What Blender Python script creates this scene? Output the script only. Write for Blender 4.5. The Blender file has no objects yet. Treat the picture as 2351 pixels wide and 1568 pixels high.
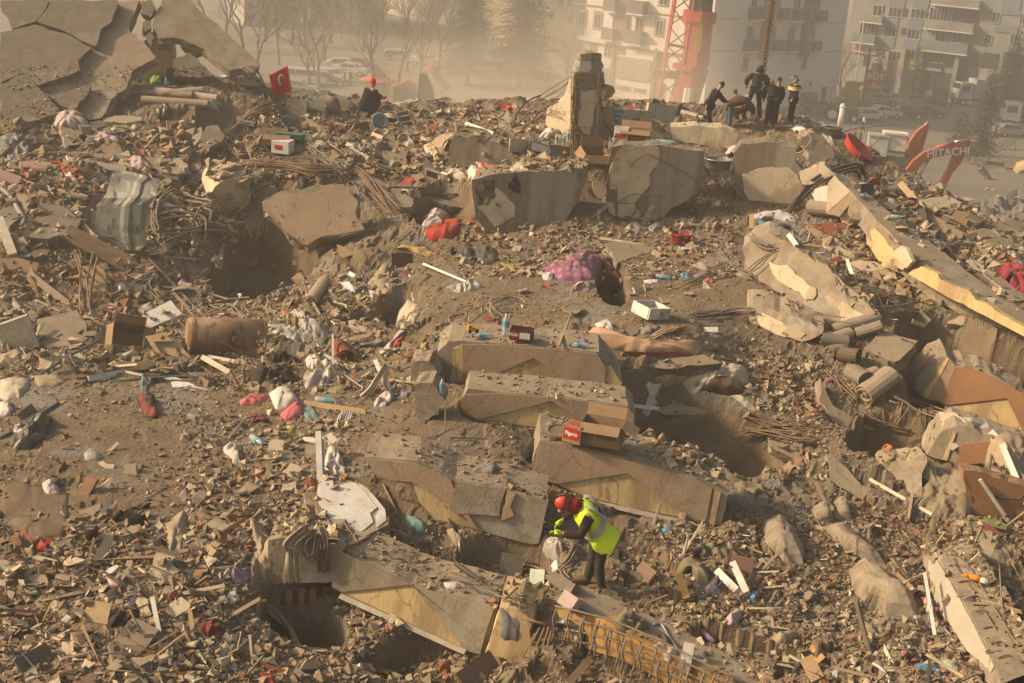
import bpy,bmesh,math,random
import numpy as np
from mathutils import Vector as V3,Matrix,Euler
from mathutils.bvhtree import BVHTree
R=math.radians;en=enumerate
S=bpy.context.scene
COL=S.collection
# camera
F=3230.0;CX=1175.5;CY=784.0;H=20.0
PITCH=R(17.0);ROLL=R(4.8)
cam=bpy.data.cameras.new('camera');camo=bpy.data.objects.new('camera',cam);COL.objects.link(camo)
cam.sensor_width=36;cam.lens=36*F/2351;cam.clip_end=2500;cam.clip_start=0.3
CM=Matrix.Translation((0,0,H))@Matrix.Rotation(R(90)-PITCH,4,'X')@Matrix.Rotation(ROLL,4,'Z')
camo.matrix_world=CM;S.camera=camo
C0=V3((0,0,H));R3=CM.to_3x3()
# light
SUN_EL=30.0;SUN_AZ=-94.0
w=bpy.data.worlds.new('World');S.world=w;w.use_nodes=True
nt=w.node_tree;bg=nt.nodes['Background']
sky=nt.nodes.new('ShaderNodeTexSky');sky.sky_type='NISHITA';sky.sun_disc=False
sky.sun_elevation=R(SUN_EL);sky.sun_rotation=R(SUN_AZ);sky.dust_density=7.0;sky.air_density=1.6;sky.ozone_density=0.3
nt.links.new(sky.outputs[0],bg.inputs[0]);bg.inputs[1].default_value=0.10
sl=bpy.data.lights.new('sun','SUN');sl.energy=4.3;sl.angle=R(5);sl.color=(1.0,0.79,0.56)
so=bpy.data.objects.new('sun',sl);COL.objects.link(so)
_sd=V3((math.sin(R(SUN_AZ))*math.cos(R(SUN_EL)),math.cos(R(SUN_AZ))*math.cos(R(SUN_EL)),math.sin(R(SUN_EL))))
so.rotation_euler=_sd.to_track_quat('Z','Y').to_euler();so.location=(0,0,90)
vs=S.view_settings;vs.view_transform='Standard';vs.look='None';vs.gamma=1;vs.use_curve_mapping=False
vs.exposure=0.38
S.cycles.max_bounces=6;S.cycles.diffuse_bounces=3;S.cycles.volume_bounces=1;S.cycles.transparent_max_bounces=12
S.cycles.volume_step_rate=4.0;S.cycles.volume_max_steps=64
S.cycles.use_denoising=True
# picking
def ray(px,py):return(R3@V3(((px-CX)/F,-(py-CY)/F,-1.0))).normalized()
def at(px,py,Y):
 r=ray(px,py);return C0+r*(Y/r.y)
def flat(px,py,z=0.0):
 r=ray(px,py);return C0+r*((z-H)/r.z)
def onpl(px,py,P0,N):
 r=ray(px,py);d=r.dot(N)
 return C0+r*((P0-C0).dot(N)/d)
def tri(a,b,c):
 a,b,c=at(*a),at(*b),at(*c);n=(b-a).cross(c-a).normalized();return[a,n]
def vpl(a,b,up=(0,0,1)):
 a,b=at(*a),at(*b);n=(b-a).cross(V3(up)).normalized();return[a,n]
_X=[0,574.1,1148.1,1722.2];_XS=[.26859,.26859,.26859,.26761]
_Y=[0,373.1,763.5,1148.1];_YS=[.26859,.26859,.26859,.26859]
def Z(c,r,s):
 out=[]
 for t in s.split():
  x,y=t.split(',');out.append((_X[c]+float(x)*_XS[c],_Y[r]+float(y)*(_XS[c]if c<3 else .26772)))
 return out
def Z1(c,r,x,y):return Z(c,r,'%g,%g'%(x,y))[0]
def project(p):
 v=R3.transposed()@(V3(p)-C0);return CX+F*v.x/-v.z,CY-F*v.y/-v.z
 # materials
MATS={}
def _rgb(c):return(c[0],c[1],c[2],1)
def hexc(h):
 v=[int(h[i:i+2],16)/255 for i in(0,2,4)]
 return tuple((x/12.92 if x<.04045 else((x+.055)/1.055)**2.4)for x in v)
DUST=(0.255,0.188,0.115)
def mat(name,c1,c2=None,scale=3.0,rough=.9,bump=.3,bscale=30.0,dust=.5,spec=.2,metal=0,alpha=1.0,attr=None,
kind='noise',c3=None,s3=.6,trans=0.0,em=0,stretch=None,dn=.25,patt=None):
 if name in MATS:return MATS[name]
 m=bpy.data.materials.new(name);m.use_nodes=True;n=m.node_tree;N=n.nodes;L=n.links
 p=N['Principled BSDF'];c2=c2 or tuple(x*.7 for x in c1)
 tc=N.new('ShaderNodeTexCoord');co=tc.outputs['Object']
 if stretch:
  mp=N.new('ShaderNodeMapping');mp.inputs['Scale'].default_value=stretch;L.new(co,mp.inputs[0]);co=mp.outputs[0]
 def noise(s,d=4,r=.6):
  t=N.new('ShaderNodeTexNoise');t.inputs['Scale'].default_value=s;t.inputs['Detail'].default_value=d
  t.inputs['Roughness'].default_value=r;L.new(co,t.inputs[0]);return t.outputs[0]
 def mix(f,a,b,ty='MIX'):
  x=N.new('ShaderNodeMixRGB');x.blend_type=ty
  for i,v in en((f,a,b)):
   if isinstance(v,bpy.types.NodeSocket):L.new(v,x.inputs[i])
   elif i==0:x.inputs[0].default_value=v
   else:x.inputs[i].default_value=_rgb(v)
  return x.outputs[0]
 def mr(v,a,b,c=0.,d=1.):
  x=N.new('ShaderNodeMapRange');L.new(v,x.inputs[0])
  for i,q in en((a,b,c,d)):x.inputs[i+1].default_value=q
  return x.outputs[0]
 if attr:
  at_=N.new('ShaderNodeAttribute');at_.attribute_name=attr;base=at_.outputs['Color']
  base=mix(mr(noise(scale),.3,.7,0,.55),base,mix(1.0,base,(.62,.6,.58),'MULTIPLY'))
 else:
  base=mix(mr(noise(scale),.35,.65),c1,c2)
 if patt:base=patt(N,L,co,base,mix,mr)
 if c3:base=mix(mr(noise(s3,5,.65),.52,.62),base,c3)
 f2=noise(bscale,3,.7)
 base=mix(mr(f2,.3,.75,0,.35),base,mix(1.0,base,(.55,.55,.55),'MULTIPLY'))
 if dust:
  g=N.new('ShaderNodeNewGeometry');sx=N.new('ShaderNodeSeparateXYZ');L.new(g.outputs['Normal'],sx.inputs[0])
  ma=N.new('ShaderNodeMath');ma.operation='ADD';L.new(sx.outputs[2],ma.inputs[0]);L.new(mr(noise(2.2,5,.7),.3,.7,-.35,.35),ma.inputs[1])
  base=mix(mr(ma.outputs[0],dn,1.05,0,dust),base,DUST)
 L.new(base,p.inputs['Base Color'])
 p.inputs['Roughness'].default_value=rough;p.inputs['Specular IOR Level'].default_value=spec;p.inputs['Metallic'].default_value=metal
 p.inputs['Alpha'].default_value=alpha
 if trans:p.inputs['Transmission Weight'].default_value=trans
 if bump:
  b=N.new('ShaderNodeBump');b.inputs['Strength'].default_value=bump;b.inputs['Distance'].default_value=.03
  L.new(f2,b.inputs['Height']);L.new(b.outputs[0],p.inputs['Normal'])
 MATS[name]=m;return m
def crk(N,L,co,base,mix,mr):
 n=N.new('ShaderNodeTexNoise');n.inputs['Scale'].default_value=2.5;n.inputs['Detail'].default_value=5;L.new(co,n.inputs[0]);a=N.new('ShaderNodeMixRGB');a.blend_type='ADD';a.inputs[0].default_value=.45;L.new(co,a.inputs[1]);L.new(n.outputs[1],a.inputs[2])
 v=N.new('ShaderNodeTexVoronoi');v.feature='DISTANCE_TO_EDGE';v.inputs['Scale'].default_value=.8;L.new(a.outputs[0],v.inputs[0]);base=mix(mr(v.outputs[0],.003,.011,.45,0),base,(.07,.05,.035))
 t=N.new('ShaderNodeTexNoise');t.inputs['Scale'].default_value=1.1;t.inputs['Detail'].default_value=8;t.inputs['Roughness'].default_value=.72;L.new(co,t.inputs[0]);return mix(mr(t.outputs[0],.5,.72,0,.5),base,(.16,.12,.08))
 # object helpers
def tag(o,lbl=None,cat=None,gp=None,kind=None):
 if lbl:
  o['label']=lbl
  if not kind:o['kind']='thing'
 if cat:o['category']=cat
 if gp:o['group']=gp
 if kind:o['kind']=kind
 return o
def link(name,me,m=None,parent=None,smooth=False):
 o=bpy.data.objects.new(name,me);COL.objects.link(o)
 if m is not None and not me.materials:
  me.materials.append(m)
 if parent:o.parent=parent;o.matrix_parent_inverse=Matrix.Identity(4)
 if smooth:me.polygons.foreach_set('use_smooth',[True]*len(me.polygons))
 return o
def wlink(name,me,m,parent=None,smooth=False):
 if parent is not None:
  inv=pwd(parent).inverted();me.transform(inv)
 return link(name,me,m,parent,smooth)
def pwd(o):
 M=o.matrix_basis.copy()
 if o.parent:M=pwd(o.parent)@M
 return M
def thing(name,loc,lbl,cat,gp=None,rz=0):
 o=bpy.data.objects.new(name,None);COL.objects.link(o);o.location=loc;o.rotation_euler=(0,0,rz);o.empty_display_size=.2
 return tag(o,lbl,cat,gp)
def mesh(name,v,f):
 me=bpy.data.meshes.new(name);me.from_pydata([tuple(x)for x in v],[],f);me.update();return me
def rec(me,o_name,m,lbl,cat,gp=None,smooth=False):
 n=len(me.vertices);a=np.empty(n*3);me.vertices.foreach_get('co',a);a=a.reshape(-1,3);c=a.mean(0);c[2]=a[:,2].min()
 me.transform(Matrix.Translation(-V3(c)));o=link(o_name,me,m,None,smooth);o.location=c
 return tag(o,lbl,cat,gp)
def box_vf(cx,cy,cz,sx,sy,sz,M=None):
 v=[V3((cx+a*sx/2,cy+b*sy/2,cz+c*sz/2))for a in(-1,1)for b in(-1,1)for c in(-1,1)]
 if M is not None:v=[M@p for p in v]
 return v,[(0,1,3,2),(4,6,7,5),(0,4,5,1),(2,3,7,6),(0,2,6,4),(1,5,7,3)]
class MB:
 def __init__(s):s.v=[];s.f=[]
 def add(s,v,f):
  k=len(s.v);s.v+=list(v);s.f+=[tuple(i+k for i in t)for t in f];return s
 def box(s,c,d,M=None):return s.add(*box_vf(*c,*d,M))
 def tube(s,pts,r,n=6,r2=None,cap=True):
  pts=[V3(p)for p in pts];k=len(s.v);m=len(pts);up=None
  for i,p in en(pts):
   t=(pts[min(i+1,m-1)]-pts[max(i-1,0)]).normalized()
   if up is None:up=t.orthogonal().normalized()
   up=(up-t*up.dot(t));up=up.normalized()if up.length>1e-6 else t.orthogonal().normalized()
   b=t.cross(up);rr=r[i]if isinstance(r,(list,tuple))else(r+(r2-r)*i/max(1,m-1)if r2 is not None else r)
   for j in range(n):
    a=2*math.pi*j/n;s.v.append(p+(up*math.cos(a)+b*math.sin(a))*rr)
  for i in range(m-1):
   for j in range(n):
    a=k+i*n+j;b_=k+i*n+(j+1)%n;s.f.append((a,b_,b_+n,a+n))
  if cap:
   s.f.append(tuple(k+j for j in reversed(range(n))));s.f.append(tuple(k+(m-1)*n+j for j in range(n)))
  return s
 def mesh(s,name='m'):return mesh(name,s.v,s.f)
 def part(s,name,m,parent=None,smooth=False):return link(name,s.mesh(name),m,parent,smooth)
 def world(s,name,m,parent,smooth=False):return wlink(name,s.mesh(name),m,parent,smooth)
 # terrain
def _h(ix,iy,k):
 x=np.sin(ix*127.1+iy*311.7+k*74.7)*43758.5453;return x-np.floor(x)
def worley(x,y,s,k):
 gx=np.floor(x/s);gy=np.floor(y/s);best=np.full(x.shape,1e9);h=np.zeros(x.shape)
 for dx in(-1,0,1):
  for dy in(-1,0,1):
   ix=gx+dx;iy=gy+dy;ax=x-(ix+_h(ix,iy,k))*s;ay=y-(iy+_h(ix,iy,k+1))*s
   d=ax*ax+ay*ay;q=d<best
   v=(_h(ix,iy,k+2)-.5)+(ax*(_h(ix,iy,k+3)-.5)+ay*(_h(ix,iy,k+4)-.5))/s*1.6
   h=np.where(q,v,h);best=np.where(q,d,best)
 return h
def vnoise(x,y,s,k):
 x=x/s;y=y/s;ix=np.floor(x);iy=np.floor(y);fx=x-ix;fy=y-iy;fx=fx*fx*(3-2*fx);fy=fy*fy*(3-2*fy)
 a=_h(ix,iy,k);b=_h(ix+1,iy,k);c=_h(ix,iy+1,k);d=_h(ix+1,iy+1,k)
 return(a+(b-a)*fx)*(1-fy)+(c+(d-c)*fx)*fy-.5
CP=[(0,1568,17.6),(300,1568,17.8),(600,1568,18.6),(900,1568,19.4),(1150,1568,19.6),(1400,1568,19.4),(1700,1568,19.0),(2000,1568,19.0),(2351,1568,18.8),
(0,1800,15.5),(800,1800,16),(1600,1800,16.5),(2351,1800,16.5),
(0,1300,20.6),(300,1300,20.9),(560,1300,21.4),(0,1100,23.6),(300,1050,25),(560,1100,24.4),(700,1020,26.4),(300,900,28.6),(0,900,28.4),(600,870,29.8),(150,850,29.6),
(700,1300,22.3),(700,1430,21.2),(900,1500,20.4),(1180,1500,20.2),(560,1420,20.2),
(760,1180,23.4),(830,1100,24.4),(950,970,27.2),(1050,1040,25.8),(1150,1130,24.2),(980,1200,23.5),(1100,1290,22.6),(1250,1290,22.6),(1330,1340,21.6),(1480,1240,23.6),(1600,1320,22.6),
(1350,1400,20.9),(1500,1450,20.3),(1700,1400,21.4),(1750,1230,24.4),(1900,1300,23.6),(2050,1450,21.2),(2250,1400,21.6),(2150,1200,25.4),(2300,1200,25.4),
(1900,1150,26.2),(1750,1080,28.4),(1600,1000,30.6),(1500,960,30.4),(1700,950,31),(1560,860,31.2),(1700,830,32.6),(1850,930,31.2),(1950,1060,28.6),(2050,900,31.5),(2080,1000,30.4),(2200,1050,28.5),(2351,1050,28),
(450,820,32.6),(520,775,34.6),(250,800,32.6),(80,800,32.4),(700,800,33),(820,840,31.2),(900,800,32.4),(700,700,36.6),(560,700,37.4),(620,600,40.5),(480,640,39),(800,640,37.4),(850,720,35.2),(760,600,38.8),
(220,700,36),(60,700,35.8),(200,600,38.4),(60,560,38.6),(350,600,38.8),(420,520,40.4),(250,420,42),(60,400,42),(450,430,42.6),(560,400,43.2),(250,330,44.6),(80,300,45.6),(400,320,45),(550,320,45.6),(300,240,47.4),(450,215,48),(560,230,48.2),(640,240,49),
(980,790,31.4),(1200,782,31.6),(1400,790,31.8),(1600,770,32.6),(1050,680,35.4),(1250,700,35),(1400,650,36.4),(1500,700,35.4),(1650,700,35.4),(1000,590,38.4),(1200,600,38.2),(1550,600,38.6),(1300,560,39.6),(1100,540,40.0),(950,520,40.6),(1450,560,39.8),(1650,540,40.8),
(900,450,42.6),(1000,420,43.6),(1180,440,41.6),(1360,470,41.8),(1640,480,42.6),(700,420,43.0),(800,350,45.4),(900,380,44.8),(700,300,47),(1000,340,46.4),(1150,320,46.6),(1300,330,45),(1450,330,46),(1650,360,47),(1800,360,48),
(1750,500,42),(1800,620,38.2),(1700,640,37.2),(1900,560,40),(1950,680,36.5),(2100,760,34),(2250,830,32.2),(2351,880,31.2),(2000,480,42),(2120,480,43),(2200,560,40.5),(2280,620,38.8),(2351,660,37.6),(2351,560,41),
(850,270,51.6),(1000,275,51.4),(760,262,50.5),(1150,262,51.4),(1250,240,51.4),(1400,265,51),(1550,270,52),(1650,290,52),(1750,290,52.5),(1833,290,52.4),(1950,350,50.2),(2050,410,48.4),(2150,455,46.6),(2280,520,44.4),(2420,570,42.6),
(-200,300,46),(-200,800,33),(-200,1300,20.8),(2550,700,36.5),(2550,1000,29),(2550,1400,21.6),(2550,1700,17)]
P3=np.array([tuple(at(*c))for c in CP])
extra=[(x,6.0,9.0)for x in range(-14,15,7)]+[(x,12.5,9.2)for x in range(-14,15,7)]
P3=np.vstack([P3,np.array(extra)])
HOLES=[(*at(px,py,Y)[:2],ra,rb,dp)for px,py,Y,ra,rb,dp in((1015,478,42.0,.95,1.5,1.3),(1408,640,36.6,.42,1.9,1.7),(915,668,35.6,.55,1.2,1.5),(610,540,39.6,1.5,1.9,2.2),
(690,1380,21.0,.7,.7,1.1),(1165,1250,22.6,.9,.7,.6),(1600,1030,29.6,2.2,2.0,2.3),(2060,990,29.8,1.1,1.2,1.3),(2300,800,32.2,2.2,1.5,2.0),(2170,735,34.2,1.2,1.2,1.2),(1640,1070,28.6,.4,.5,.8),(520,275,46.6,1.0,1.0,1.0),(1000,1500,20.4,1.2,.8,.7),(1060,560,39,.3,.3,.3),(840,705,35.2,.6,.5,.9))]
def _tps(r2):return np.where(r2>1e-9,r2*np.log(np.maximum(r2,1e-9)),0)*.5
_n=len(P3);_K=_tps(((P3[:,None,:2]-P3[None,:,:2])**2).sum(-1))+np.eye(_n)*.25
_P=np.hstack([np.ones((_n,1)),P3[:,:2]]);_A=np.vstack([np.hstack([_K,_P]),np.hstack([_P.T,np.zeros((3,3))])])
_W=np.linalg.solve(_A,np.concatenate([P3[:,2],np.zeros(3)]))
RX=[-40,-18,-8,0,5,9.5,12,14.5,16,18,22,40];RY=[50,51.5,53,53,53.5,53.8,51.5,47.2,44.6,41,34,22]
def terrain(x,y,detail=True):
 z=np.zeros(x.shape)
 for i in range(_n):z+=_W[i]*_tps((x-P3[i,0])**2+(y-P3[i,1])**2)
 z+=_W[_n]+_W[_n+1]*x+_W[_n+2]*y
 z=np.clip(z,6.2,15)
 ry=np.interp(x,RX,RY);t=np.clip((y-ry-.5)/np.interp(x,[8,13],[17,7]),0,1);t=t*t*(3-2*t)
 t2=np.clip((np.abs(x+2)-30)/12,0,1);t2=t2*t2*(3-2*t2);t=np.maximum(t,t2)
 if detail:
  rg=np.clip(.5+2.0*vnoise(x,y,4.5,3),.12,1)
  z+=rg*(.24*worley(x,y,1.7,11)+.15*worley(x+z*.4,y,.62,21)+.075*worley(x,y+z*.3,.27,31))+.18*vnoise(x,y,2.3,5)
 for hx,hy,ra,rb,dp in HOLES:
  rr_=np.sqrt(((x-hx)/ra)**2+((y-hy)/rb)**2)+.25*vnoise(x,y,.8,9);q=np.clip((1.1-rr_)/.3,0,1);z=z-dp*q*q*(3-2*q)
 return z*(1-t)+(-.35)*t
NU,NV=620,560
uu=np.linspace(-.62,.62,NU);yy=9.0*np.exp(np.linspace(0,math.log(80/9.0),NV))
YY,UU=np.meshgrid(yy,uu,indexing='ij');XX=UU*(YY*.92+4)
ZZ=terrain(XX,YY)
def grm(name,X,Y,Zz):
 nv,nu=X.shape;co=np.stack([X,Y,Zz],-1).reshape(-1,3).astype(np.float32)
 i=np.arange(nv-1)[:,None]*nu+np.arange(nu-1)[None,:]
 f=np.stack([i,i+1,i+nu+1,i+nu],-1).reshape(-1,4)
 me=bpy.data.meshes.new(name);me.vertices.add(len(co));me.vertices.foreach_set('co',co.ravel())
 me.loops.add(f.size);me.loops.foreach_set('vertex_index',f.ravel().astype(np.int32))
 me.polygons.add(len(f));me.polygons.foreach_set('loop_start',np.arange(0,f.size,4,dtype=np.int32));me.polygons.foreach_set('loop_total',np.full(len(f),4,dtype=np.int32))
 me.polygons.foreach_set('use_smooth',[False]*len(f));me.update(calc_edges=True);return me,co,f
tm,tco,tf=grm('rubble_ground',XX,YY,ZZ)
M_RUB=mat('rubble_dust',(.205,.15,.092),(.145,.105,.066),1.4,.95,.9,14,0,.1,c3=(.20,.175,.14),s3=.5)
ghp=link('rubble_ground',tm,M_RUB);tag(ghp,kind='structure')
BV=[BVHTree.FromPolygons([V3(c)for c in tco],[tuple(q)for q in tf.tolist()])]
def hit(px,py):
 r=ray(px,py);best=None
 for b in BV:
  h=b.ray_cast(C0,r)
  if h[0]is not None and(best is None or h[3]<best[3]):best=h
 if best is None:return flat(px,py,0),V3((0,0,1)),200.
 n=best[1]
 if n.z<0 and n.dot(r)>0:n=-n
 return best[0],n,best[3]
def solid(me,M=None):
 me.calc_loop_triangles();n=len(me.vertices);a=np.empty(n*3,dtype=np.float32);me.vertices.foreach_get('co',a);a=a.reshape(-1,3)
 BV.append(BVHTree.FromPolygons([V3(c)for c in a],[tuple(p.vertices)for p in me.polygons]))
def floor_z(x,y,top=40):
 best=-1e9
 for b in BV:
  h=b.ray_cast(V3((x,y,top)),V3((0,0,-1)))
  if h[0]is not None:best=max(best,h[0].z)
 return best
MASK=np.zeros((450,640),bool)
def maskp(poly,g=0):
 xs=[p[0]for p in poly];ys=[p[1]for p in poly];j0,j1,i0,i1=int(min(ys)/4),int(max(ys)/4)+1,int(min(xs)/4),int(max(xs)/4)+1
 for j in range(max(0,j0),min(449,j1)):
  for i in range(max(0,i0),min(639,i1)):
   if inpoly(np.array([i*4+2.]),np.array([j*4+2.]),poly)[0]:MASK[j,i]=True
g_me=mesh('ground',[(-700,-60,-.4),(700,-60,-.4),(700,1500,-.4),(-700,1500,-.4)],[(0,1,2,3)])
tag(link('ground',g_me,mat('street_dust',(.20,.17,.13),(.15,.13,.10),.15,.95,.4,4,0,.1)),kind='structure')
# broken concrete helpers
def rsm(pts,seg):
 out=[];n=len(pts)
 for i in range(n):
  a,b=pts[i],pts[(i+1)%n];k=max(1,int(round((b-a).length/seg)))
  for j in range(k):out.append(a.lerp(b,j/k))
 return out
def tw(N,P0):return N if N.dot(C0-P0)>0 else-N
def prism(pts,vec,jit=.03,seg=.22,seed=0,back=1.0,rings=2):
 r=random.Random(seed);ring=rsm(pts,seg);n=len(ring);c=sum(ring,V3())/n;N=V3(vec).normalized()
 V=[];ph=r.uniform(0,9)
 for k in range(rings+1):
  t=k/rings
  for i,p in en(ring):
   d=(p-c);d-=N*d.dot(N);d=d.normalized()if d.length>1e-6 else V3((0,0,1))
   corner=any((p-q).length<1e-5 for q in pts)
   j=jit*(r.uniform(-1,.6)+.6*math.sin(i*.9+ph))*(1.0 if k!=0 or not corner else .5)
   if 0<k<rings:j+=jit*r.uniform(-1.2,.4)
   V.append(p+V3(vec)*t*(back if k else 1)+d*j+N*(r.uniform(-.5,.5)*jit*(k>0)*.8))
 Fc=[tuple(range(n))[::-1],tuple(rings*n+i for i in range(n))]
 for k in range(rings):
  for i in range(n):a=k*n+i;b=k*n+(i+1)%n;Fc.append((a,b,b+n,a+n))
 return V,Fc
def P3d(poly,pn):return[onpl(x,y,pn[0],pn[1])for x,y in poly]
def fixn(me):
 bm=bmesh.new();bm.from_mesh(me);big=[f for f in bm.faces if len(f.verts)>4]
 bmesh.ops.triangulate(bm,faces=big);bmesh.ops.recalc_face_normals(bm,faces=bm.faces);bm.to_mesh(me);bm.free()
CARVE=[]
def inpoly(X,Y,poly):
 r=np.zeros(X.shape,bool);n=len(poly)
 for i in range(n):
  x1,y1=poly[i];x2,y2=poly[(i+1)%n]
  if y1==y2:continue
  c=((y1>Y)!=(y2>Y))&(X<(x2-x1)*(Y-y1)/(y2-y1)+x1);r^=c
 return r
def carve():
 global tco
 z0=tco[:,2].copy();Rm=np.array(R3.transposed());c0=np.array(C0)
 def pj(P):
  v=(P-c0)@Rm.T;return CX+F*v[:,0]/-v[:,2],CY-F*v[:,1]/-v[:,2]
 X,Y=pj(tco.astype(float))
 for poly,P0,N in CARVE:
  xs=[p[0]for p in poly];ys=[p[1]for p in poly]
  idx=np.nonzero((X>min(xs)-3)&(X<max(xs)+3)&(Y>min(ys)-6)&(Y<max(ys)))[0]
  if not len(idx):continue
  N=tw(N,P0);n=np.array(N);p0=np.array(P0)
  for it in range(45):
   P=tco[idx].astype(float);x,y=pj(P);inside=inpoly(x,y,poly)&(((P-p0)@n)>-.03)
   if not inside.any():break
   tco[idx[inside],2]-=.06
  x,y=pj(tco[idx].astype(float));X[idx]=x;Y[idx]=y
 d=(tco[:,2]-z0).reshape(NV,NU)
 for k in range(2):
  dd=d.copy();dd[1:-1,1:-1]=np.minimum(d[1:-1,1:-1],(d[:-2,1:-1]+d[2:,1:-1]+d[1:-1,:-2]+d[1:-1,2:])/4);d=dd
 tco[:,2]=z0+d.reshape(-1)
 tm.vertices.foreach_set('co',tco.ravel());tm.update()
 BV[0]=BVHTree.FromPolygons([V3(c)for c in tco],[tuple(q)for q in tf.tolist()])
def settle(poly,pn,q=.8):
 cx=sum(x for x,y in poly)/len(poly);cy=sum(y for x,y in poly)/len(poly);g=[]
 for x,y in[(cx,cy)]+[(cx+(x-cx)*.93,cy+(y-cy)*.93)for x,y in poly]:
  d=(onpl(x,y,*pn)-C0).length;g.append(d-hit(x,y)[2])
 g.sort();s=g[min(len(g)-1,int(len(g)*q))]
 s=max(-2.5,min(4,s+.06))
 pn[0]=pn[0]-ray(cx,cy)*s
def slab(name,lbl,cat,poly,pn,vec,m,jit=.03,seg=.22,seed=1,gp=None,sol=True,rings=2,adj=True):
 if adj and isinstance(pn,list):settle(poly,pn)
 CARVE.append((poly,pn[0].copy(),pn[1].copy()))
 V,Fc=prism(P3d(poly,pn),V3(vec),jit,seg,seed,rings=rings);me=mesh(name,V,Fc);fixn(me)
 if sol:solid(me)
 o=rec(me,name,m,lbl,cat,gp);o['_pl']=0;del o['_pl']
 return o
def plate(parent,name,poly,pn,off,m,th=.02,jit=.02,seg=.12,seed=2,lbl=None):
 N=tw(pn[1],pn[0]);pts=[p+N*off for p in P3d(poly,pn)]
 V,Fc=prism(pts,-N*(th),jit,seg,seed,rings=1);me=mesh(name,V,Fc);fixn(me)
 o=wlink(name,me,m,parent)
 if lbl:o['label']=lbl
 return o
def away(pn,d):return-tw(pn[1],pn[0])*d
def drape(name,lbl,cat,poly,m,bulge=.12,fold=.03,fs=.25,seed=0,gp=None,rings=9,seg=None,parent=None,lift=.02,smooth=True,pn=None,flatm=0,crease=0):
 r=random.Random(seed);pts=[]
 n=len(poly);per=sum(math.dist(poly[i],poly[(i+1)%n])for i in range(n));step=max(2.0,per/64)if seg is None else seg
 for i in range(n):
  a,b=poly[i],poly[(i+1)%n];k=max(1,int(round(math.dist(a,b)/step)))
  for j in range(k):pts.append((a[0]+(b[0]-a[0])*j/k,a[1]+(b[1]-a[1])*j/k))
 maskp(poly)
 if pn:O=[onpl(x,y,*pn)for x,y in pts]
 else:O=[hit(x,y)[0]for x,y in pts]
 ds=sorted((p-C0).length for p in O);med=ds[len(ds)//2]
 if pn is None:
  q=[ds[len(ds)//6],ds[-1-len(ds)//6]]
  O=[C0+(p-C0).normalized()*min(max((p-C0).length,q[0]),q[1])for p in O]
 cx=sum(x for x,y in pts)/len(pts);cy=sum(y for x,y in pts)/len(pts)
 dC=sum((p-C0).length for p in O)/len(O);Cn=C0+ray(cx,cy)*dC
 N=(V3((0,0,1))*.75+(C0-Cn).normalized()*.6).normalized()
 if pn:N=tw(pn[1],pn[0])
 SO=list(O);nO=len(O)
 for _ in range(0 if pn else 3):w_=max(1,nO//9);SO=[sum((SO[(i+k)%nO]for k in range(-w_,w_+1)),V3())/(2*w_+1)for i in range(nO)]
 V=[Cn+N*bulge];m_=len(O);k1,k2,k3=r.uniform(0,6),r.uniform(0,6),r.uniform(1.5,3)
 import mathutils
 for k in range(1,rings+1):
  t=k/rings
  for i,p in en(O):
   q=Cn.lerp(SO[i].lerp(p,t**2.5),t);h=bulge*(1-t**3)**.6 if bulge else 0
   nz=mathutils.noise.noise(q/fs+V3((seed,0,0)));nz2=mathutils.noise.noise(q/fs*2.3+V3((0,seed,3)))
   rd=abs(mathutils.noise.noise(V3((q.x*k3,q.y*.8,q.z*k3))/fs*.5+V3((seed,7,0))))
   e=1-t**6
   V.append(q+N*(h+fold*((nz+.5*nz2)*(.3+.7*e)+crease*(.5-2.2*rd)*e))+V3((nz2,nz,0))*fold*.3*e+N*lift*e)
 Fc=[(0,1+i,1+(i+1)%m_)for i in range(m_)]
 for k in range(rings-1):
  for i in range(m_):a=1+k*m_+i;b=1+k*m_+(i+1)%m_;Fc.append((a,a+m_,b+m_,b))
 c=len(V);V.append(Cn-N*.04);b0=1+(rings-1)*m_
 low=len(V);V+=[V[b0+i]-N*.05 for i in range(m_)]
 for i in range(m_):j=(i+1)%m_;Fc.append((b0+i,low+i,low+j,b0+j));Fc.append((c,low+j,low+i))
 me=mesh(name,V,Fc);
 bm=bmesh.new();bm.from_mesh(me);bmesh.ops.recalc_face_normals(bm,faces=bm.faces);bm.to_mesh(me);bm.free()
 if parent is not None:return wlink(name,me,m,parent,smooth)
 return rec(me,name,m,lbl,cat,gp,smooth)
def path3(pts,lift=.03,pn=None,Y=None):
 out=[]
 for q in pts:
  if Y is not None:out.append(at(q[0],q[1],Y if not isinstance(Y,(list,tuple))else Y[0]+(Y[1]-Y[0])*len(out)/max(1,len(pts)-1)))
  elif pn:out.append(onpl(q[0],q[1],*pn))
  else:out.append(hit(q[0],q[1])[0]+V3((0,0,lift)))
 return out
def smoothp(P,k=4):
 P=[V3(p)for p in P]
 if len(P)<3:return P
 out=[]
 for i in range(len(P)-1):
  a=P[max(0,i-1)];b=P[i];c=P[i+1];d=P[min(len(P)-1,i+2)]
  for j in range(k):
   t=j/k;out.append(.5*((2*b)+(c-a)*t+(2*a-5*b+4*c-d)*t*t+(3*b-a-3*c+d)*t**3))
 out.append(P[-1]);return out
def cord(name,lbl,cat,P,r,m,gp=None,n=6,sm=4,r2=None):
 b=MB().tube(smoothp(P,sm),r,n,r2);me=b.mesh(name);return rec(me,name,m,lbl,cat,gp,True)
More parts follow.
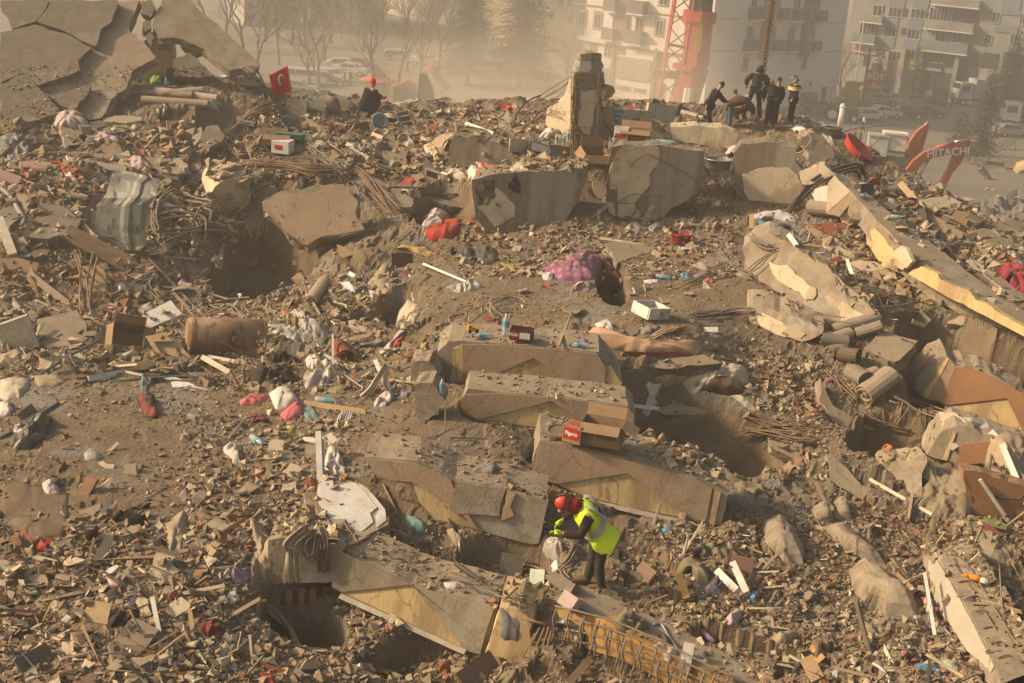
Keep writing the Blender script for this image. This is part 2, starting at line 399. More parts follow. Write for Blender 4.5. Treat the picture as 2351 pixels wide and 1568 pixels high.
def bar(name,lbl,cat,a,b,wd,th,m,gp=None,up=None,jit=0,parent=None):
 a=V3(a);b=V3(b);t=(b-a);L=t.length;t.normalize();upv=V3(up)if up else(C0-a).normalized()
 s=t.cross(upv).normalized();u=s.cross(t).normalized();r=random.Random(int(L*1000)%997);V=[]
 for e,p in((0,a),(1,b)):
  for(x,y)in((-1,-1),(1,-1),(1,1),(-1,1)):
   V.append(p+s*x*wd/2+u*y*th/2+t*(r.uniform(-jit,jit)))
 Fc=[(3,2,1,0),(4,5,6,7)]+[(i,(i+1)%4,(i+1)%4+4,i+4)for i in range(4)]
 me=mesh(name,V,Fc);fixn(me)
 if parent is not None:return wlink(name,me,m,parent)
 return rec(me,name,m,lbl,cat,gp)
def pbar(name,lbl,cat,p1,p2,wd,th,m,lift=.06,gp=None,Y=None,jit=0):
 a,b=path3([p1,p2],lift,None,Y);return bar(name,lbl,cat,a,b,wd,th,m,gp,jit=jit)
def rods(name,lbl,cat,paths,r,m,gp=None,sub='rod',n=5,sm=4):
 c=sum((V3(p[0])for p in paths),V3())/len(paths);t=thing(name,c,lbl,cat,gp)
 for P in paths:
  me=MB().tube([p-c for p in smoothp(P,sm)],r,n).mesh(sub);link(sub,me,m,t,True)
 return t
def fan(pA,pB,YA,YB,n,seed,spreadA=.15,spreadB=.6,sag=.3,k=5,hook=0):
 r=random.Random(seed);out=[]
 A=at(*pA,YA);B=at(*pB,YB)
 for i in range(n):
  a=A+V3((r.gauss(0,spreadA),r.gauss(0,spreadA),r.gauss(0,spreadA*.6)));b=B+V3((r.gauss(0,spreadB),r.gauss(0,spreadB),r.gauss(0,spreadB*.6)))
  P=[a];bow=V3((r.gauss(0,.12),r.gauss(0,.12),r.uniform(-1,.5)))*sag
  for j in range(1,k):t=j/k;P.append(a.lerp(b,t)+bow*math.sin(math.pi*t)+V3((r.gauss(0,.02),r.gauss(0,.02),r.gauss(0,.02))))
  P.append(b)
  if hook:P.append(b+V3((r.uniform(-1,1),r.uniform(-1,1),r.uniform(-1,.3)))*hook)
  out.append(P)
 return out
 # shared materials
MC=mat('concrete',(.31,.25,.175),(.22,.175,.12),2.0,.92,.4,20,.4,c3=(.33,.285,.22),s3=.8,patt=crk)
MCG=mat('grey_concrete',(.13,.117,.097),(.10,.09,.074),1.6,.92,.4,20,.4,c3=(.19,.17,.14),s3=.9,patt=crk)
M_CONS=mat('board_marked_concrete',(.215,.175,.12),(.165,.13,.088),3.0,.9,.5,30,.4,stretch=(2.2,2.2,.25),c3=(.29,.25,.19),patt=crk)
MP=mat('cream_plaster',(.56,.46,.32),(.49,.39,.26),1.2,.85,.25,12,.3,c3=(.36,.28,.18),s3=.7,patt=crk)
M_YEL=mat('yellow_ochre_plaster',(.56,.41,.20),(.49,.35,.17),1.5,.85,.3,14,.35,c3=(.34,.24,.12),s3=1.0,stretch=(1,1,.4),patt=crk)
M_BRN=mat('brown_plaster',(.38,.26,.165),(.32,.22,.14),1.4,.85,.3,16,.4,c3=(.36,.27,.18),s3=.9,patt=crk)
MH=mat('white_plaster',(.66,.62,.55),(.58,.54,.47),2.0,.8,.2,16,.12,c3=(.45,.40,.32),s3=1.2)
MS_=mat('white_trim',(.55,.48,.38),(.42,.36,.27),4,.7,.2,25,.35)
M_ORG=mat('orange_plaster',(.46,.25,.07),(.36,.20,.07),1.5,.85,.3,14,.25)
MR=mat('rusty_rebar',(.17,.105,.06),(.24,.16,.10),14,.8,.4,90,.3,.3)
MG=mat('dusty_rebar',(.24,.20,.15),(.16,.12,.085),14,.8,.4,90,.35,.3)
MO=mat('brown_board',(.17,.095,.055),(.12,.07,.04),3,.6,.25,20,.35,.3,stretch=(1,1,5))
ML=mat('pale_wood',(.42,.29,.16),(.34,.23,.12),6,.75,.25,30,.25)
MW=mat('white_profile',(.66,.62,.55),(.55,.50,.43),4,.5,.1,30,.3,.4)
M_BRICK=mat('red_brick',(.33,.12,.06),(.26,.10,.055),6,.9,.4,30,.35)
# top-left: the leaning cracked slabs
pl=tri((0,0,49.4),(350,0,50),(150,280,45.6));back=away(pl,.22)
leftL=[('0,0 415,0 405,60 330,160 290,185 110,245 60,150 0,60','dark smooth slab piece in the top left corner above the branching crack'),
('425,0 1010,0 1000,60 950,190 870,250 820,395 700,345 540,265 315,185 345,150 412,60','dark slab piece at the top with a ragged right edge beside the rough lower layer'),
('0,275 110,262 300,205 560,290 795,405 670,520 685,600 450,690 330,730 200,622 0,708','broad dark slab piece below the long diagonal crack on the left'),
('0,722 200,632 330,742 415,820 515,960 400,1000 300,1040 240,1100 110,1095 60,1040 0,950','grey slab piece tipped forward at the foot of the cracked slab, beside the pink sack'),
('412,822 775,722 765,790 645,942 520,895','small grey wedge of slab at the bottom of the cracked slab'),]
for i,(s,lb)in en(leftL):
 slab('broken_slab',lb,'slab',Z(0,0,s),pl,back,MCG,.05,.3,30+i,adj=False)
pl2=(pl[0]+away(pl,.25),pl[1])
slab('rough_slab','rough pale underlayer slab showing between the dark cracked slab and the right leaning slab','slab',
Z(0,0,'1000,0 1190,0 1110,200 1120,280 1180,330 1300,420 1330,480 1130,620 1100,700 980,830 900,960 830,1020 640,1010 500,960 300,760 500,500 800,200'),pl2,away(pl,.45),MC,.09,.22,40,adj=False)
pl3=tri((380,0,50.6),(590,145,49.4),(370,95,49.2))
slab('leaning_slab','pale slab with a straight sloping upper edge leaning in front of the bare trees','slab',
Z(0,0,'1390,-60 1560,-60 1620,0 2225,545 2150,640 2080,590 1960,600 1850,520 1720,410 1560,330 1480,320 1350,330 1300,230 1320,130 1380,40'),pl3,away(pl3,.35),MC,.06,.25,41,adj=False)
pl4=tri((330,0,50.2),(370,0,50.4),(350,180,48.4))
for i,s in en(['1200,0 1300,0 1330,70 1290,150 1220,90','1220,190 1290,170 1300,240 1230,265','1280,270 1330,320 1290,400 1230,300','1345,335 1465,325 1470,370 1360,385','1545,345 1740,420 1690,450 1580,400','1480,520 1620,445 1830,640 1700,670 1480,640']):
 slab('slab_fragment',['loose chunk wedged at the very top between the two leaning slabs','rounded chunk stuck below the chunk wedged between the slabs','narrow fragment over the mustard gap between the leaning slabs','pale flake hanging at the upper left of the rebar window in the leaning slab',
'pale flake hanging at the right of the rebar window in the leaning slab','pointed grey block with a red brown edge standing under the rebar window'][i],'slab fragment',Z(0,0,s),(pl4[0]if i<5 else at(430,165,48.6),pl4[1]),away(pl4,.4),MC,.05,.15,50+i)
slab('yellow_wall','mustard yellow room wall seen through the gap under the leaning slabs','wall',Z(0,0,'1140,640 1200,560 1250,480 1260,270 1340,280 1480,340 1500,500 1480,640 1420,700 1200,700'),vpl((310,190,50.9),(430,190,51.3)),(0,.3,0),M_YEL,.03,.3,60,adj=False)
def lie(name,lbl,poly,th=.18,m=None,jit=.03,seed=1,cat='slab',lift=.12,tilt=.0,gp=None,seg=.18,steep=0,dn=None):
 cx=sum(x for x,y in poly)/len(poly);cy=sum(y for x,y in poly)/len(poly);p,n,d=hit(cx,cy);r=random.Random(seed);maskp(poly)
 N=V3((r.uniform(-.22,.22)+tilt,-.25-steep+r.uniform(-.12,.12),1)).normalized()
 return slab(name,lbl,cat,poly,(p+V3((0,0,lift)),N),dn or-N*th,m or MC,jit,seg,seed,gp),(p+V3((0,0,lift)),N)
LB=[('1210,1310 1360,1310 1480,1370 1565,1450 1520,1490 1380,1470 1290,1420','thick grey slab plate sloping towards the viewer above the draped metal sheet',.2),
('155,1380 320,1375 435,1390 440,1420 320,1450 220,1430','flat grey slab plate lying above the coil of red rope',.18),
('875,990 1060,985 1210,1000 1215,1030 1080,1050 880,1040','flat slab plate resting on stacked chunks below the rolled carpets',.16),
('715,1050 850,1025 915,1040 930,1065 800,1110 715,1100','broken plate to the right of the pink sack',.14),
('890,1095 1050,1090 1060,1125 960,1140 890,1130','small thick plate under the flat slab below the rolled carpets',.14),
('725,1135 810,1090 838,1115 760,1180','tilted block beside the pink sack',.2),
('1760,1080 1860,1070 1920,1160 1900,1210 1790,1255 1700,1210','large pale slab chip standing near the left end of the dark cavity',.14),
('1650,1120 1720,1080 1740,1140 1700,1200 1640,1190','upright chunk leaning on the large pale slab chip',.25),
('1480,1360 1540,1345 1610,1420 1570,1440 1490,1400','pale block with sharp edges below the thick grey slab plate',.2),
('1615,1550 1740,1410 1790,1440 1700,1550','flat rectangular plate right of the draped metal sheet',.06),
('510,1080 600,1060 710,1110 700,1160 590,1240 560,1270','curved piece of wall below the pink sack',.15),
('800,1310 1000,1195 1080,1330 1040,1370 830,1350','grey slab with a cracked front behind the draped metal sheet',.2),
('2020,990 2200,1030 2180,1060 2040,1030','small flat fragment right of the dark cavity',.1)]
for i,(s,lb,th)in en(LB):lie('slab_piece',lb,Z(0,0,s),th,MC if i%3 else MCG,.035,100+i)
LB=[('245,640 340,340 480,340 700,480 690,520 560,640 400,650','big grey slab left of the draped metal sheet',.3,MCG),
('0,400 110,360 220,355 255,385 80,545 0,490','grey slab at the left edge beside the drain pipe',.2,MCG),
('135,250 200,245 265,330 230,380 160,310','rounded slab edge above the drain pipe',.2,MC),
('480,220 600,235 755,280 750,295 600,270 490,240','long thin slab sliver under the red framed board',.1,MC),
('1720,120 1800,110 1865,170 1830,215 1740,180','cream faced block beside the round column end',.25,MP),
('310,1340 660,1260 740,1400 770,1490 640,1560 430,1590 370,1560','large grey slab leaning next to the broken radiator',.25,MC),
('30,800 200,760 270,780 260,805 120,815','thin slab flake over the torn cardboard on the left',.08,MCG),
('1970,1190 1980,1130 2040,1040 2030,1090 1890,1200 1790,1240 1800,1180','long beam fragment sloping beside the bent white pipe',.2,MC),
('1840,860 1900,680 1920,690 1890,880','upright pale stump among the twisted strips',.15,MC),
('1320,360 1430,180 1560,380 1480,560','hidden block inside the tangle of strips',.3,MC),
('265,760 350,740 430,745 400,800 300,810','grey slab fragment above the torn cardboard',.16,MCG),
('1700,300 1790,290 1860,400 1780,450 1720,380','flat chunk beside the white framed strip under the round column',.2,MC)]
for i,(s,lb,th,mm)in en(LB):
 if i!=9:lie('slab_piece',lb,Z(0,1,s),th,mm,.04,130+i)
 # middle: column, walls and beams
pc=vpl((1300,370,44.2),(1385,370,44.4),(0,.04,1))
col=slab('concrete_column','tall broken concrete column with peeling cream plaster and bare rebar standing on the ridge','column',
Z(2,0,'632,622 868,622 878,700 862,820 870,1000 850,1200 880,1330 860,1400 700,1390 600,1385 605,1170 620,900'),pc,(.1,.85,0),MC,.05,.16,200,rings=3)
plate(col,'column_head',Z(2,0,'650,612 680,462 785,450 870,458 887,560 868,640 780,645'),pc,.03,MC,.8,.04,.15,3)
plate(col,'plaster',Z(2,0,'682,462 780,452 780,505 682,520'),pc,.07,MP,.03,.01)
plate(col,'plaster',Z(2,0,'680,520 775,518 782,580 760,610 655,612'),pc,.06,MH,.03,.015)
plate(col,'plaster',Z(2,0,'690,780 820,760 830,850 800,990 760,1170 720,1140 660,1060 670,960 700,920 680,840'),pc,.03,MP,.03,.03)
plate(col,'stub',Z(2,0,'862,770 900,735 975,745 992,790 960,830 880,865 865,850'),pc,.0,MC,.35,.04,.12,5)
plate(col,'plaster',Z(2,0,'866,775 920,765 890,840 866,860'),pc,.03,MP,.02,.01)
wedge=slab('plastered_wall_wedge','tapering cream plastered wall piece fixed to the left side of the tall column','wall piece',
Z(2,0,'628,630 604,1172 500,1150 395,1065 398,935 470,905 545,830 590,710'),tri((1313,290,44.3),(1310,320,44.3),(1256,280,45.0)),(0,.25,0),MP,.05,.15,201)
reb=[]
for x in(612,628,648,655,845,850):reb.append([at(*Z1(2,0,x,640),44.1),at(*Z1(2,0,x-6,900),44.05),at(*Z1(2,0,x-8,1180),44.0),at(*Z1(2,0,x-10+(60 if x==655 else 0),1390),43.8)])
reb.append([at(*Z1(2,0,*q),43.95)for q in((640,620),(655,800),(640,1000),(660,1090),(740,1200),(830,1300),(850,1400),(840,1500))])
reb.append([at(*Z1(2,0,*q),43.93)for q in((632,640),(645,800),(632,1000),(650,1100),(728,1210),(815,1310),(835,1410),(830,1520))])
for y in(620,660,740,1080,1140,1250,1300,1340):reb.append([at(*Z1(2,0,612,y),44.05),at(*Z1(2,0,700,y+6),43.97),at(*Z1(2,0,800,y+14),44.02)])
rods('rebar_cage','rusty rebar cage clinging to the tall broken column','rebar',reb,.016,MR)
pA=vpl((1125,534,39.2),(1298,507,39.6),(0,.12,1))
A=slab('concrete_beam','thick tilted beam block with clothes hanging over its left end','beam',[(1084,413),(1138,400),(1148,397),(1250,393),(1348,384),(1346,420),(1331,462),(1298,507),(1148,537),(1125,534),(1092,502)],pA,(.05,1.0,.12),M_CONS,.03,.25,202)
plate(A,'plaster',Z(1,1,'1950,380 2060,330 2100,215 2180,270 2265,370 2260,460 2170,510 2095,548 2040,490 2000,430'),pA,.02,MP,.02,.015)
pB=vpl((1400,500,42.6),(1600,480,42.9),(0,.06,1))
B=slab('wall_panel','upright concrete wall with a large pale plaster patch in the middle of the ridge','wall piece',Z(2,0,'940,1260 1060,1235 1350,1242 1500,1260 1740,1290')+Z(2,1,'1745,80 1725,200 1690,260 1600,310 1480,385 1400,480 1300,500 1000,490 930,430 900,200 930,60'),pB,(0,.85,.0),M_CONS,.035,.22,203)
plate(B,'plaster',Z(2,0,'1050,1240 1350,1250 1370,1290 1350,1400 1290,1470 1275,1520')+Z(2,1,'1270,100 1278,200 1140,345 1010,345 1000,235 932,225 940,60 960,-30'),pB,.02,MP,.02,.02)
for s in('1010,352 1150,352 1160,392 1105,480 1000,465','1170,397 1200,430 1195,498 1108,492','1285,365 1325,365 1300,440 1270,520 1208,490','1305,455 1362,440 1330,500 1290,470','900,345 970,340 985,460 930,430'):
 plate(B,'plaster_flake',Z(2,1,s),pB,.04,MP,.03,.012,.1,hash(s)%97)
pCc=vpl((1722,462,42.3),(1861,477,42.0),(0,.05,1))
Cw=slab('wall_panel','grey topped wall block with scratched cream plaster right of the rebar gap','wall piece',[(1685,350),(1700,330),(1760,326),(1829,336),(1826,372),(1850,400),(1872,480),(1800,476),(1722,464),(1690,445)],pCc,(.1,.9,.02),M_CONS,.03,.22,204)
plate(Cw,'plaster',[(1704,400),(1718,398),(1722,392),(1772,382),(1812,385),(1830,400),(1862,474),(1722,460),(1708,440)],pCc,.02,MP,.02,.02)
pD=vpl((1545,330,46.6),(1700,345,46.4),(0,.1,1))
slab('plaster_wall','long low cream plaster wall lying below the working men','wall piece',Z(2,0,'1455,1085 1700,1078 1900,1085 2035,1150 2010,1280 1850,1265 1480,1200'),pD,(0,.4,.1),MP,.04,.2,205)
pE=vpl((1400,310,46.8),(1495,310,47))
slab('plaster_wall','peeling wall piece with a towel and trousers hung over it','wall piece',Z(2,0,'880,912 1100,935 1290,952 1310,1150 1180,1215 850,1190 860,1000'),pE,(0,.3,.0),MP,.05,.18,206)
pF=vpl((1040,375,43.8),(1175,388,43.8),(0,.2,1))
slab('concrete_block','board marked concrete block leaning behind the striped quilt','beam',Z(1,0,'1740,1155 1900,1180 2240,1245 2235,1430 1900,1445 1720,1390 1695,1300'),pF,(.05,.8,.25),M_CONS,.04,.2,207)
pG=vpl((1212,345,43.2),(1305,366,43.4),(0,.05,1))
G_=slab('window_sill_beam','white edged sill beam carrying the water bottles and bags','beam',Z(2,0,'262,1205 430,1235 590,1255 585,1370 400,1312 235,1285'),pG,(0,.75,.06),MCG,.02,.2,208)
plate(G_,'plaster',Z(2,0,'275,1215 430,1255 430,1325 545,1368 400,1312 265,1280'),pG,.02,MH,.02,.01)
pH=tri((640,440,38.0),(800,430,38.2),(740,560,37.3))
Hh=slab('fallen_wall','big smooth tan wall slab tilted under the fan of rusty rebar','slab',Z(1,1,'90,330 180,290 280,240 500,205 700,185 800,182 925,330 905,450 990,580 850,612 600,650 490,715 400,660 300,610 240,530 180,470 130,410'),pH,away(pH,.7),MC,.05,.2,209)
plate(Hh,'plaster',Z(1,1,'130,350 280,270 500,250 560,260 700,190 790,190 920,330 900,440 980,570 850,600 600,640 490,700 320,600 200,450'),pH,.02,M_BRN,.03,.02)
cA=at(530,452,41.6);bmx=MB().tube([cA,cA+V3((-.55,1.1,.35))],.62,18,.60);me=bmx.mesh('column_end');fixn(me);solid(me)
rec(me,'round_column_end',MP,'round plastered column end poking out of the left heap','column')
def balcony(lbl,front,pl,vec,tri_pts,brown,strip,seed,th=.05):
 b=slab('balcony_beam',lbl,'beam',front,pl,vec,MC,.025,.2,seed)
 if brown:plate(b,'brown_face',brown,pl,th,M_BRN,th-.004,.006,.3,seed)
 plate(b,'yellow_triangle',tri_pts,pl,.012,M_YEL,.01,.0,1,seed)
 if strip:
  a,c=[onpl(x,y,*pl)+tw(pl[1],pl[0])*.07 for x,y in strip];bar('trim_strip','','',a,c,.09,.05,MS_,jit=.03,parent=b)
 return b
p1=vpl((1079,884,29.6),(1384,911,29.4),(0,.06,1))
b1=balcony('uppermost of the stacked balcony beams, brown with a low ochre triangle',[(1004,808),(1031,784),(1060,782),(1148,789),(1300,800),(1376,809),(1400,835),(1430,880),(1420,902),(1384,911),(1079,884),(1004,871)],p1,(0,1.1,.12),
[(1084,881),(1225,820),(1352,905),(1228,895)],[(1062,790),(1148,791),(1230,798),(1300,803),(1372,812),(1392,845),(1384,908),(1354,906),(1225,820),(1083,882),(1063,876)],((1090,886),(1348,913)),220)
plate(b1,'plaster',[(1392,845),(1402,838),(1428,880),(1418,900),(1386,910)],p1,.02,M_YEL,.02,.02)
plate(b1,'plaster',Z(1,2,'1740,140 1800,100 1820,90 1835,430 1700,400 1735,300'),p1,.02,M_YEL,.015,.015)
p2=vpl((1098,968,28.2),(1454,1018,28.0),(0,.06,1))
b2=balcony('second of the stacked balcony beams, carrying the cardboard boxes',[(1074,892),(1148,900),(1300,912),(1443,930),(1460,948),(1454,1018),(1282,990),(1098,967),(1061,951),(1062,915)],p2,(0,1.1,.05),
[(1098,964),(1266,921),(1390,990),(1282,986)],[(1066,905),(1148,902),(1300,914),(1440,932),(1456,950),(1450,1012),(1392,1000),(1266,919),(1098,962),(1064,948)],None,221)
p3=vpl((1300,1125,24.9),(1656,1207,24.6),(0,.10,1))
b3=balcony('long balcony beam sloping down to the right above the stooping rescuer',[(1239,1009),(1345,1030),(1470,1058),(1540,1076),(1605,1094),(1645,1112),(1677,1122),(1656,1207),(1591,1200),(1450,1170),(1345,1142),(1277,1112),(1219,1096),(1222,1060)],p3,(0,1.2,.1),
[(1277,1111),(1441,1087),(1582,1190),(1450,1166),(1348,1140)],[(1240,1012),(1345,1034),(1470,1062),(1600,1098),(1635,1120),(1620,1196),(1584,1190),(1441,1085),(1277,1109),(1224,1094)],((1345,1146),(1590,1201)),222)
plate(b3,'plaster',[(1640,1125),(1655,1128),(1640,1204),(1628,1200)],p3,.06,M_YEL,.05,.01)
p4=vpl((790,1365,20.6),(1108,1503,19.9),(0,.16,1))
b4=balcony('lowest balcony beam with a large ochre triangle and white trim in the foreground',[(783,1262),(802,1269),(883,1307),(945,1339),(1050,1368),(1142,1395),(1138,1420),(1108,1503),(1070,1495),(930,1432),(790,1365),(764,1350),(762,1312)],p4,(0.1,.85,.16),
[(788,1360),(945,1339),(1066,1488),(925,1424)],None,((786,1366),(1068,1493)),223,.04)
plate(b4,'smooth_face',[(784,1264),(880,1310),(945,1341),(1135,1398),(1104,1500),(1072,1492),(948,1340),(790,1357),(765,1346),(765,1314)],p4,.05,MC,.046,.008,.2,7)
p4b=vpl((1108,1503,19.95),(1193,1522,19.8),(0,.16,1))
slab('beam_stub','end block right of the lowest balcony beam, with a grey cloth hung over it','beam',[(1147,1392),(1190,1402),(1226,1424),(1220,1472),(1194,1521),(1112,1503),(1138,1430)],p4b,(0.1,.8,.16),M_YEL,.04,.15,224)
p4c=vpl((640,1345,21.4),(770,1345,21.4),(0,.1,1))
slab('connecting_beam','dusty beam behind the scarves, running left from the lowest balcony beam','beam',Z(1,3,'150,340 400,330 770,370 800,440 720,600 700,705 640,708 470,716 300,700 170,735 130,600'),p4c,(0,.8,.1),MC,.04,.2,225)
p5=vpl((1000,1195,23.8),(1223,1251,23.6),(0,.14,1))
b5=balcony('balcony beam half buried in gravel left of the stooping rescuer',[(835,1048),(958,1059),(1014,1083),(1044,1099),(1162,1121),(1258,1152),(1248,1200),(1237,1247),(1223,1251),(1111,1221),(1000,1195),(960,1152),(940,1112),(898,1104),(860,1090)],p5,(0,1.0,.1),
[(947,1107),(985,1130),(1040,1160),(1100,1215),(1000,1192),(962,1150)],[(842,1052),(955,1062),(1012,1086),(1036,1100),(1040,1112),(1090,1205),(1100,1214),(1040,1160),(985,1130),(947,1105),(898,1101),(864,1088)],None,226)
plate(b5,'plaster',Z(1,2,'1760,1260 2190,1335 2130,1560 1750,1540 1700,1460 1745,1350'),p5,.06,MC,.05,.015)
plate(b5,'plaster',Z(1,2,'2200,1330 2275,1370 2230,1480 2260,1560 2150,1600 2160,1500'),p5,.05,M_YEL,.04,.02)
pw=tri((735,1110,24.3),(880,1150,24.0),(790,1215,22.9))
Wh=slab('plastered_slab','white plastered slab fragment with two rebars lying left of centre','slab',[(720,1150),(730,1110),(746,1094),(805,1103),(843,1120),(878,1158),(893,1190),(890,1204),(866,1220),(827,1244),(790,1231),(746,1207),(724,1180)],pw,(0,.2,-.45),MC,.04,.14,227)
plate(Wh,'white_plaster',[(733,1113),(746,1098),(764,1104),(766,1120),(805,1108),(818,1112),(845,1140),(868,1166),(850,1180),(856,1200),(830,1222),(800,1214),(786,1200),(768,1196),(745,1180),(733,1160),(729,1135)],pw,.02,MH,.02,.015,.2)
plate(Wh,'white_plaster',[(824,1112),(842,1122),(866,1148),(884,1172),(886,1196),(866,1212),(862,1186),(872,1170)],pw,.02,MH,.02,.015,.2)
pk=vpl((955,960,28.0),(1010,960,28.0),(0,.15,1))
for i,(s,lb)in en((('1368,275 1400,255 1530,240 1580,300 1592,410 1480,440 1400,452 1380,380','upper of the two ribbed concrete lumps beside the stacked balcony beams'),('1400,455 1560,422 1600,470 1648,570 1610,700 1520,757 1430,750 1408,640 1405,540','lower of the two ribbed concrete lumps beside the stacked balcony beams'))):
 slab('ribbed_block',lb,'concrete lump',Z(1,2,s),pk,(.05,.5,.1),MC,.05,.12,230+i)
LB=[(1,0,'1180,1110 1200,1095 1235,1170 1260,1280 1170,1270','upright pointed slab piece in the middle of the ridge',.3,MC,1.4),(1,0,'1140,1290 1350,1290 1340,1400 1250,1420 1130,1400','bundle like concrete piece behind the checkered cloth',.3,MC,.7),
(1,0,'470,890 600,820 660,910 640,960 560,950','cream plaster slab right of the flag',.2,MP,.6),(1,0,'460,900 600,950 560,1000 480,980','brick edged slab below the cream one right of the flag',.2,MP,.6),
(1,0,'320,830 400,840 485,850 480,960 440,1100 310,1080 290,960','big brown boulder of concrete beside the flag',.6,MC,1.5),(1,0,'470,1000 560,1040 605,1080 600,1140 520,1090','flat slab piece leaning against the brown boulder',.12,MC,.8),
(1,0,'2085,1130 2200,930 2240,1010 2180,1140','upright broken slab by the rebar thicket left of the column',.25,MP,1.4),(1,0,'1420,900 1450,860 1580,880 1610,920 1560,960 1460,960','concrete lump on the ridge with a striped cloth over it',.6,MC,1.2),
(1,0,'1560,1010 1640,1010 1740,1060 1700,1080 1590,1050','curved dusty slab left of the overturned chair',.15,MC,.3),(1,0,'1450,1560 1500,1340 1600,1450 1640,1530','dark brown board behind the white frame',.03,MO,1.5),
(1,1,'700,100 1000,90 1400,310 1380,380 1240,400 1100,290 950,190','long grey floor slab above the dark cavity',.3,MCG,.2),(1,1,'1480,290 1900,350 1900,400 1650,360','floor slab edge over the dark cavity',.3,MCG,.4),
(1,1,'840,1350 900,1340 1000,1410 1110,1430 860,1470','cream plaster slab with a ragged top at the foot of the pit',.08,MP,.9),(1,1,'990,1390 1160,1350 1170,1410 1050,1420','hollow block fragment beside the cream slab in the pit',.15,MCG,.5),
(1,1,'1130,1300 1160,1290 1270,1370 1240,1400','small grey beam piece in the pit',.15,MCG,.5),(1,1,'740,700 780,710 910,780 790,815','flat brown board on the slope below the tan wall slab',.03,ML,.3),
(1,1,'1880,590 1950,560 1965,620 1880,640','loose cube of concrete beside the red sack of bedding',.3,MC,.8),(1,1,'1390,100 1480,95 1495,130 1400,155','smooth oval block beside the white frame',.25,MC,.6),
(2,1,'790,150 830,125 935,200 880,325 790,270','tilted concrete chunk between the beam block and the plastered wall',.35,MC,1.3),(2,1,'775,450 910,355 930,380 790,480','thin board leaning on the plastered wall',.05,ML,.7),
(2,1,'1500,600 1560,580 1645,600 1640,630 1510,635','hollow brick fragment with plaster above the red dotted pot',.15,MC,.3),(2,1,'1690,830 1780,790 1870,840 1860,890 1760,900 1690,870','dusty boulder right of the colourful litter',.35,MC,.6),
(2,1,'1360,1150 1460,1170 1470,1195 1390,1200','square dusty tile above the white drawer',.03,ML,.2),(2,1,'1070,1420 1190,1410 1180,1460 1110,1490','grey plate below the white drawer',.05,MCG,.3),(2,1,'1735,1405 1860,1405 1865,1450 1745,1450','pale board edge on the slope right of the mattress',.05,MW,.4),
(2,1,'900,690 980,670 1330,720 1300,760 1080,830 1000,860','thick dusty floor slab roofing the hole with the purple blanket',.35,MC,.2),(2,1,'750,620 900,640 1340,715 1200,700 880,660','strip of torn floor covering over the blanket hole',.02,MP,.1)]
for i,(c,r,s,lb,th,mm,st)in en(LB):lie('slab_piece',lb,Z(c,r,s),th,mm,.035 if th>.1 else .012,250+i,steep=st,lift=.15 if th>.1 else .06,seg=.14)
# right side
def Yp(c,r,x,y,Y):return(*Z1(c,r,x,y),Y)
pR=tri((1912,398,42.2),(2105,603,36.6),(2124,544,38.6))
E=slab('roof_beam','very long concrete slab running down to the right edge with a cream plastered side','slab',Z(3,1,'660,70 830,110 950,220 1200,430 1500,640 1900,960 2380,1290 2380,1410 2050,1215 1640,1000 1480,890 1430,850 1230,640 1040,440 850,230 720,100'),pR,(-.05,.15,-.62),MC,.05,.25,300,rings=3,adj=False)
pS=vpl(Yp(3,1,1370,960,36.4),Yp(3,1,2351,1490,32.4),(0,.1,1))
plate(E,'plaster',Z(3,1,'1370,955 1400,925 1480,890 1620,950 1640,1000 1750,1050 1880,1090 1950,1180 2050,1210 2120,1270 2380,1420 2380,1500 2000,1300 1700,1150'),pS,.05,M_YEL,.2,.02)
pS2=vpl(Yp(3,1,1030,600,38.9),Yp(3,1,1370,905,36.6),(0,.1,1))
plate(E,'plaster',Z(3,1,'1260,760 1330,715 1370,740 1430,850 1370,905 1250,790'),pS2,.12,MP,.1,.02)
plate(E,'side_face',Z(3,1,'1030,590 1070,560 1210,720 1330,890 1300,920 1180,850 1060,760'),pS2,.0,M_YEL,.2,.03)
slab('hidden_wall','shaded ochre wall under the long concrete slab','wall piece',Z(3,1,'1030,620 1240,700 1400,900 1330,960 1150,900 1000,700'),(pS2[0]+V3((0,.9,0)),pS2[1]),(0,.4,0),M_YEL,.03,.25,301)
pT=vpl(Yp(3,1,650,440,40.0),Yp(3,1,760,470,39.8),(-.1,.35,1))
slab('stair_flight','cream box shaped stair piece with sharp shadows below the black cables','stair piece',Z(3,1,'668,175 725,108 860,240 845,262 650,440'),pT,(.35,.5,0),MP,.02,.25,302)
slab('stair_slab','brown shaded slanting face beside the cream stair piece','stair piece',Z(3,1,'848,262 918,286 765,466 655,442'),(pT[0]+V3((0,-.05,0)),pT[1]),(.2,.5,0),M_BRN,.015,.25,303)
slab('triangular_plate','white triangular plate wedged left of the cream stair piece','plate',Z(3,1,'512,238 682,190 668,300 648,432 560,330'),(pT[0]+V3((0,.25,0)),pT[1]),(.1,.15,0),MH,.01,.25,304)
slab('curved_plate','cream curved plate right of the brown stair face','plate',Z(3,1,'925,288 1008,396 990,450 900,520 820,560 765,470'),(pT[0]+V3((0,.15,0)),pT[1]),(.2,.3,0),MP,.02,.2,305)
pU=vpl(Yp(3,1,430,180,41.4),Yp(3,1,680,150,41.2),(0,.3,1))
slab('stair_landing','dusty landing piece under the start of the black cables','stair piece',Z(3,1,'420,80 560,30 640,20 730,100 680,155 500,195 450,185'),pU,(.1,.6,0),MP,.03,.2,306)
slab('rubble_lump','rough lump of concrete with loops of white cable near the orange red basin','concrete lump',Z(3,0,'410,1190 470,1170 550,1130 620,1170 720,1290 720,1360 640,1400 560,1420 500,1370 470,1290'),vpl((1850,370,44),(1910,375,44),(0,.3,1)),(0,.9,0),MC,.07,.15,307)
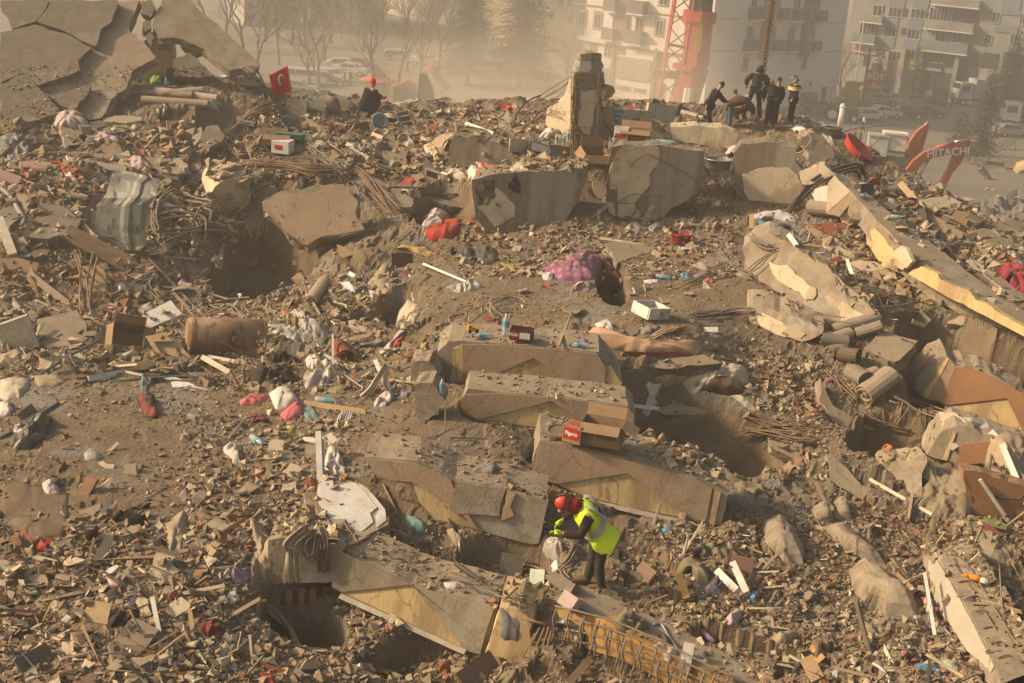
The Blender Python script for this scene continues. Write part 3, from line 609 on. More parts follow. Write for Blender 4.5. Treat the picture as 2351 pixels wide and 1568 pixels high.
pF1=vpl(Yp(3,1,0,970,35.2),Yp(3,1,800,1400,32.8),(0,.35,1))
Fb=slab('cracked_beam','long cracked beam with two cream plaster patches sloping down to the carpet rolls','beam',Z(3,1,'-60,740 30,640 150,600 350,700 560,820 760,980 950,1150 1085,1290 1010,1325 800,1405 700,1360 400,1210 200,1090 0,975 -50,900'),pF1,(.15,.9,.15),MC,.04,.22,308)
plate(Fb,'plaster',Z(3,1,'170,850 230,880 330,880 400,960 470,1000 520,1060 575,1080 580,1135 550,1175 480,1180 430,1110 330,1070 260,1020 200,950 180,900'),pF1,.05,MP,.05,.02)
plate(Fb,'plaster',Z(3,1,'650,1150 690,1138 760,1190 820,1200 900,1260 1020,1322 800,1395 780,1270 700,1210'),pF1,.05,MP,.05,.02)
pG1=vpl(Yp(3,1,0,1370,33.2),Yp(3,1,460,1530,32.2),(0,.5,1))
Gb=slab('lower_beam','dusty lower beam with a cracked cream patch under the long cracked beam','beam',Z(3,1,'-20,1230 100,1230 300,1290 450,1350 640,1440 560,1500 450,1540 300,1500 100,1420 -10,1370'),pG1,(.1,.9,.2),MC,.05,.16,309)
plate(Gb,'plaster',Z(3,1,'50,1295 120,1290 300,1390 480,1470 440,1510 300,1500 180,1450 90,1400'),pG1,.04,MP,.04,.02)
LB=[(3,1,'620,650 690,625 780,680 920,790 900,840 780,800 700,760','hollow brick slab with torn plaster below the rolled mat',.25,MP,.5,.1),(3,1,'865,850 930,835 1080,850 1250,905 1245,960 1080,970 900,930','cream and brick slab with a round stone on it',.2,MP,.3,.12),
(3,1,'1500,380 1450,320 1700,285 1820,345 1790,380 1600,395','flat cream plate on the right hand heap',.2,MP,.2,.15),(3,1,'1275,400 1350,370 1390,470 1290,475','grey cube block beside the long slab on the right heap',.3,MCG,1.0,.1),
(3,1,'1240,500 1310,460 1390,600 1380,620','angular grey chunk below the cube block on the right heap',.25,MCG,.8,.1),(3,1,'1000,290 1060,250 1110,320 1060,370','small cube block near the upper end of the long slab',.25,MP,1.0,.1),
(3,1,'1890,840 2010,880 2015,950 1890,930','pale square block on the right heap next to the pink quilt',.25,MP,1.2,.1),(3,1,'1930,960 1960,935 2080,980 2060,1060','rounded dusty block below the pale square one',.25,MC,.8,.1),
(3,1,'2080,990 2150,980 2351,1130 2351,1180 2200,1120','long dusty slab piece below the pink quilt',.2,MC,.5,.1),(3,1,'2040,520 2200,480 2351,455 2351,590 2150,610','long cream beam reaching the right edge above the pink quilt',.3,MC,.6,.1),
(3,1,'2010,660 2170,640 2351,700 2351,745 2100,740','flat slab plate near the right edge above the pink quilt',.12,MC,.1,.1),(3,1,'1900,590 2000,560 2170,600 2150,650 2010,640','stone step like slab at the right edge heap',.15,MC,.2,.1),
(3,1,'1520,520 1560,440 1830,600 1820,650 1690,640 1680,620','cream L shaped wall piece on the right heap',.3,M_BRN,.7,.1),(3,1,'1120,370 1200,330 1300,360 1240,400 1160,400','broken slab chips near the top of the right heap',.12,MCG,.3,.1),
(3,1,'1330,1095 1380,1100 1420,1250 1340,1250','upright board in the shade under the long slab',.05,ML,1.5,.1),(3,1,'1430,1260 1460,1250 1560,1350 1540,1370','small beam piece under the long slab',.2,MC,.7,.1),
(3,1,'1700,1360 1830,1310 1845,1360 1820,1400 1700,1380','brick and plaster cube under the long slab',.25,MP,.9,.1),(3,2,'980,130 1120,-20 1330,40 1440,70 1280,240 1240,250 1070,190','dusty concrete plate with rebar at its lower edge right of the carpet rolls',.35,MC,.3,.2),
(3,2,'1210,280 1290,250 1370,250 1330,300 1250,340','round concrete lump under the dusty plate',.3,MC,.8,.1)]
for i,(c,r,s,lb,th,mm,st,lf)in en(LB):lie('slab_piece',lb,Z(c,r,s),th,mm,.03,320+i,steep=st,lift=lf,seg=.14)
pI=vpl(Yp(3,2,1640,600,30.6),Yp(3,2,2351,880,29.6),(0,.1,1))
I_=slab('balcony_beam','rust brown and ochre balcony beam above the curtains at the right edge','beam',Z(3,2,'1400,480 1460,330 1560,230 1690,205 1770,285 1850,290 2000,340 2200,440 2400,545 2400,900 1980,750 1670,630 1480,560'),pI,(.1,1.0,.12),MC,.05,.18,350)
plate(I_,'plaster',Z(3,2,'1690,212 1712,225 1525,572 1485,540 1505,490 1590,380 1640,280'),pI,.03,M_YEL,.03,.012)
plate(I_,'grey_band',Z(3,2,'1715,228 1768,292 1640,592 1530,566'),pI,.015,M_BRN,.01,.01)
plate(I_,'brown_face',Z(3,2,'1772,300 1850,292 2000,342 2200,445 2400,545 2400,900 2351,860 2210,560 1690,620 1640,596'),pI,.06,mat('rust_plaster',(.31,.16,.075),(.26,.135,.065),1.2,.85,.2,14,.3),.05,.008)
plate(I_,'yellow_triangle',Z(3,2,'1690,622 2208,562 2351,862 2351,880 1980,745'),pI,.015,M_YEL,.012,0,1)
aa,bb=[onpl(*Z1(3,2,*q),*pI)+tw(pI[1],pI[0])*.07 for q in((1672,640),(2400,910))];bar('trim_strip','','',aa,bb,.09,.05,MS_,jit=.02,parent=I_)
pJ=vpl(Yp(3,2,1520,1045,28.4),Yp(3,2,2150,1200,27.8),(0,.1,1))
J_=slab('balcony_beam','lower balcony beam at the right edge behind the lace and beige curtains','beam',Z(3,2,'1520,1045 1600,880 1640,840 1780,800 2080,880 2400,1000 2400,1300 2150,1200 1980,1125 1760,1120'),pJ,(.1,.9,.1),MC,.05,.18,351)
plate(J_,'plaster',Z(3,2,'1745,850 1772,850 1690,1095 1652,1080'),pJ,.03,M_YEL,.03,.012)
plate(J_,'brown_face',Z(3,2,'1815,955 2080,930 2300,990 2300,1200 1990,1118 1770,1130'),pJ,.03,MATS['rust_plaster'],.025,.008)
pK=vpl(Yp(3,2,1900,1500,26.9),Yp(3,2,2351,1540,26.8),(0,.05,1))
slab('lower_wall','shaded brown wall behind the beige curtain at the right edge','wall piece',Z(3,2,'1830,1180 2000,1200 2400,1330 2400,1600 1900,1560 1850,1400'),pK,(0,.4,0),MATS['rust_plaster'],.03,.2,352)
slab('shaded_column','broken concrete column half hidden by the lace curtain','column',Z(3,2,'1130,1130 1250,1060 1400,1080 1500,1060 1500,1400 1400,1390 1160,1180'),vpl(Yp(3,2,1200,1180,27.6),Yp(3,2,1450,1380,27)),(0,.6,0),MC,.08,.16,353)
pL=vpl(Yp(3,3,1490,560,24.6),Yp(3,3,2080,1480,19.8),(.15,.5,1))
Lb=slab('fallen_pillar','long fallen pillar with a smooth pale side in the bottom right corner','column',Z(3,3,'1485,560 1490,480 1600,450 1650,560 1720,680 1900,1000 2110,1420 2150,1580 2000,1580 1960,1400 1860,1280 1720,1080 1600,940 1540,760'),pL,(.75,.42,.12),MC,.05,.16,354,rings=3)
plate(Lb,'smooth_face',Z(3,3,'1540,600 1545,520 1600,500 1650,570 1720,690 1900,1010 2110,1430 2080,1480 1990,1385 1870,1290 1740,1080 1610,930'),pL,.03,mat('pale_render',(.42,.37,.29),(.37,.32,.25),1.5,.85,.15,14,.2),.03,.012)
pW=tri((1335,1375,21.4),(1750,1568,19.0),(1400,1400,21.2));pW=[at(1400,1400,20.9),V3((.12,-.2,1)).normalized()]
slab('walkway_slab','smooth dusty slab running down to the bottom edge below the rescuer','slab',Z(2,3,'450,850 500,790 640,730 800,760 1080,900 1450,1060 1900,1290 2120,1400 2350,1600 1990,1600 1700,1450 1500,1335 1200,1130 900,1010 700,930'),pW,(0,.2,-.3),MC,.03,.2,360)
pO=vpl(Yp(2,3,600,1190,20.0),Yp(2,3,1000,1340,19.6),(0,.25,1))
slab('orange_wall','strong orange plastered wall behind the bent rebar grid in the foreground','wall piece',Z(2,3,'480,935 700,960 1000,1075 1500,1330 2000,1580 1500,1600 1000,1345 750,1275 560,1180'),pO,(0,.35,0),M_ORG,.03,.25,361)
for s,lb,mm,bl in(('110,170 250,120 330,200 400,330 470,420 460,560 330,570 240,480 140,380 100,270','smooth dust covered block half buried in gravel right of centre',MC,.35),('850,600 940,510 1080,600 1200,700 1350,850 1455,950 1430,1030 1150,1000 1080,910 930,850 860,720','large buried block with an ochre corner left of the pink haired doll',MC,.5),
('620,230 760,200 900,300 1050,430 1170,560 1100,600 940,510 800,420 700,320','long dusty ridge of concrete above the large buried block',MC,.3),('680,70 770,10 860,100 872,170 780,165','pale rounded boulder high on the gravel slope at lower right',MC,.3),('530,80 600,50 700,100 720,180 600,200 550,150','flat dusty boulder left of the pale rounded one',MC,.3)):
 drape('buried_block',lb,'boulder',Z(3,3,s),mm,bl,.12,.5,len(s),rings=7,smooth=False)
for s,c,r in(('1600,450 1880,560 2351,1350 2351,1640 2150,1640 2110,1420',3,3),('660,70 830,110 950,220 1200,430 1500,640 1900,960 2351,1290 2351,1400 1430,850',3,1),('450,850 640,730 1080,900 1450,1060 1900,1290 2350,1640 1990,1640 1200,1130',2,3),('0,640 350,700 760,980 1085,1290 800,1400 0,975',3,1),('60,190 900,160 850,650 490,700',1,1)):maskp(Z(c,r,s))
maskp([(725,1120),(746,1098),(805,1106),(843,1122),(880,1158),(885,1200),(827,1235),(746,1200)])
CARVE.append((Z(3,3,'1600,450 1880,560 2351,1350 2351,1640 2150,1640 2110,1420'),pL[0]+V3((.3,.2,.05)),V3((-.35,-.3,1)).normalized()))
for i,(c,r,s,lb)in en(((2,2,'1050,210 1400,225 1750,185 1900,260 1500,300 1100,280','dusty ledge of broken floor under the peach mattress'),(2,2,'1150,595 1400,600 1700,640 1780,700 1400,710','dusty slab edge below the knotted white curtain'),(3,2,'600,380 700,620 1000,790 1070,840 900,830 700,750 590,560','curved dusty slab edge under the carpet rolls'),(3,2,'650,1010 830,1160 1000,1380 1160,1510 900,1400 700,1260','long dusty broken edge above the gravel slope'),(3,2,'150,900 400,1010 650,1180 560,1200 350,1080 180,980','dusty slab edge in the middle of the dark hollow'))):lie('slab_piece',lb,Z(c,r,s),.35,MC,.06,400+i,steep=.6,seg=.2)
CARVE.append((Z(3,1,'1040,440 2380,1290 2380,1500 1370,960'),pS[0],pS[1]))
CARVE.append(([(428,726),(608,736),(608,826),(520,822),(428,812)],at(519,775,33.9),V3((0,-1,.3))))
carve()
# background: street, buildings, trees, vehicles
GZ=-.4
def flatg(px,py):return flat(px,py,GZ)
ML_=mat('dark_glass',(.035,.04,.045),(.05,.055,.06),2,.12,0,10,.12,.5)
MF=mat('window_frame',(.55,.52,.47),rough=.5,bump=0,dust=.1)
MD_=mat('dark_metal',(.035,.033,.03),(.06,.05,.045),5,.6,.1,20,.3)
M_TYRE=mat('tyre',(.02,.02,.02),rough=.9,bump=.1,dust=.4)
M_RED=mat('crane_red',(.42,.045,.02),(.34,.04,.02),1.2,.5,.1,10,.25,.4)
class Fac:
 def __init__(s,a,b,name,lbl,m,zt,depth=12,gp=None):
  s.A=flatg(*a);s.B=flatg(*b);s.u=(s.B-s.A).normalized();s.L=(s.B-s.A).length;n=V3((s.u.y,-s.u.x,0));s.n=n if n.dot(C0-s.A)>0 else-n
  s.M=Matrix(((s.u.x,-s.n.x,0,s.A.x),(s.u.y,-s.n.y,0,s.A.y),(0,0,1,GZ),(0,0,0,1)))
  s.t=bpy.data.objects.new(name,None);COL.objects.link(s.t);s.t.matrix_world=s.M;tag(s.t,lbl,'building',gp);s.h=zt;s.meshes={}
  if m:MB().box((s.L/2,depth/2,zt/2),(s.L,depth,zt)).part('wall',m,s.t)
 def uv(s,px,py):
  p=onpl(px,py,s.A,s.n);q=s.M.inverted()@p;return q.x,q.z
 def win(s,px,py,w,h,nm=2,surround=None,m=None):
  u,z=s.uv(px,py);key=(w,h,nm)
  if key not in s.meshes:
   f=.07;b=MB()
   for c,d in(((0,-.03,h/2),(w,.12,f)),((0,-.03,-h/2),(w+.12,.2,f)),((-w/2,-.03,0),(f,.12,h)),((w/2,-.03,0),(f,.12,h))):b.box(c,d)
   for k in range(1,nm):b.box((-w/2+w*k/nm,-.03,0),(f*.7,.09,h))
   s.meshes[key]=(b.mesh('window'),MB().box((0,.0,0),(w-.05,.05,h-.05)).mesh('pane'))
  fr,pa=s.meshes[key]
  o=link('window',fr,m or MF,s.t);o.location=(u,-.02,z)
  p=link('pane',pa,ML_,o);p.location=(0,-.012,0)
  if surround:q=MB().box((0,0,.05),(w+.5,.05,h+.5)).part('surround',surround,s.t);q.location=(u,0,z)
  return o
 def bx(s,name,px,py,w,h,d,m,up=0,y=None):
  u,z=s.uv(px,py);o=MB().box((0,0,0),(w,d,h)).part(name,m,s.t);o.location=(u,-d/2+(y or 0),z);return o
 def balcony(s,px,py,w,h,d=1.2,m=None):
  u,z=s.uv(px,py);o=MB().box((0,-d,0),(w,.06,h)).box((-w/2,-d/2,0),(.05,d,h)).box((w/2,-d/2,0),(.05,d,h)).part('balcony',m or M_GREY,s.t);o.location=(u,0,z)
  f=MB().box((0,-d/2,-h/2-.08),(w+.1,d+.1,.16)).part('balcony_floor',M_DUW,o)
  return o
M_DUW=mat('pink_white_wall',(.68,.61,.54),(.62,.56,.49),.25,.85,.1,3,.0,stretch=(1,1,.3),c3=(.58,.5,.43),s3=.2)
M_GREY=mat('grey_balcony_panel',(.12,.115,.105),(.14,.135,.12),2,.6,.1,8,0)
M_BRK=mat('brown_brickwork',(.24,.16,.12),(.20,.13,.10),3,.9,.3,8,0)
M_BRW=mat('brown_surround',(.30,.21,.15),(.27,.19,.14),2,.8,0,8,0)
k=170/F
A=Fac((1328,216),(1612,262),'apartment_building','white apartment building with a perforated panel and lettering, left of the crane',M_DUW,27)
def zw(c,x,y):return Z1(c,0,x,y)
for x,y,w,h,s_ in((705,165,62,125,1),(838,180,62,120,1),(990,190,52,105,0),(1192,215,72,110,0),(1365,240,66,120,1),(1400,5,70,70,1),(925,430,70,105,0),(800,405,60,80,0),(1400,512,70,110,0),(1375,785,70,130,0),(900,640,60,110,0)):
 A.win(*zw(2,x,y),w*.0141,h*.0141,2 if w>40 else 1,M_BRW if s_ else None)
for x,y,w,h in((958,288,110,95),(1175,318,150,105),(975,40,110,100),(1198,60,150,105)):A.balcony(*zw(2,x,y),w*.0141,h*.0141)
A.bx('brick_pilaster',*zw(2,1058,100),1.5,9.5,.35,M_BRK)
A.bx('storey_ledge',*zw(2,1150,385),15,.5,.5,M_DUW);A.bx('storey_ledge',*zw(2,1100,85),16,.12,.15,M_BRW)
for x,y in((967,640),(1325,680)):A.bx('recess_post',*zw(2,x,y),.35,7.2,.5,M_GREY)
A.bx('sign_wall',*zw(2,1140,660),4.9,6.2,.2,M_DUW)
pan=A.bx('perforated_panel',*zw(2,1152,590),4.3,2.5,.15,M_BRW,y=-.22)
dots=MB()
rr=random.Random(3)
for i in range(34):
 for j in range(18):
  if rr.random()<.55:dots.box((-2.05+i*.124,-.085,-1.14+j*.134),(.06,.02,.06))
link('perforation',dots.mesh('perforation'),M_DUW,pan)
A.bx('canopy',*zw(2,1130,865),5.2,.6,1.6,M_BRW)
A.bx('entrance',*zw(2,1120,950),4.6,2.0,.15,MD_)
for x,y in((1127,425),(1197,437)):A.win(*zw(2,x,y),.6,.5,1)
def txm(txt,size,ext=.02,bold=0):
 cu=bpy.data.curves.new('t','FONT');cu.body=txt;cu.size=size;cu.extrude=ext;cu.align_x='CENTER';cu.align_y='CENTER';cu.offset=bold;cu.resolution_u=2
 o=bpy.data.objects.new('t',cu);COL.objects.link(o);dg=bpy.context.evaluated_depsgraph_get();me=bpy.data.meshes.new_from_object(o.evaluated_get(dg));bpy.data.objects.remove(o);bpy.data.curves.remove(cu)
 me.name='lettering';return me
def fac_text(f,txt,px,py,size,m,y=-.4,bold=.01):
 me=txm(txt,size,.03,bold);me.transform(Matrix.Rotation(R(90),4,'X'));o=link('lettering',me,m,f.t);u,z=f.uv(px,py);o.location=(u,y,z);return o
fac_text(A,'DURU  PARK',*zw(2,1128,763),.72,M_BRW,-.3,.02)
B2=Fac((1612,262),(1916,236),'apartment_building','pinkish white building with grey balconies and a blue door behind the working men',M_DUW,27)
for c,x,y,w,h in((2,2130,280,85,105),(2,2333,288,50,100),(2,2092,547,85,115),(2,2165,20,85,80),(3,30,28,85,70),(3,240,28,60,75),(3,10,285,60,100),(3,200,290,60,100),(3,350,290,90,100),(3,535,290,55,105),(3,400,30,100,90),(3,585,30,60,90),(3,463,540,70,105)):
 B2.win(*zw(c,x,y),w*.0145,h*.0145,2)
for c,x,y,w,h in((2,2165,112,140,95),(2,2125,385,150,90),(2,2325,385,60,90),(3,40,107,130,90),(3,262,118,115,90),(3,395,125,130,95),(3,590,132,110,90),(3,10,383,100,85),(3,215,385,110,85),(3,342,388,140,85),(3,540,390,110,85)):
 B2.balcony(*zw(c,x,y),w*.0145,h*.0145,.8)
for c,x,y in((3,130,160),(3,478,160),(2,2270,170)):B2.bx('brick_pilaster',*zw(c,x,y),1.35,9,.9 if c==3 else .3,M_BRK)
for c,x,y,L in((3,700,195,6),(2,1950,160,5),(2,1880,437,7),(3,720,440,5)):B2.bx('groove',*zw(c,x,y),L,.09,.03,M_BRW)
B2.bx('door',*zw(3,628,812),1.15,2.0,.08,mat('blue_door',(.05,.10,.19),rough=.6,bump=0,dust=0))
ac=B2.bx('air_conditioner',*zw(3,490,710),1.0,.95,.45,M_DUW);MB().tube([(0,-.24,0),(0,-.27,0)],.3,12).part('fan_grille',MD_,ac)
B2.bx('low_roof_hut',*zw(3,470,830),2.2,1.2,1.2,M_GREY)
M_G2=mat('grey_beige_wall',(.27,.26,.23),(.23,.22,.20),.3,.9,.1,3,0,c3=(.2,.19,.17),s3=.2)
M_BL=mat('blue_grey_panel',(.17,.20,.22),(.14,.17,.19),.5,.9,.1,3,0)
D=Fac((1930,200),(2400,262),'apartment_building','grey block with blue panels and shops below at the upper right',M_G2,27)
for x,y,w,h,n_ in((1095,90,80,90,2),(1245,105,115,80,3),(1440,118,120,80,3),(1022,250,165,105,5),(1202,275,100,80,3),(1402,295,110,80,3),(1632,310,85,90,2),(1780,320,90,90,2),(2112,150,60,90,2),(2338,160,50,90,2),(2042,335,60,80,2),(2262,335,60,80,2),(1180,470,80,80,2),(1260,480,80,80,2),(1400,470,180,80,5),(1585,495,140,80,4)):
 D.win(*zw(3,x,y),w*.0158,h*.0158,n_)
w_=D.win(*zw(3,1635,125),3.0,1.6,6);w_=D.win(*zw(3,1850,135),3.5,1.6,6,m=MD_)
for x,y,w,h in((1265,20,130,80),(1470,32,130,80),(1215,195,115,85),(1420,213,120,90),(1180,362,120,90),(1378,382,130,95),(2240,60,150,130),(2200,250,190,60)):D.bx('blue_panel',*zw(3,x,y),w*.0158,h*.0158,.12,M_BL)
for x,y,w,h,mm in((1720,218,420,80,M_G2),(990,330,205,70,M_BL),(1680,398,400,90,M_BL),(1060,160,190,60,M_G2),(1780,20,400,60,M_G2)):D.balcony(*zw(3,x,y),w*.0158,h*.0158,1.3,mm)
for x,y,w,h in((1330,110,45,70),(1320,270,50,60),(1140,80,30,60),(1515,130,30,60)):D.bx('broken_opening',*zw(3,x,y),w*.0158,h*.0158,.05,MD_)
M_SGR=mat('green_sign',(.20,.30,.06),rough=.6,bump=0,dust=0);M_SBL=mat('navy_sign',(.03,.06,.09),rough=.6,bump=0,dust=0);M_SCR=mat('cream_sign',(.50,.42,.30),rough=.6,bump=0,dust=0)
M_LETW=mat('white_letters',(.7,.68,.64),rough=.6,bump=0,dust=0);M_LETR=mat('red_letters',(.5,.08,.04),rough=.6,bump=0,dust=0)
D.bx('shop_sign',*zw(3,990,420),3.3,1.2,.3,M_SCR);fac_text(D,'ÖZEL',*zw(3,950,418),.7,M_LETR,-.36)
D.bx('shop_sign',*zw(3,1368,552),3.1,1.3,.3,M_SGR)
D.bx('shop_sign',*zw(3,1560,572),2.6,1.2,.3,M_SBL);fac_text(D,'GCEHOLM',*zw(3,1565,595),.5,M_LETW,-.36)
for x,y,w,h in((1500,700,105,140),(1590,700,60,150),(1680,700,120,150),(1400,690,80,120),(1720,520,90,120),(1100,600,130,120),(1860,650,180,150),(1000,520,60,90),(1880,520,160,110),(2060,520,140,130),(2250,520,160,130)):
 D.bx('shop_window',*zw(3,x,y),w*.0158,h*.0158,.06,ML_)
for x,y in((1450,640),(1760,650),(1160,620),(1300,600)):D.bx('pillar',*zw(3,x,y),.6,6,.8,M_G2)
E2=Fac((1236,118),(1335,112),'apartment_building','pale yellow apartment building fading into the haze left of the white one',mat('yellow_wall',(.55,.42,.22),(.5,.38,.2),.3,.9,0,3,0),30)
for x,y in((600,8),(600,150),(440,130),(340,12),(330,130),(520,10)):E2.win(*zw(2,x,y),1.4,1.5,2)
for i,(a,b,c_)in en((((560,60),(690,66),(.36,.31,.25)),((760,58),(880,54),(.40,.36,.30)),((930,40),(1040,44),(.42,.36,.28)),((1060,62),(1200,60),(.38,.34,.30)))):
 f=Fac(a,b,'apartment_building',['hazy block of flats behind the bare trees, leftmost of the far ones','hazy pale block of flats second from the left behind the bare trees','hazy block of flats above the man in the red hat','hazy block of flats behind the two tall conifers'][i],mat('far_wall_%s'%'abcd'[i],c_,bump=0,dust=0),24,14)
 for q in range(4):
  for w2 in range(4):f.win(a[0]+(b[0]-a[0])*(q+.5)/4,a[1]-20-w2*26+(b[1]-a[1])*(q+.5)/4,1.1,1.3,2)
  # trees
def btr(px,py,hgt,lbl,seed,levels=5,name='bare_tree',gp=None,m=None,lean=0,r0=None,spread=.55,nb=3,pos=None,twigs=True):
 r=random.Random(seed);base=pos or flatg(px,py);t=thing(name,base,lbl,'tree',gp);TR=MB();BRn=MB();r0=r0 or hgt*.016
 def grow(p,d,L,rad,lv,mb):
  P=[p];k=3
  for i in range(k):d=(d+V3((r.gauss(0,.10),r.gauss(0,.10),r.uniform(0,.10)))).normalized();P.append(P[-1]+d*L/k)
  mb.tube(P,[rad*(1-.42*i/k)for i in range(k+1)],5 if lv>3 else 3,cap=False)
  if lv<=0:return
  for i in range(nb+(1 if lv<3 and twigs else 0)):
   a=r.uniform(0,6.28);s=r.uniform(.3,spread)*(1.25 if lv<3 else 1);o=d.orthogonal().normalized();o.rotate(Matrix.Rotation(a,3,d));nd=(d+o*s*1.3+V3((0,0,.12))).normalized()
   at_=r.randint(1,k)if i else k;grow(P[at_],nd,L*r.uniform(.6,.86),rad*.56,lv-1,BRn)
 grow(V3((0,0,0)),V3((lean,0,1)).normalized(),hgt*.27,r0,levels,TR)
 M=m or M_BARK;TR.part('trunk',M,t,True);BRn.part('crown',M,t);return t
M_BARK=mat('bark',(.07,.055,.04),(.05,.04,.03),3,.95,.3,12,0)
M_BARKL=mat('pale_bark',(.17,.14,.10),(.12,.10,.075),3,.95,.3,12,0)
for i,(x,y,h,lb,md)in en(((732,212,15,'tall bare tree with a straight pale trunk above the yellow machine',M_BARKL),(712,202,11,'dark thick trunked bare tree beside the white van',M_BARK),(861,244,15,'wide bare tree directly behind the man in the red hat',M_BARK),(961,216,16,'tall forked bare tree over the playground',M_BARKL),
(914,190,13,'slim bare tree between the wide tree and the forked one',M_BARK),(590,168,14,'bare tree just right of the leaning slab edge',M_BARK),(640,150,15,'twiggy bare tree in the haze right of the leaning slab',M_BARKL),(560,120,15,'bare tree half hidden by the top of the leaning slab',M_BARK),(1004,172,14,'bare tree left of the first conifer',M_BARK))):
 btr(x,y,h,lb,10+i,6 if i in(0,2,3)else 5,m=md)
for i,(x,y,h)in en(((480,112,15),(520,90,16),(610,96,15),(668,104,14),(700,84,16),(760,100,15),(800,80,16),(835,118,14),(880,92,15),(930,82,15),(985,100,15),(1030,84,16),(1110,100,15),(1200,112,14),(745,140,12),(1150,90,15))):
 btr(x,y,h,'faint bare tree in the haze far behind the playground',40+i,5,gp='hazy trees in the distance')
btr(1349,235,10,'thin bare sapling in front of the apartment building with the perforated panel',61,5,pos=at(1349,150,150)+V3((0,0,-6)))
btr(1300,200,9,'pale twiggy tree in the dust left of the apartment building',62,5,m=M_BARKL)
M_BRL=mat('dry_leaf_bark',(.20,.11,.07),(.16,.085,.055),3,.95,.3,12,0)
btr(1928,216,8.5,'tree with dry leaves at the corner of the white building',63,5)
btr(2070,232,6.5,'small reddish tree behind the parked pickup',64,5,m=M_BRL)
btr(2036,234,5.5,'small reddish tree left of the pickup',65,5,m=M_BRL)
btr(2336,205,8,'dark bare tree above the truck cab at the right edge',66,5)
btr(2330,345,3.2,'low tangle of bare twigs right of the dark spruce',67,5,spread=.9)
def conifer(pos,h,w,lbl,seed,m,name='conifer',n=2600,fl=.55,top=1.0):
 r=random.Random(seed);t=thing(name,pos,lbl,'tree');TR=MB().tube([(0,0,0),(.05,0,h*.5),(0,0,h)],[h*.018,h*.012,.01],6);TR.part('trunk',M_BARK,t,True)
 b=MB();tiers=int(h*2.6)
 for i in range(tiers):
  z=h*(.10+.9*i/tiers);rad=w*(1-(i/tiers)**1.15)*r.uniform(.75,1.15)+.15
  for j in range(int(7+rad*4)):
   a=r.uniform(0,6.28);L=rad*r.uniform(.55,1.05);d=V3((math.cos(a),math.sin(a),-.22));steps=int(L/.28)+1
   for q in range(steps):
    c=d*L*(q+1)/steps+V3((r.gauss(0,.1),r.gauss(0,.1),z+r.gauss(0,.12)))
    for e in range(4):
     s=fl*r.uniform(.5,1.1);a2=a+r.uniform(-1.1,1.1);v=V3((math.cos(a2),math.sin(a2),r.uniform(-.7,.25)))*s;o=V3((-math.sin(a2),math.cos(a2),r.uniform(-.4,.4)))*s*.16
     k=len(b.v);b.v+=[c-o,c+o,c+v];b.f.append((k,k+1,k+2))
 b.part('crown',m,t);return t
M_NEED=mat('needles',(.045,.055,.035),(.06,.065,.04),2,.95,0,8,0)
M_NEED2=mat('dusty_needles',(.075,.078,.055),(.055,.06,.042),2,.95,0,8,0)
conifer(flatg(1071,196),17,4.0,'tall conifer with ragged tiers in the dust cloud, left of the pair',1,M_NEED2)
conifer(flatg(1190,200),19,5.0,'broad tall conifer in the dust cloud, right of the pair',2,M_NEED)
conifer(flatg(2243,372),9.5,2.3,'dark spruce standing above the orange excavators at the right',3,M_NEED,fl=.5)
conifer(flatg(2196,352),4.6,1.7,'low dark evergreen bush left of the dark spruce',4,M_NEED)
conifer(flatg(2010,222),6.5,1.4,'slim evergreen behind the red and white shop sign',5,M_NEED2)
conifer(flatg(2093,230),7.5,1.5,'slim evergreen in front of the green shop sign',6,M_NEED2)
conifer(flatg(2137,238),2.6,.8,'small evergreen shrub by the green container',7,M_NEED2)
conifer(flatg(2310,262),11,3.6,'large dim evergreen beside the right edge of the grey block',8,M_NEED2)
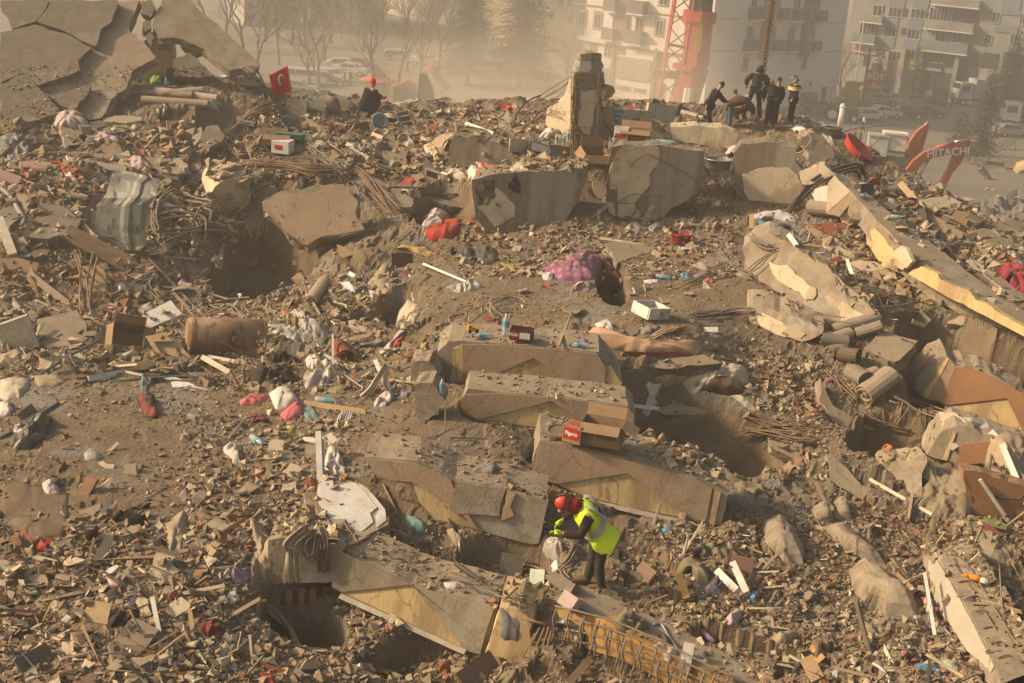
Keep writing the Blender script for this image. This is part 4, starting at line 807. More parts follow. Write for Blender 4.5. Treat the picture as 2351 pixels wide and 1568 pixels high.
# vehicles
def car(px,py,yaw,L,Hh_,W,m,lbl,kind='hatch',cat='car',name='parked_car',pos=None,gp=None):
 prof={'hatch':[(0,.28),(0,.55),(.03,.62),(.24,.66),(.36,.95),(.45,1),(.80,.98),(.93,.72),(1,.62),(1,.3)],
'sedan':[(0,.28),(0,.5),(.04,.6),(.27,.66),(.39,.96),(.50,1),(.66,.98),(.80,.72),(.97,.70),(1,.62),(1,.3)],
'suv':[(0,.3),(0,.58),(.03,.64),(.24,.67),(.33,.95),(.38,1),(.93,1),(.98,.66),(1,.58),(1,.3)],
'pickup':[(0,.3),(0,.6),(.03,.66),(.26,.68),(.36,.97),(.42,1),(.62,1),(.68,.66),(1,.66),(1,.3)],
'van':[(0,.22),(0,.45),(.05,.52),(.16,.58),(.26,.96),(.32,1),(.97,1),(1,.9),(1,.25)]}[kind]
 base=pos or flatg(px,py);t=thing(name,base,lbl,cat,gp,yaw)
 zb=.52*Hh_ if kind!='van' else .55*Hh_
 def section(y,ins):
  out=[]
  for u,z in prof:
   zz=z*Hh_;i=ins if zz>.66*Hh_ else 0
   out.append((L*(u-.5),y*(1-i),zz))
  return out
 V=[];n=len(prof);ys=(-W/2,-W/2*.97,W/2*.97,W/2)
 rows=[section(-W/2,.14),section(-W/2*.96,.14),section(W/2*.96,.14),section(W/2,.14)]
 for k_,rw in en(rows):
  for(x,y,z)in rw:V.append(V3((x*(.985 if k_ in(0,3)else 1),y,z*(.985 if k_ in(0,3)else 1))))
 Fc=[tuple(range(n))[::-1],tuple(3*n+i for i in range(n))]
 for k_ in range(3):
  for i in range(n):a=k_*n+i;b=k_*n+(i+1)%n;Fc.append((a,b,b+n,a+n))
 me=mesh('body',V,Fc);fixn(me);link('body',me,m,t)
 g=MB();roof=[(u,z)for u,z in prof if z>.9];u0,u1=roof[0][0],roof[-1][0]
 wu0=[u for u,z in prof if .55<z<.72 and u<u0][-1]if[u for u,z in prof if .5<z<.72 and u<u0]else u0-.05
 wu1=min([u for u,z in prof if z<.8 and u>u1]or[u1+.04])
 for sgn in(-1,1):
  yb=sgn*(W/2+.006);yt=sgn*(W/2*.86+.012);nwin=3 if kind in('suv','van')else 2
  xs=[wu0+.05,*(u0+(u1-u0)*q/nwin for q in range(1,nwin)),wu1-.03]
  for q in range(nwin):
   xa,xb=xs[q]+.008,xs[q+1]-.008;ta=max(xa,u0+.01);tb=min(xb,u1-.005)
   g.add([V3((L*(xa-.5),yb,.67*Hh_)),V3((L*(xb-.5),yb,.67*Hh_)),V3((L*(tb-.5),yt,.93*Hh_)),V3((L*(ta-.5),yt,.93*Hh_))],[(0,1,2,3)])
 for(ua,ub,s_)in((wu0,u0,-1),(wu1,u1,1)):
  za=.69;g.add([V3((L*(ua-.5)+s_*.012,-W*.40,za*Hh_)),V3((L*(ua-.5)+s_*.012,W*.40,za*Hh_)),V3((L*(ub-.5)+s_*.012,W*.37,.945*Hh_)),V3((L*(ub-.5)+s_*.012,-W*.37,.945*Hh_))],[(0,1,2,3)])
 g.part('windows',ML_,t)
 wr=Hh_*(.22 if kind!='van' else .17)
 if 'w' not in WH:
  WH['w']=(MB().tube([(0,-.1,0),(0,.1,0)],1,16).mesh('tyre'),MB().tube([(0,-.105,0),(0,.105,0)],.62,12).mesh('rim'))
 for ux in(.18,.80):
  for sy in(-1,1):
   o=link('tyre',WH['w'][0],M_TYRE,t);o.location=(L*(ux-.5),sy*(W/2-.08),wr);o.scale=(wr,1.05,wr)
   q=link('rim',WH['w'][1],MF,o)
 for sy in(-1,1):
  o=MB().box((-L/2-.005,sy*W*.36,.52*Hh_),(.04,W*.2,.09*Hh_)).part('headlight',MF,t)
  o=MB().box((L/2+.005,sy*W*.38,.55*Hh_),(.04,W*.16,.11*Hh_)).part('tail_light',mat('tail_red',(.45,.03,.02),rough=.3,bump=0,dust=0),t)
 MB().box((-L/2-.01,0,.33*Hh_),(.06,W*.92,.12*Hh_)).box((L/2+.01,0,.35*Hh_),(.06,W*.92,.12*Hh_)).part('bumper',MD_ if kind=='pickup' else m,t)
 return t
WH={}
P_W=mat('white_car_paint',(.58,.56,.52),rough=.3,bump=0,dust=.4,spec=.5);P_D=mat('navy_car_paint',(.03,.035,.05),rough=.3,bump=0,dust=.35,spec=.5);P_R=mat('maroon_car_paint',(.10,.025,.02),rough=.35,bump=0,dust=.35,spec=.5);P_O=mat('ochre_car_paint',(.38,.22,.12),rough=.4,bump=0,dust=.4,spec=.5);P_S=mat('silver_car_paint',(.30,.29,.27),rough=.35,bump=0,dust=.4,spec=.5)
def c3(x,y):return Z1(3,0,x,y)
car(*c3(1010,1035),R(200),4.2,1.5,1.75,P_W,'white hatchback parked at the left end of the row, its wheel nearest the camera','hatch')
car(*c3(1130,1008),R(196),4.6,1.5,1.8,P_W,'white saloon car with a bright red tail light, right behind the white hatchback','sedan')
car(*c3(1310,1015),R(184),5.0,1.75,1.85,P_D,'dark pickup with pale roll bars in the parked row','pickup')
car(*c3(1505,1000),R(182),4.6,1.45,1.8,P_R,'maroon saloon car at the right end of the parked row','sedan')
car(*c3(1125,895),R(175),4.4,1.45,1.75,P_O,'ochre coloured car seen over the roof of the white saloon','sedan')
car(*c3(1100,860),R(178),4.7,1.85,1.85,P_S,'silver off-road wagon behind the yellow mini excavator','suv')
car(*c3(1260,1275),R(185),4.3,1.5,1.75,P_D,'dark car half hidden behind the upright orange excavator arm','hatch')
car(*c3(2230,1170),R(195),4.3,1.5,1.75,P_S,'car with a raised bonnet at the right edge below the truck','hatch')
def c1(x,y):return Z1(1,0,x,y)
car(*c1(480,730),R(180),4.8,1.9,1.85,P_W,'white van parked among the bare trees on the left','van','van','parked_van')
for x,y,yw,lb,kd,pp in((720,690,170,'white car directly behind the two standing people near the van','suv',P_W),(620,720,185,'pale estate car between the van and the two standing people','hatch',P_S),(850,640,176,'white car far behind the two standing people','sedan',P_W),(800,600,185,'hazy pale car at the top of the distant row','hatch',P_W),(930,590,180,'hazy silver car right of the distant row','sedan',P_S),(400,800,178,'dark windscreened car behind the yellow digger boom','hatch',P_S),(1400,985,165,'pale car hidden behind the ridge near the overturned chair','sedan',P_W),(1500,560,178,'faint pale car in the haze above the playground','sedan',P_W),(1280,520,178,'faint silver car in the haze left of the forked tree','suv',P_S)):
 car(*c1(x,y),R(yw),4.4,1.5,1.75,pp,lb,kd)
def lorry(px,py,yaw,lbl,cabm,boxm,box=True,cat='truck'):
 t=thing('parked_truck',flatg(px,py),lbl,cat,None,yaw)
 me=mesh('cab',*prism([V3(p)for p in((-1.1,-1.15,.9),(1.0,-1.15,.9),(1.0,-1.15,3.1),(-.7,-1.15,3.1),(-1.05,-1.15,2.1))],(0,2.3,0),0,9,1,rings=1));fixn(me);link('cab',me,cabm,t)
 MB().box((-.1,-1.17,2.3),(1.2,.03,.8)).box((-.98,0,2.55),(.05,1.9,.8),Matrix.Rotation(0,4,'Y')).part('windows',ML_,t)
 MB().box((1.5,0,.85),(5.4,1.0,.35)).part('chassis',MD_,t);MB().box((-1.12,0,.85),(.1,2.3,.5)).part('bumper',mat('blue_bumper',(.04,.09,.2),rough=.5,bump=0,dust=.2),t)
 (MB().box((3.4,0,2.4),(4.2,2.3,2.5))if box else MB().box((3.4,-.0,1.6),(4.2,2.3,.9))).part('body',boxm,t)
 for x in(-.2,3.9,5.0):
  for sy in(-1,1):o=link('tyre',WH['w'][0],M_TYRE,t);o.location=(x,sy*1.05,.5);o.scale=(.5,1.2,.5);link('rim',WH['w'][1],MF,o)
 return t
lorry(*c3(2215,1090),R(-8),'white lorry cab with a blue underside at the right edge',P_W,mat('blue_load',(.04,.08,.17),rough=.6,bump=0,dust=.2),False)
lorry(*c3(1800,900),R(12),'white box van parked before the shops',P_W,P_W,True)
def tractor():
 t=thing('tractor',flatg(*c3(760,1040)),'dusty maroon tractor with a flat canopy in front of the white building','tractor',None,R(172))
 MB().box((-1.1,0,1.25),(1.9,.75,.8)).box((-2.0,0,1.15),(.12,.7,.7)).part('bonnet',P_R,t);MB().box((.4,0,1.1),(1.4,.9,.6)).part('body',MD_,t)
 c=MB()
 for x,y in((-.1,-.6),(-.1,.6),(1.1,-.6),(1.1,.6)):c.tube([(x,y,1.2),(x,y,2.6)],.05,5)
 c.part('canopy_frame',MD_,t);MB().box((.5,0,2.65),(2.1,1.5,.1)).part('canopy',mat('canopy_grey',(.2,.17,.15),bump=0),t)
 for x,y,r_,w_ in((.9,.8,.85,.45),(.9,-.8,.85,.45),(-1.6,.7,.5,.3),(-1.6,-.7,.5,.3)):
  o=link('tyre',WH['w'][0],M_TYRE,t);o.location=(x,y,r_);o.scale=(r_,w_*5,r_);link('rim',WH['w'][1],P_R,o)
tractor()
t=thing('trailer',flatg(*c3(560,985)),'flat dusty trailer behind the tractor','trailer',None,R(165));MB().box((0,0,1),(3.6,2,.25)).box((0,-1,1.35),(3.6,.06,.5)).part('bed',MD_,t)
for x in(-1,1):
 for y in(-.9,.9):o=link('tyre',WH['w'][0],M_TYRE,t);o.location=(x,y,.45);o.scale=(.45,1,.45)
sp=flatg(*c3(957,895));t=thing('shop_sign',sp,'red sign with white lettering on a tall grey post','sign');MB().tube([(0,0,0),(0,0,7.1)],.14,8).part('post',MD_,t)
Ys=sp.y;zt=(at(*c3(1068,656),Ys)-sp);MB().box((1.15,0,7.05),(2.6,.12,.12)).part('crossbar',MD_,t)
MB().box((zt.x,0,zt.z),(2.45,.35,1.7)).part('panel',mat('sign_red',(.50,.03,.03),rough=.4,bump=0,dust=0),t)
me=txm('BİM',1.15,.03,.05);me.transform(Matrix.Rotation(R(90),4,'X'));o=link('lettering',me,M_LETW,t);o.location=(zt.x,-.21,zt.z)
lp=flatg(*c3(885,800));t=thing('street_lamp',lp,'thin street lamp in front of the grey block','street lamp');MB().tube([(0,0,0),(0,0,10)],.09,6).tube([(0,0,10),(1.8,0,10.5)],.06,5).part('post',MF,t);MB().box((2.0,0,10.5),(.8,.3,.12)).part('lamp_head',MF,t)
for i,(x,y,lb)in en(((770,1085,'pale stone post in the street left of the walking people'),(1140,1065,'short dark bollard near the white saloon'))):
 t=thing('bollard',flatg(*c3(x,y)),lb,'bollard');MB().tube([(0,0,0),(0,0,1.2 if i else 2.2)],[.09,.09]if i else[.35,.3],10).part('post',MD_ if i else M_DUW,t,True);MB().tube([(0,0,1.2 if i else 2.2),(0,0,1.35 if i else 2.6)],[.11,.05]if i else[.4,.2],10).part('cap',MD_ if i else M_DUW,t)
for x,y,lb,mm,sz in((1625,885,'green container by the shops',mat('bin_green',(.06,.14,.08),bump=0,dust=.2),(1.9,1.2,1.7)),(1205,1480,'dusty green wheeled container nearest to the orange red basin',mat('bin_dark_green',(.09,.12,.09),bump=0,dust=.55),(1.9,1.1,1.3)),(1215,1345,'grey white container with an open lid behind the green wheeled one',M_DUW,(1.5,1.1,1.4)),(1075,1345,'round cornered white appliance left of the grey white container',P_W,(1.3,1,1.3))):
 t=thing('container',flatg(*c3(x,y))if y<1000 else at(*c3(x,y),95),lb,'container',None,R(-8));MB().box((0,0,sz[2]/2+.15),sz).part('body',mm,t);MB().box((0,-.05,sz[2]+.22),(sz[0]*1.08,sz[1]*1.1,.13)).part('lid',mm,t)
 for sx in(-1,1):MB().tube([(sx*sz[0]*.4,-.4,.1),(sx*sz[0]*.4,-.3,.1)],.1,8).part('wheel',M_TYRE,t)
M_KERB=mat('kerb_stone',(.22,.20,.17),bump=.1,dust=.2)
for a,b in(((1470,1045),(870,1105)),((860,1105),(740,1150)),((700,1010),(860,1000)),((1220,840),(1500,820))):
 p,q=flatg(*c3(*a)),flatg(*c3(*b));o=bar('kerb',None,None,p+V3((0,0,.06)),q+V3((0,0,.06)),.35,.13,M_KERB,up=(0,0,1));tag(o,kind='structure')
 # crane
YC=96
def crane():
 a=at(*Z1(2,0,1540,1130),YC);b=at(*Z1(2,0,1722,-60),YC);d=(b-a).normalized();t=thing('mobile_crane',V3((a.x,YC,GZ)),'huge red telescopic crane boom with a red lattice jib folded alongside','crane')
 o=V3(t.location);W0=lambda p:at(*Z1(2,0,*p),YC)-o
 def seg(n,p,q,w,m,nn=4,rot=.785):
  P,Q=W0(p),W0(q);mb=MB().tube([P,Q],[w,w*.96],8);return mb.part(n,m,t)
 seg('outer_boom',(1530,1000),(1665,560),1.02,M_RED);seg('outer_boom',(1665,560),(1705,170),.95,M_RED);MB().tube([W0((1618,600)),W0((1625,555))],1.16,8).part('boom_collar',M_RED,t)
 MB().tube([W0((1700,190)),W0((1712,95))],1.12,8).part('boom_collar',M_RED,t);seg('inner_boom',(1708,110),(1730,-70),.80,mat('crane_inner',(.06,.055,.04),bump=.1,dust=0))
 MB().box(tuple(W0((1690,280))+V3((0,-.96,0))),(.38,.04,2.2)).part('lettering_panel',mat('crane_yellow',(.55,.38,.03),bump=0,dust=0),t)
 MB().tube([W0((1545,960))+V3((.2,-.98,0)),W0((1590,740))+V3((.1,-1.0,0))],.32,6).part('stripe',M_DUW,t)
 MB().tube([W0((1500,640)),W0((1720,655))],.3,8).part('pivot',M_RED,t);MB().box(tuple(W0((1700,665))),(.9,.7,.6)).part('pivot_housing',MD_,t)
 MB().tube([W0((1690,640)),W0((1660,960))],.12,6).part('hydraulic_line',MD_,t)
 A0,A1=W0((1405,990)),W0((1585,-70));dd=(A1-A0).normalized();L=(A1-A0).length;sx=V3((1,0,0));sx-=dd*sx.dot(dd);sx.normalize();sy=dd.cross(sx);ch=MB();br=MB();hw=.62
 cor=[(-1,-1),(1,-1),(1,1),(-1,1)]
 for i,j in cor:ch.tube([A0+sx*i*hw+sy*j*hw,A1+sx*i*hw+sy*j*hw],.085,5)
 n=int(L/1.15)
 for k in range(n):
  for q in range(4):
   (i,j),(i2,j2)=cor[q],cor[(q+1)%4];s0=A0+dd*L*k/n;s1=A0+dd*L*(k+1)/n
   if k%2:i,j,i2,j2=i2,j2,i,j
   br.tube([s0+sx*i*hw+sy*j*hw,s1+sx*i2*hw+sy*j2*hw],.05,4,cap=False)
   if k%4==0:br.tube([s0+sx*i*hw+sy*j*hw,s0+sx*i2*hw+sy*j2*hw],.07,4,cap=False)
 ch.part('jib_chord',M_RED,t);br.part('jib_bracing',M_RED,t)
 MB().box(tuple(W0((1500,640))),(3.2,.8,.5)).part('jib_bracket',M_RED,t)
 MB().box((-.5,3,1.6),(3.4,11,1.2)).part('carrier',M_RED,t);MB().box((-.5,-1.5,2.8),(2.8,2.6,1.8)).part('cab',M_RED,t);MB().tube([V3((-.3,1,2.2)),W0((1530,1000))],1.05,8).part('outer_boom',M_RED,t)
 for y in(-1.5,.2,5.5,7.2):
  for x in(-2.0,1.0):w_=link('tyre',WH['w'][0],M_TYRE,t);w_.location=(x,y,.7);w_.scale=(.7,2,.7);w_.rotation_euler=(0,0,R(90))
 c=MB().tube([W0((1700,600)),W0((1832,-60))],.035,4);c.part('cable',MD_,t)
crane()
lk=[]
def torus_link(L=.17,w=.10,r=.02):
 P=[]
 for i in range(12):a=2*math.pi*i/12;P.append(V3((math.cos(a)*w/2,0,math.sin(a)*w/2+(L/2-w/2)*(1 if math.sin(a)>0 else-1))))
 P.append(P[0]);return MB().tube(P,r,5,cap=False).mesh('chain_link')
CL=torus_link()
for i,(top,bot,zl,lb)in en((((206,-40),(95,650),0,'left strand of the heavy lifting chain hanging over the working men'),((209,60),(112,690),0,'right strand of the heavy lifting chain hanging over the working men'))):
 p=at(*Z1(3,0,*bot),52.6);p=p+V3((0,0,-1.9));t=thing('lifting_chain',p,lb,'chain');n=int((26.5-p.z)/.13)if i==0 else int((26.0-p.z)/.13)
 for k in range(n):
  o=link('chain_link',CL,MR,t);o.location=(.0,0,k*.13);o.rotation_euler=(0,0,R(90)*(k%2)+.2)
  # excavators
M_EXO=mat('excavator_orange',(.36,.08,.025),(.28,.07,.03),1.5,.55,.1,10,.35,.4);M_EXY=mat('excavator_yellow',(.48,.30,.05),(.40,.26,.05),1.5,.55,.1,10,.35,.4);M_CHR=mat('chrome_rod',(.5,.5,.5),rough=.25,bump=0,dust=.1,metal=.8)
def exc(name,lbl,Y,loc_px,parts,rodsl,m,txt=None,extra=None):
 o=at(*loc_px,Y);t=thing(name,o,lbl,'excavator')
 for n,poly,dep in parts:
  P=[at(x,y,Y)-o for x,y in poly];V,Fc=prism([p+V3((0,-dep/2,0))for p in P],(0,dep,0),0,99,1,rings=1);me=mesh(n,V,Fc);fixn(me);link(n,me,m,t)
 for n,a,b,r_,mm in rodsl:MB().tube([at(*a,Y)-o+V3((0,-.1,0)),at(*b,Y)-o+V3((0,-.1,0))],r_,8).part(n,mm,t,True)
 if txt:
  s,p,sz,ang,mm=txt;me=txm(s,sz,.01,.01);me.transform(Matrix.Rotation(R(90),4,'X')@Matrix.Rotation(ang,4,'Z'));q=link('lettering',me,mm,t);q.location=at(*p,Y)-o+V3((0,-.27,0))
 return t
def PP(c,r,s):return Z(c,r,s)
exc('excavator','orange excavator with its lettered boom arched to the right above the rubble',94,c3(1320,1600),
[('boom',PP(3,0,'1250,1600 1300,1500 1400,1370 1490,1300 1600,1265 1800,1215 1880,1180 1850,1260 1780,1310 1560,1350 1480,1390 1420,1470 1390,1620'),.5),('stick',PP(3,0,'1860,1190 1885,1210 1800,1400 1730,1480 1640,1660 1590,1640 1700,1430 1760,1290'),.4),('cab',PP(3,0,'1000,1700 1020,1560 1160,1560 1180,1700'),2),('bucket',PP(3,0,'1580,1640 1660,1640 1700,1720 1560,1740'),1.0)],
[('cylinder',(c3(1590,1268)),(c3(1745,1222)),.16,M_EXO),('cylinder_rod',c3(1740,1222),c3(1870,1185),.09,M_CHR),('cylinder_rod',c3(1535,1355),c3(1420,1560),.1,M_CHR)],M_EXO,('HITACHI',c3(1690,1303),.72,R(9),M_LETW))
exc('excavator','second orange excavator with its arm standing nearly upright behind the lettered one',99,c3(1340,1600),
[('boom',PP(3,0,'1300,1620 1310,1400 1360,1220 1420,1130 1530,1040 1525,1100 1480,1250 1430,1420 1420,1620'),.5)],[('cylinder',c3(1400,1330),c3(1480,1110),.17,M_EXO),('cylinder_rod',c3(1480,1110),c3(1528,1035),.09,M_CHR)],M_EXO)
exc('excavator','yellow digger boom lying beside the flag behind the crest',72,c1(330,800),[('boom',PP(1,0,'330,790 470,790 640,800 670,770 695,800 690,890 640,910 600,850 480,830 330,880'),.4),('hidden_body',PP(1,0,'200,900 300,820 340,1000 200,1100'),1.6)],
[('cylinder',c1(420,790),c1(550,783),.13,M_EXY),('cylinder_rod',c1(550,783),c1(655,778),.07,M_CHR)],M_EXY)
exc('excavator','orange digger arm left of the crouching man',63,c1(900,950),[('stick',PP(1,0,'870,805 905,798 935,830 965,960 960,1000 920,990 880,900'),.35)],[('cylinder',c1(725,915),c1(800,872),.17,M_EXO),('cylinder_rod',c1(800,872),c1(865,832),.08,M_CHR)],M_EXO)
exc('mini_excavator','small yellow excavator with a curled arm near the red sign',flatg(*c3(860,860)).y,c3(860,860),[('body',PP(3,0,'775,800 780,755 850,750 930,760 935,820 780,815'),2.0),('cab',PP(3,0,'820,755 825,695 920,698 922,765'),1.3),('track',PP(3,0,'770,830 800,815 930,820 945,850 900,865 790,860'),2.2),('boom',PP(3,0,'885,790 900,740 940,700 990,705 1045,720 1048,870 1022,870 1022,745 960,730 925,760 905,800'),.35)],[],M_EXY)
# playground
def plg():
 b=flatg(*c1(1110,900));t=thing('playground_tower',b,'playground tower with a pointed red roof behind the man in the red hat','playground')
 Y=b.y;W0=lambda x,y:at(*c1(x,y),Y)-b;top=W0(1093,562);ev=W0(1093,680);mb=MB();n=8
 mb.tube([ev+V3((0,0,-.1)),ev+V3((0,0,.3)),ev.lerp(top,.55),top],[2.0,1.15,.55,.05],8);mb.part('roof',mat('play_red',(.42,.10,.06),bump=0,dust=.1),t)
 for x,y in((-1.1,-1.1),(1.1,-1.1),(1.1,1.1),(-1.1,1.1)):MB().tube([V3((ev.x+x,y,0)),V3((ev.x+x,y,ev.z))],.09,6).part('post',mat('play_orange',(.45,.2,.05),bump=0,dust=.1),t)
 MB().box((ev.x,0,1.4),(2.4,2.4,.15)).part('deck',MO,t);MB().box((ev.x,-1.15,2.0),(2.3,.06,.9)).part('railing',mat('play_wood',(.34,.18,.08),bump=0,dust=.1),t)
 t2=thing('playground_house',flatg(*c1(1330,900)),'low blue and green play house panel right of the playground tower','playground');MB().box((0,0,1.0),(2.6,1.8,1.5)).part('wall',mat('play_blue',(.06,.14,.25),bump=0,dust=.2),t2);MB().box((0,-.92,1.1),(1.0,.06,1.0)).part('panel',mat('play_green',(.08,.25,.08),bump=0,dust=.2),t2)
 me=mesh('roof',*prism([V3(p)for p in((-1.5,-1,1.75),(1.5,-1,1.75),(0,-1,2.6))],(0,2,0),0,9,rings=1));fixn(me);link('roof',me,MATS['play_red'],t2)
 for i,(x,y)in en(((1160,980),(1195,1000),(1250,950),(1130,960))):
  q=thing('play_post',flatg(*c1(x,y-60)),'orange playground post among the trees','post','playground posts');MB().tube([(0,0,0),(0,0,3.2)],.1,6).part('post_shaft',MATS['play_orange'],q)
 t3=thing('slide',flatg(*c1(1560,760)),'faded red slide tube by the grey digger arm','slide');MB().tube([(-.8,0,2.6),(0,0,2.1),(1.2,0,.6),(2,0,.4)],.45,10).part('chute',MATS['play_red'],t3,True);MB().tube([(-.8,0,0),(-.8,0,2.4)],.08,6).part('leg',MD_,t3)
 exc('digger_arm','dark grey digger arm with a hydraulic breaker standing over the playground',88,c1(1480,820),[('stick',PP(1,0,'1450,640 1480,620 1510,640 1560,740 1580,880 1430,880 1440,760'),.5)],[('cylinder_rod',c1(1470,660),c1(1450,800),.12,M_CHR)],MD_)
plg()
gx,gy=np.meshgrid(np.linspace(14,62,210),np.linspace(58,128,200));hz=6.2*np.exp(-(((gx-36)/15)**2+((gy-84)/15)**2))+3.0*np.exp(-(((gx-22)/6)**2+((gy-70)/9)**2))
ed=np.clip(hz/1.2,0,1);hz=hz+ed*(1.3*worley(gx,gy,3.2,3)+.6*worley(gx,gy,1.2,7)+.25*worley(gx,gy,.5,9))-.45
tm2,_a,_b=grm('far_rubble',gx,gy,hz);tag(link('far_rubble',tm2,mat('grey_rubble',(.15,.135,.115),(.11,.10,.085),1.0,.95,.8,6,0,c3=(.2,.185,.16),s3=.3)),kind='structure')
BV.append(BVHTree.FromPolygons([V3(q)for q in _a],[tuple(q)for q in _b.tolist()]));rr=random.Random(9)
for i,(x,y,lb)in en(((2250,1430,'grey slab tipped on the far rubble heap'),(2200,1250,'crushed pale sheet on the far rubble heap beside the spruce'),(2310,1450,'ochre edged slab at the right edge of the far rubble heap'),(2020,1500,'long dark slab lying low on the far rubble heap'),(1960,1400,'dark beam piece in the middle of the far rubble heap'))):
 p=hit(*c3(x,y))[0]+V3((0,0,.2));V,Fc=prism([V3(q)*.55 for q in((-1.3,0,-.6),(1.0,0,-.9),(1.5,0,.3),(.2,0,1.0),(-1.2,0,.5))],(0,.35,.1),.06,.4,i,rings=1);me=mesh('slab_piece',V,Fc);fixn(me);me.transform(Matrix.Rotation(rr.uniform(-.9,.9),4,'Y')@Matrix.Rotation(rr.uniform(-1.1,-.3),4,'X'));o=link('slab_piece',me,MCG if i!=2 else M_YEL);o.location=p;tag(o,lb,'slab')
 # household things strewn over the heap
def chk(c,sc,both=True):
 def f(N,L,co,base,mix,mr):
  t=N.new('ShaderNodeTexChecker');t.inputs['Scale'].default_value=sc;L.new(co,t.inputs[0]);return mix(t.outputs['Fac'],base,c)
 return f
def strp(c,sc,ax='X',w=.5,c2=None,ax2=None):
 def f(N,L,co,base,mix,mr):
  def one(a):
   t=N.new('ShaderNodeTexWave');t.bands_direction=a;t.inputs['Scale'].default_value=sc;t.inputs['Distortion'].default_value=.6;t.inputs['Detail'].default_value=1;L.new(co,t.inputs[0]);return mr(t.outputs['Fac'],w,w+.08)
  base=mix(one(ax),base,c)
  if ax2:base=mix(one(ax2),base,c2 or c)
  return base
 return f
def dots(c,sc,th=.35):
 def f(N,L,co,base,mix,mr):
  t=N.new('ShaderNodeTexVoronoi');t.inputs['Scale'].default_value=sc;L.new(co,t.inputs[0]);return mix(mr(t.outputs['Distance'],th,th+.05,1,0),base,c)
 return f
def cl(name,c,**k):
 k.setdefault('bump',.25);k.setdefault('bscale',60);k.setdefault('dust',.3);k.setdefault('rough',.95);k.setdefault('scale',4);k.setdefault('spec',.05)
 return mat(name,c,tuple(x*.82 for x in c),**k)
F_W=cl('white_cloth',(.62,.57,.50));F_C=cl('cream_cloth',(.52,.44,.33));F_K=cl('black_cloth',(.022,.02,.018),dust=.22);F_BG=cl('beige_cloth',(.36,.28,.19));F_OL=cl('olive_cloth',(.20,.17,.10))
F_R=cl('red_cloth',(.42,.03,.025));F_DR=cl('dark_red_cloth',(.15,.02,.02));F_P=cl('pink_cloth',(.62,.14,.16));F_MG=cl('magenta_quilt',(.32,.02,.06));F_PK=cl('pale_pink_cloth',(.52,.40,.36));F_GY=cl('grey_cloth',(.19,.18,.17));F_BR=cl('brown_cloth',(.13,.09,.06));F_Y=cl('yellow_cloth',(.45,.33,.10))
F_TL=cl('teal_cloth',(.14,.26,.25));F_GR=cl('green_bag',(.14,.32,.07),rough=.5);F_BL=cl('blue_plastic',(.07,.25,.42),rough=.45,spec=.4);F_PU=cl('purple_cloth',(.20,.12,.22))
F_PL=mat('clear_plastic_sheet',(.55,.51,.45),(.42,.38,.32),5,.35,.3,25,.35,.5,alpha=.72);F_BP=mat('black_plastic',(.025,.023,.02),(.045,.04,.034),4,.35,.3,20,.3,.5)
F_PAP=mat('paper',(.62,.59,.56),(.55,.52,.5),6,.8,.1,20,.15);F_CARD=mat('cardboard',(.30,.19,.105),(.25,.155,.085),4,.85,.2,30,.25);F_LINO=mat('grey_metal_sheet',(.19,.195,.175),(.15,.155,.14),1.6,.55,.25,12,.25,.4,c3=(.26,.21,.14),s3=1.2,metal=.2)
F_FLC=cl('white_fleece',(.55,.48,.44),bump=.8,bscale=25);F_TOW=cl('teal_striped_towel',(.50,.50,.45),patt=strp((.12,.27,.28),2.2,'Z'));F_PLD=cl('pink_purple_check',(.47,.19,.21),patt=strp((.20,.08,.17),1.5,'X',.5,(.24,.09,.17),'Y'));F_FLN=cl('red_black_flannel',(.19,.025,.02),patt=strp((.03,.02,.03),1.9,'Z',.55))
F_CHK=cl('maroon_cream_check',(.50,.42,.30),patt=chk((.20,.04,.035),9));F_DOT=cl('white_dotted_cloth',(.60,.54,.56),patt=dots((.12,.06,.16),7,.2));F_FLW=cl('flowered_white_cloth',(.58,.52,.47),patt=dots((.35,.16,.12),9,.22));F_STR=cl('black_white_stripes',(.55,.52,.46),patt=strp((.05,.05,.06),6,'X'));F_LAT=cl('peach_lattice_mattress',(.56,.34,.21),patt=dots((.25,.2,.15),3.2,.04))
F_GNG=cl('small_purple_check',(.42,.34,.34),patt=chk((.12,.08,.13),26));F_RDT=cl('red_white_spotted',(.45,.05,.06),patt=dots((.6,.55,.5),3,.28));F_MRC=cl('maroon_patterned_blanket',(.12,.02,.02),patt=dots((.45,.36,.22),3.4,.25));F_BRS=cl('brown_striped_blanket',(.30,.19,.10),patt=strp((.13,.035,.02),1.6,'X'))
F_CARP=mat('carpet_back',(.36,.28,.20),(.30,.235,.165),5,.95,.4,70,.25,.05);F_CARPG=mat('grey_carpet_back',(.25,.215,.165),(.20,.17,.13),5,.95,.4,70,.3,.05);F_CARPR=mat('red_carpet',(.24,.06,.04),(.18,.05,.035),5,.95,.4,70,.2,.05)
CAT=dict(plastic_bag='bag',plastic_sheet='plastic',fleece='stuffing',trousers='clothing',shirt='clothing',pillow_end='pillow',plank='board',window_profile='profile',table_leg='table leg',wooden_panel='board',corrugated_sheet='metal sheet')
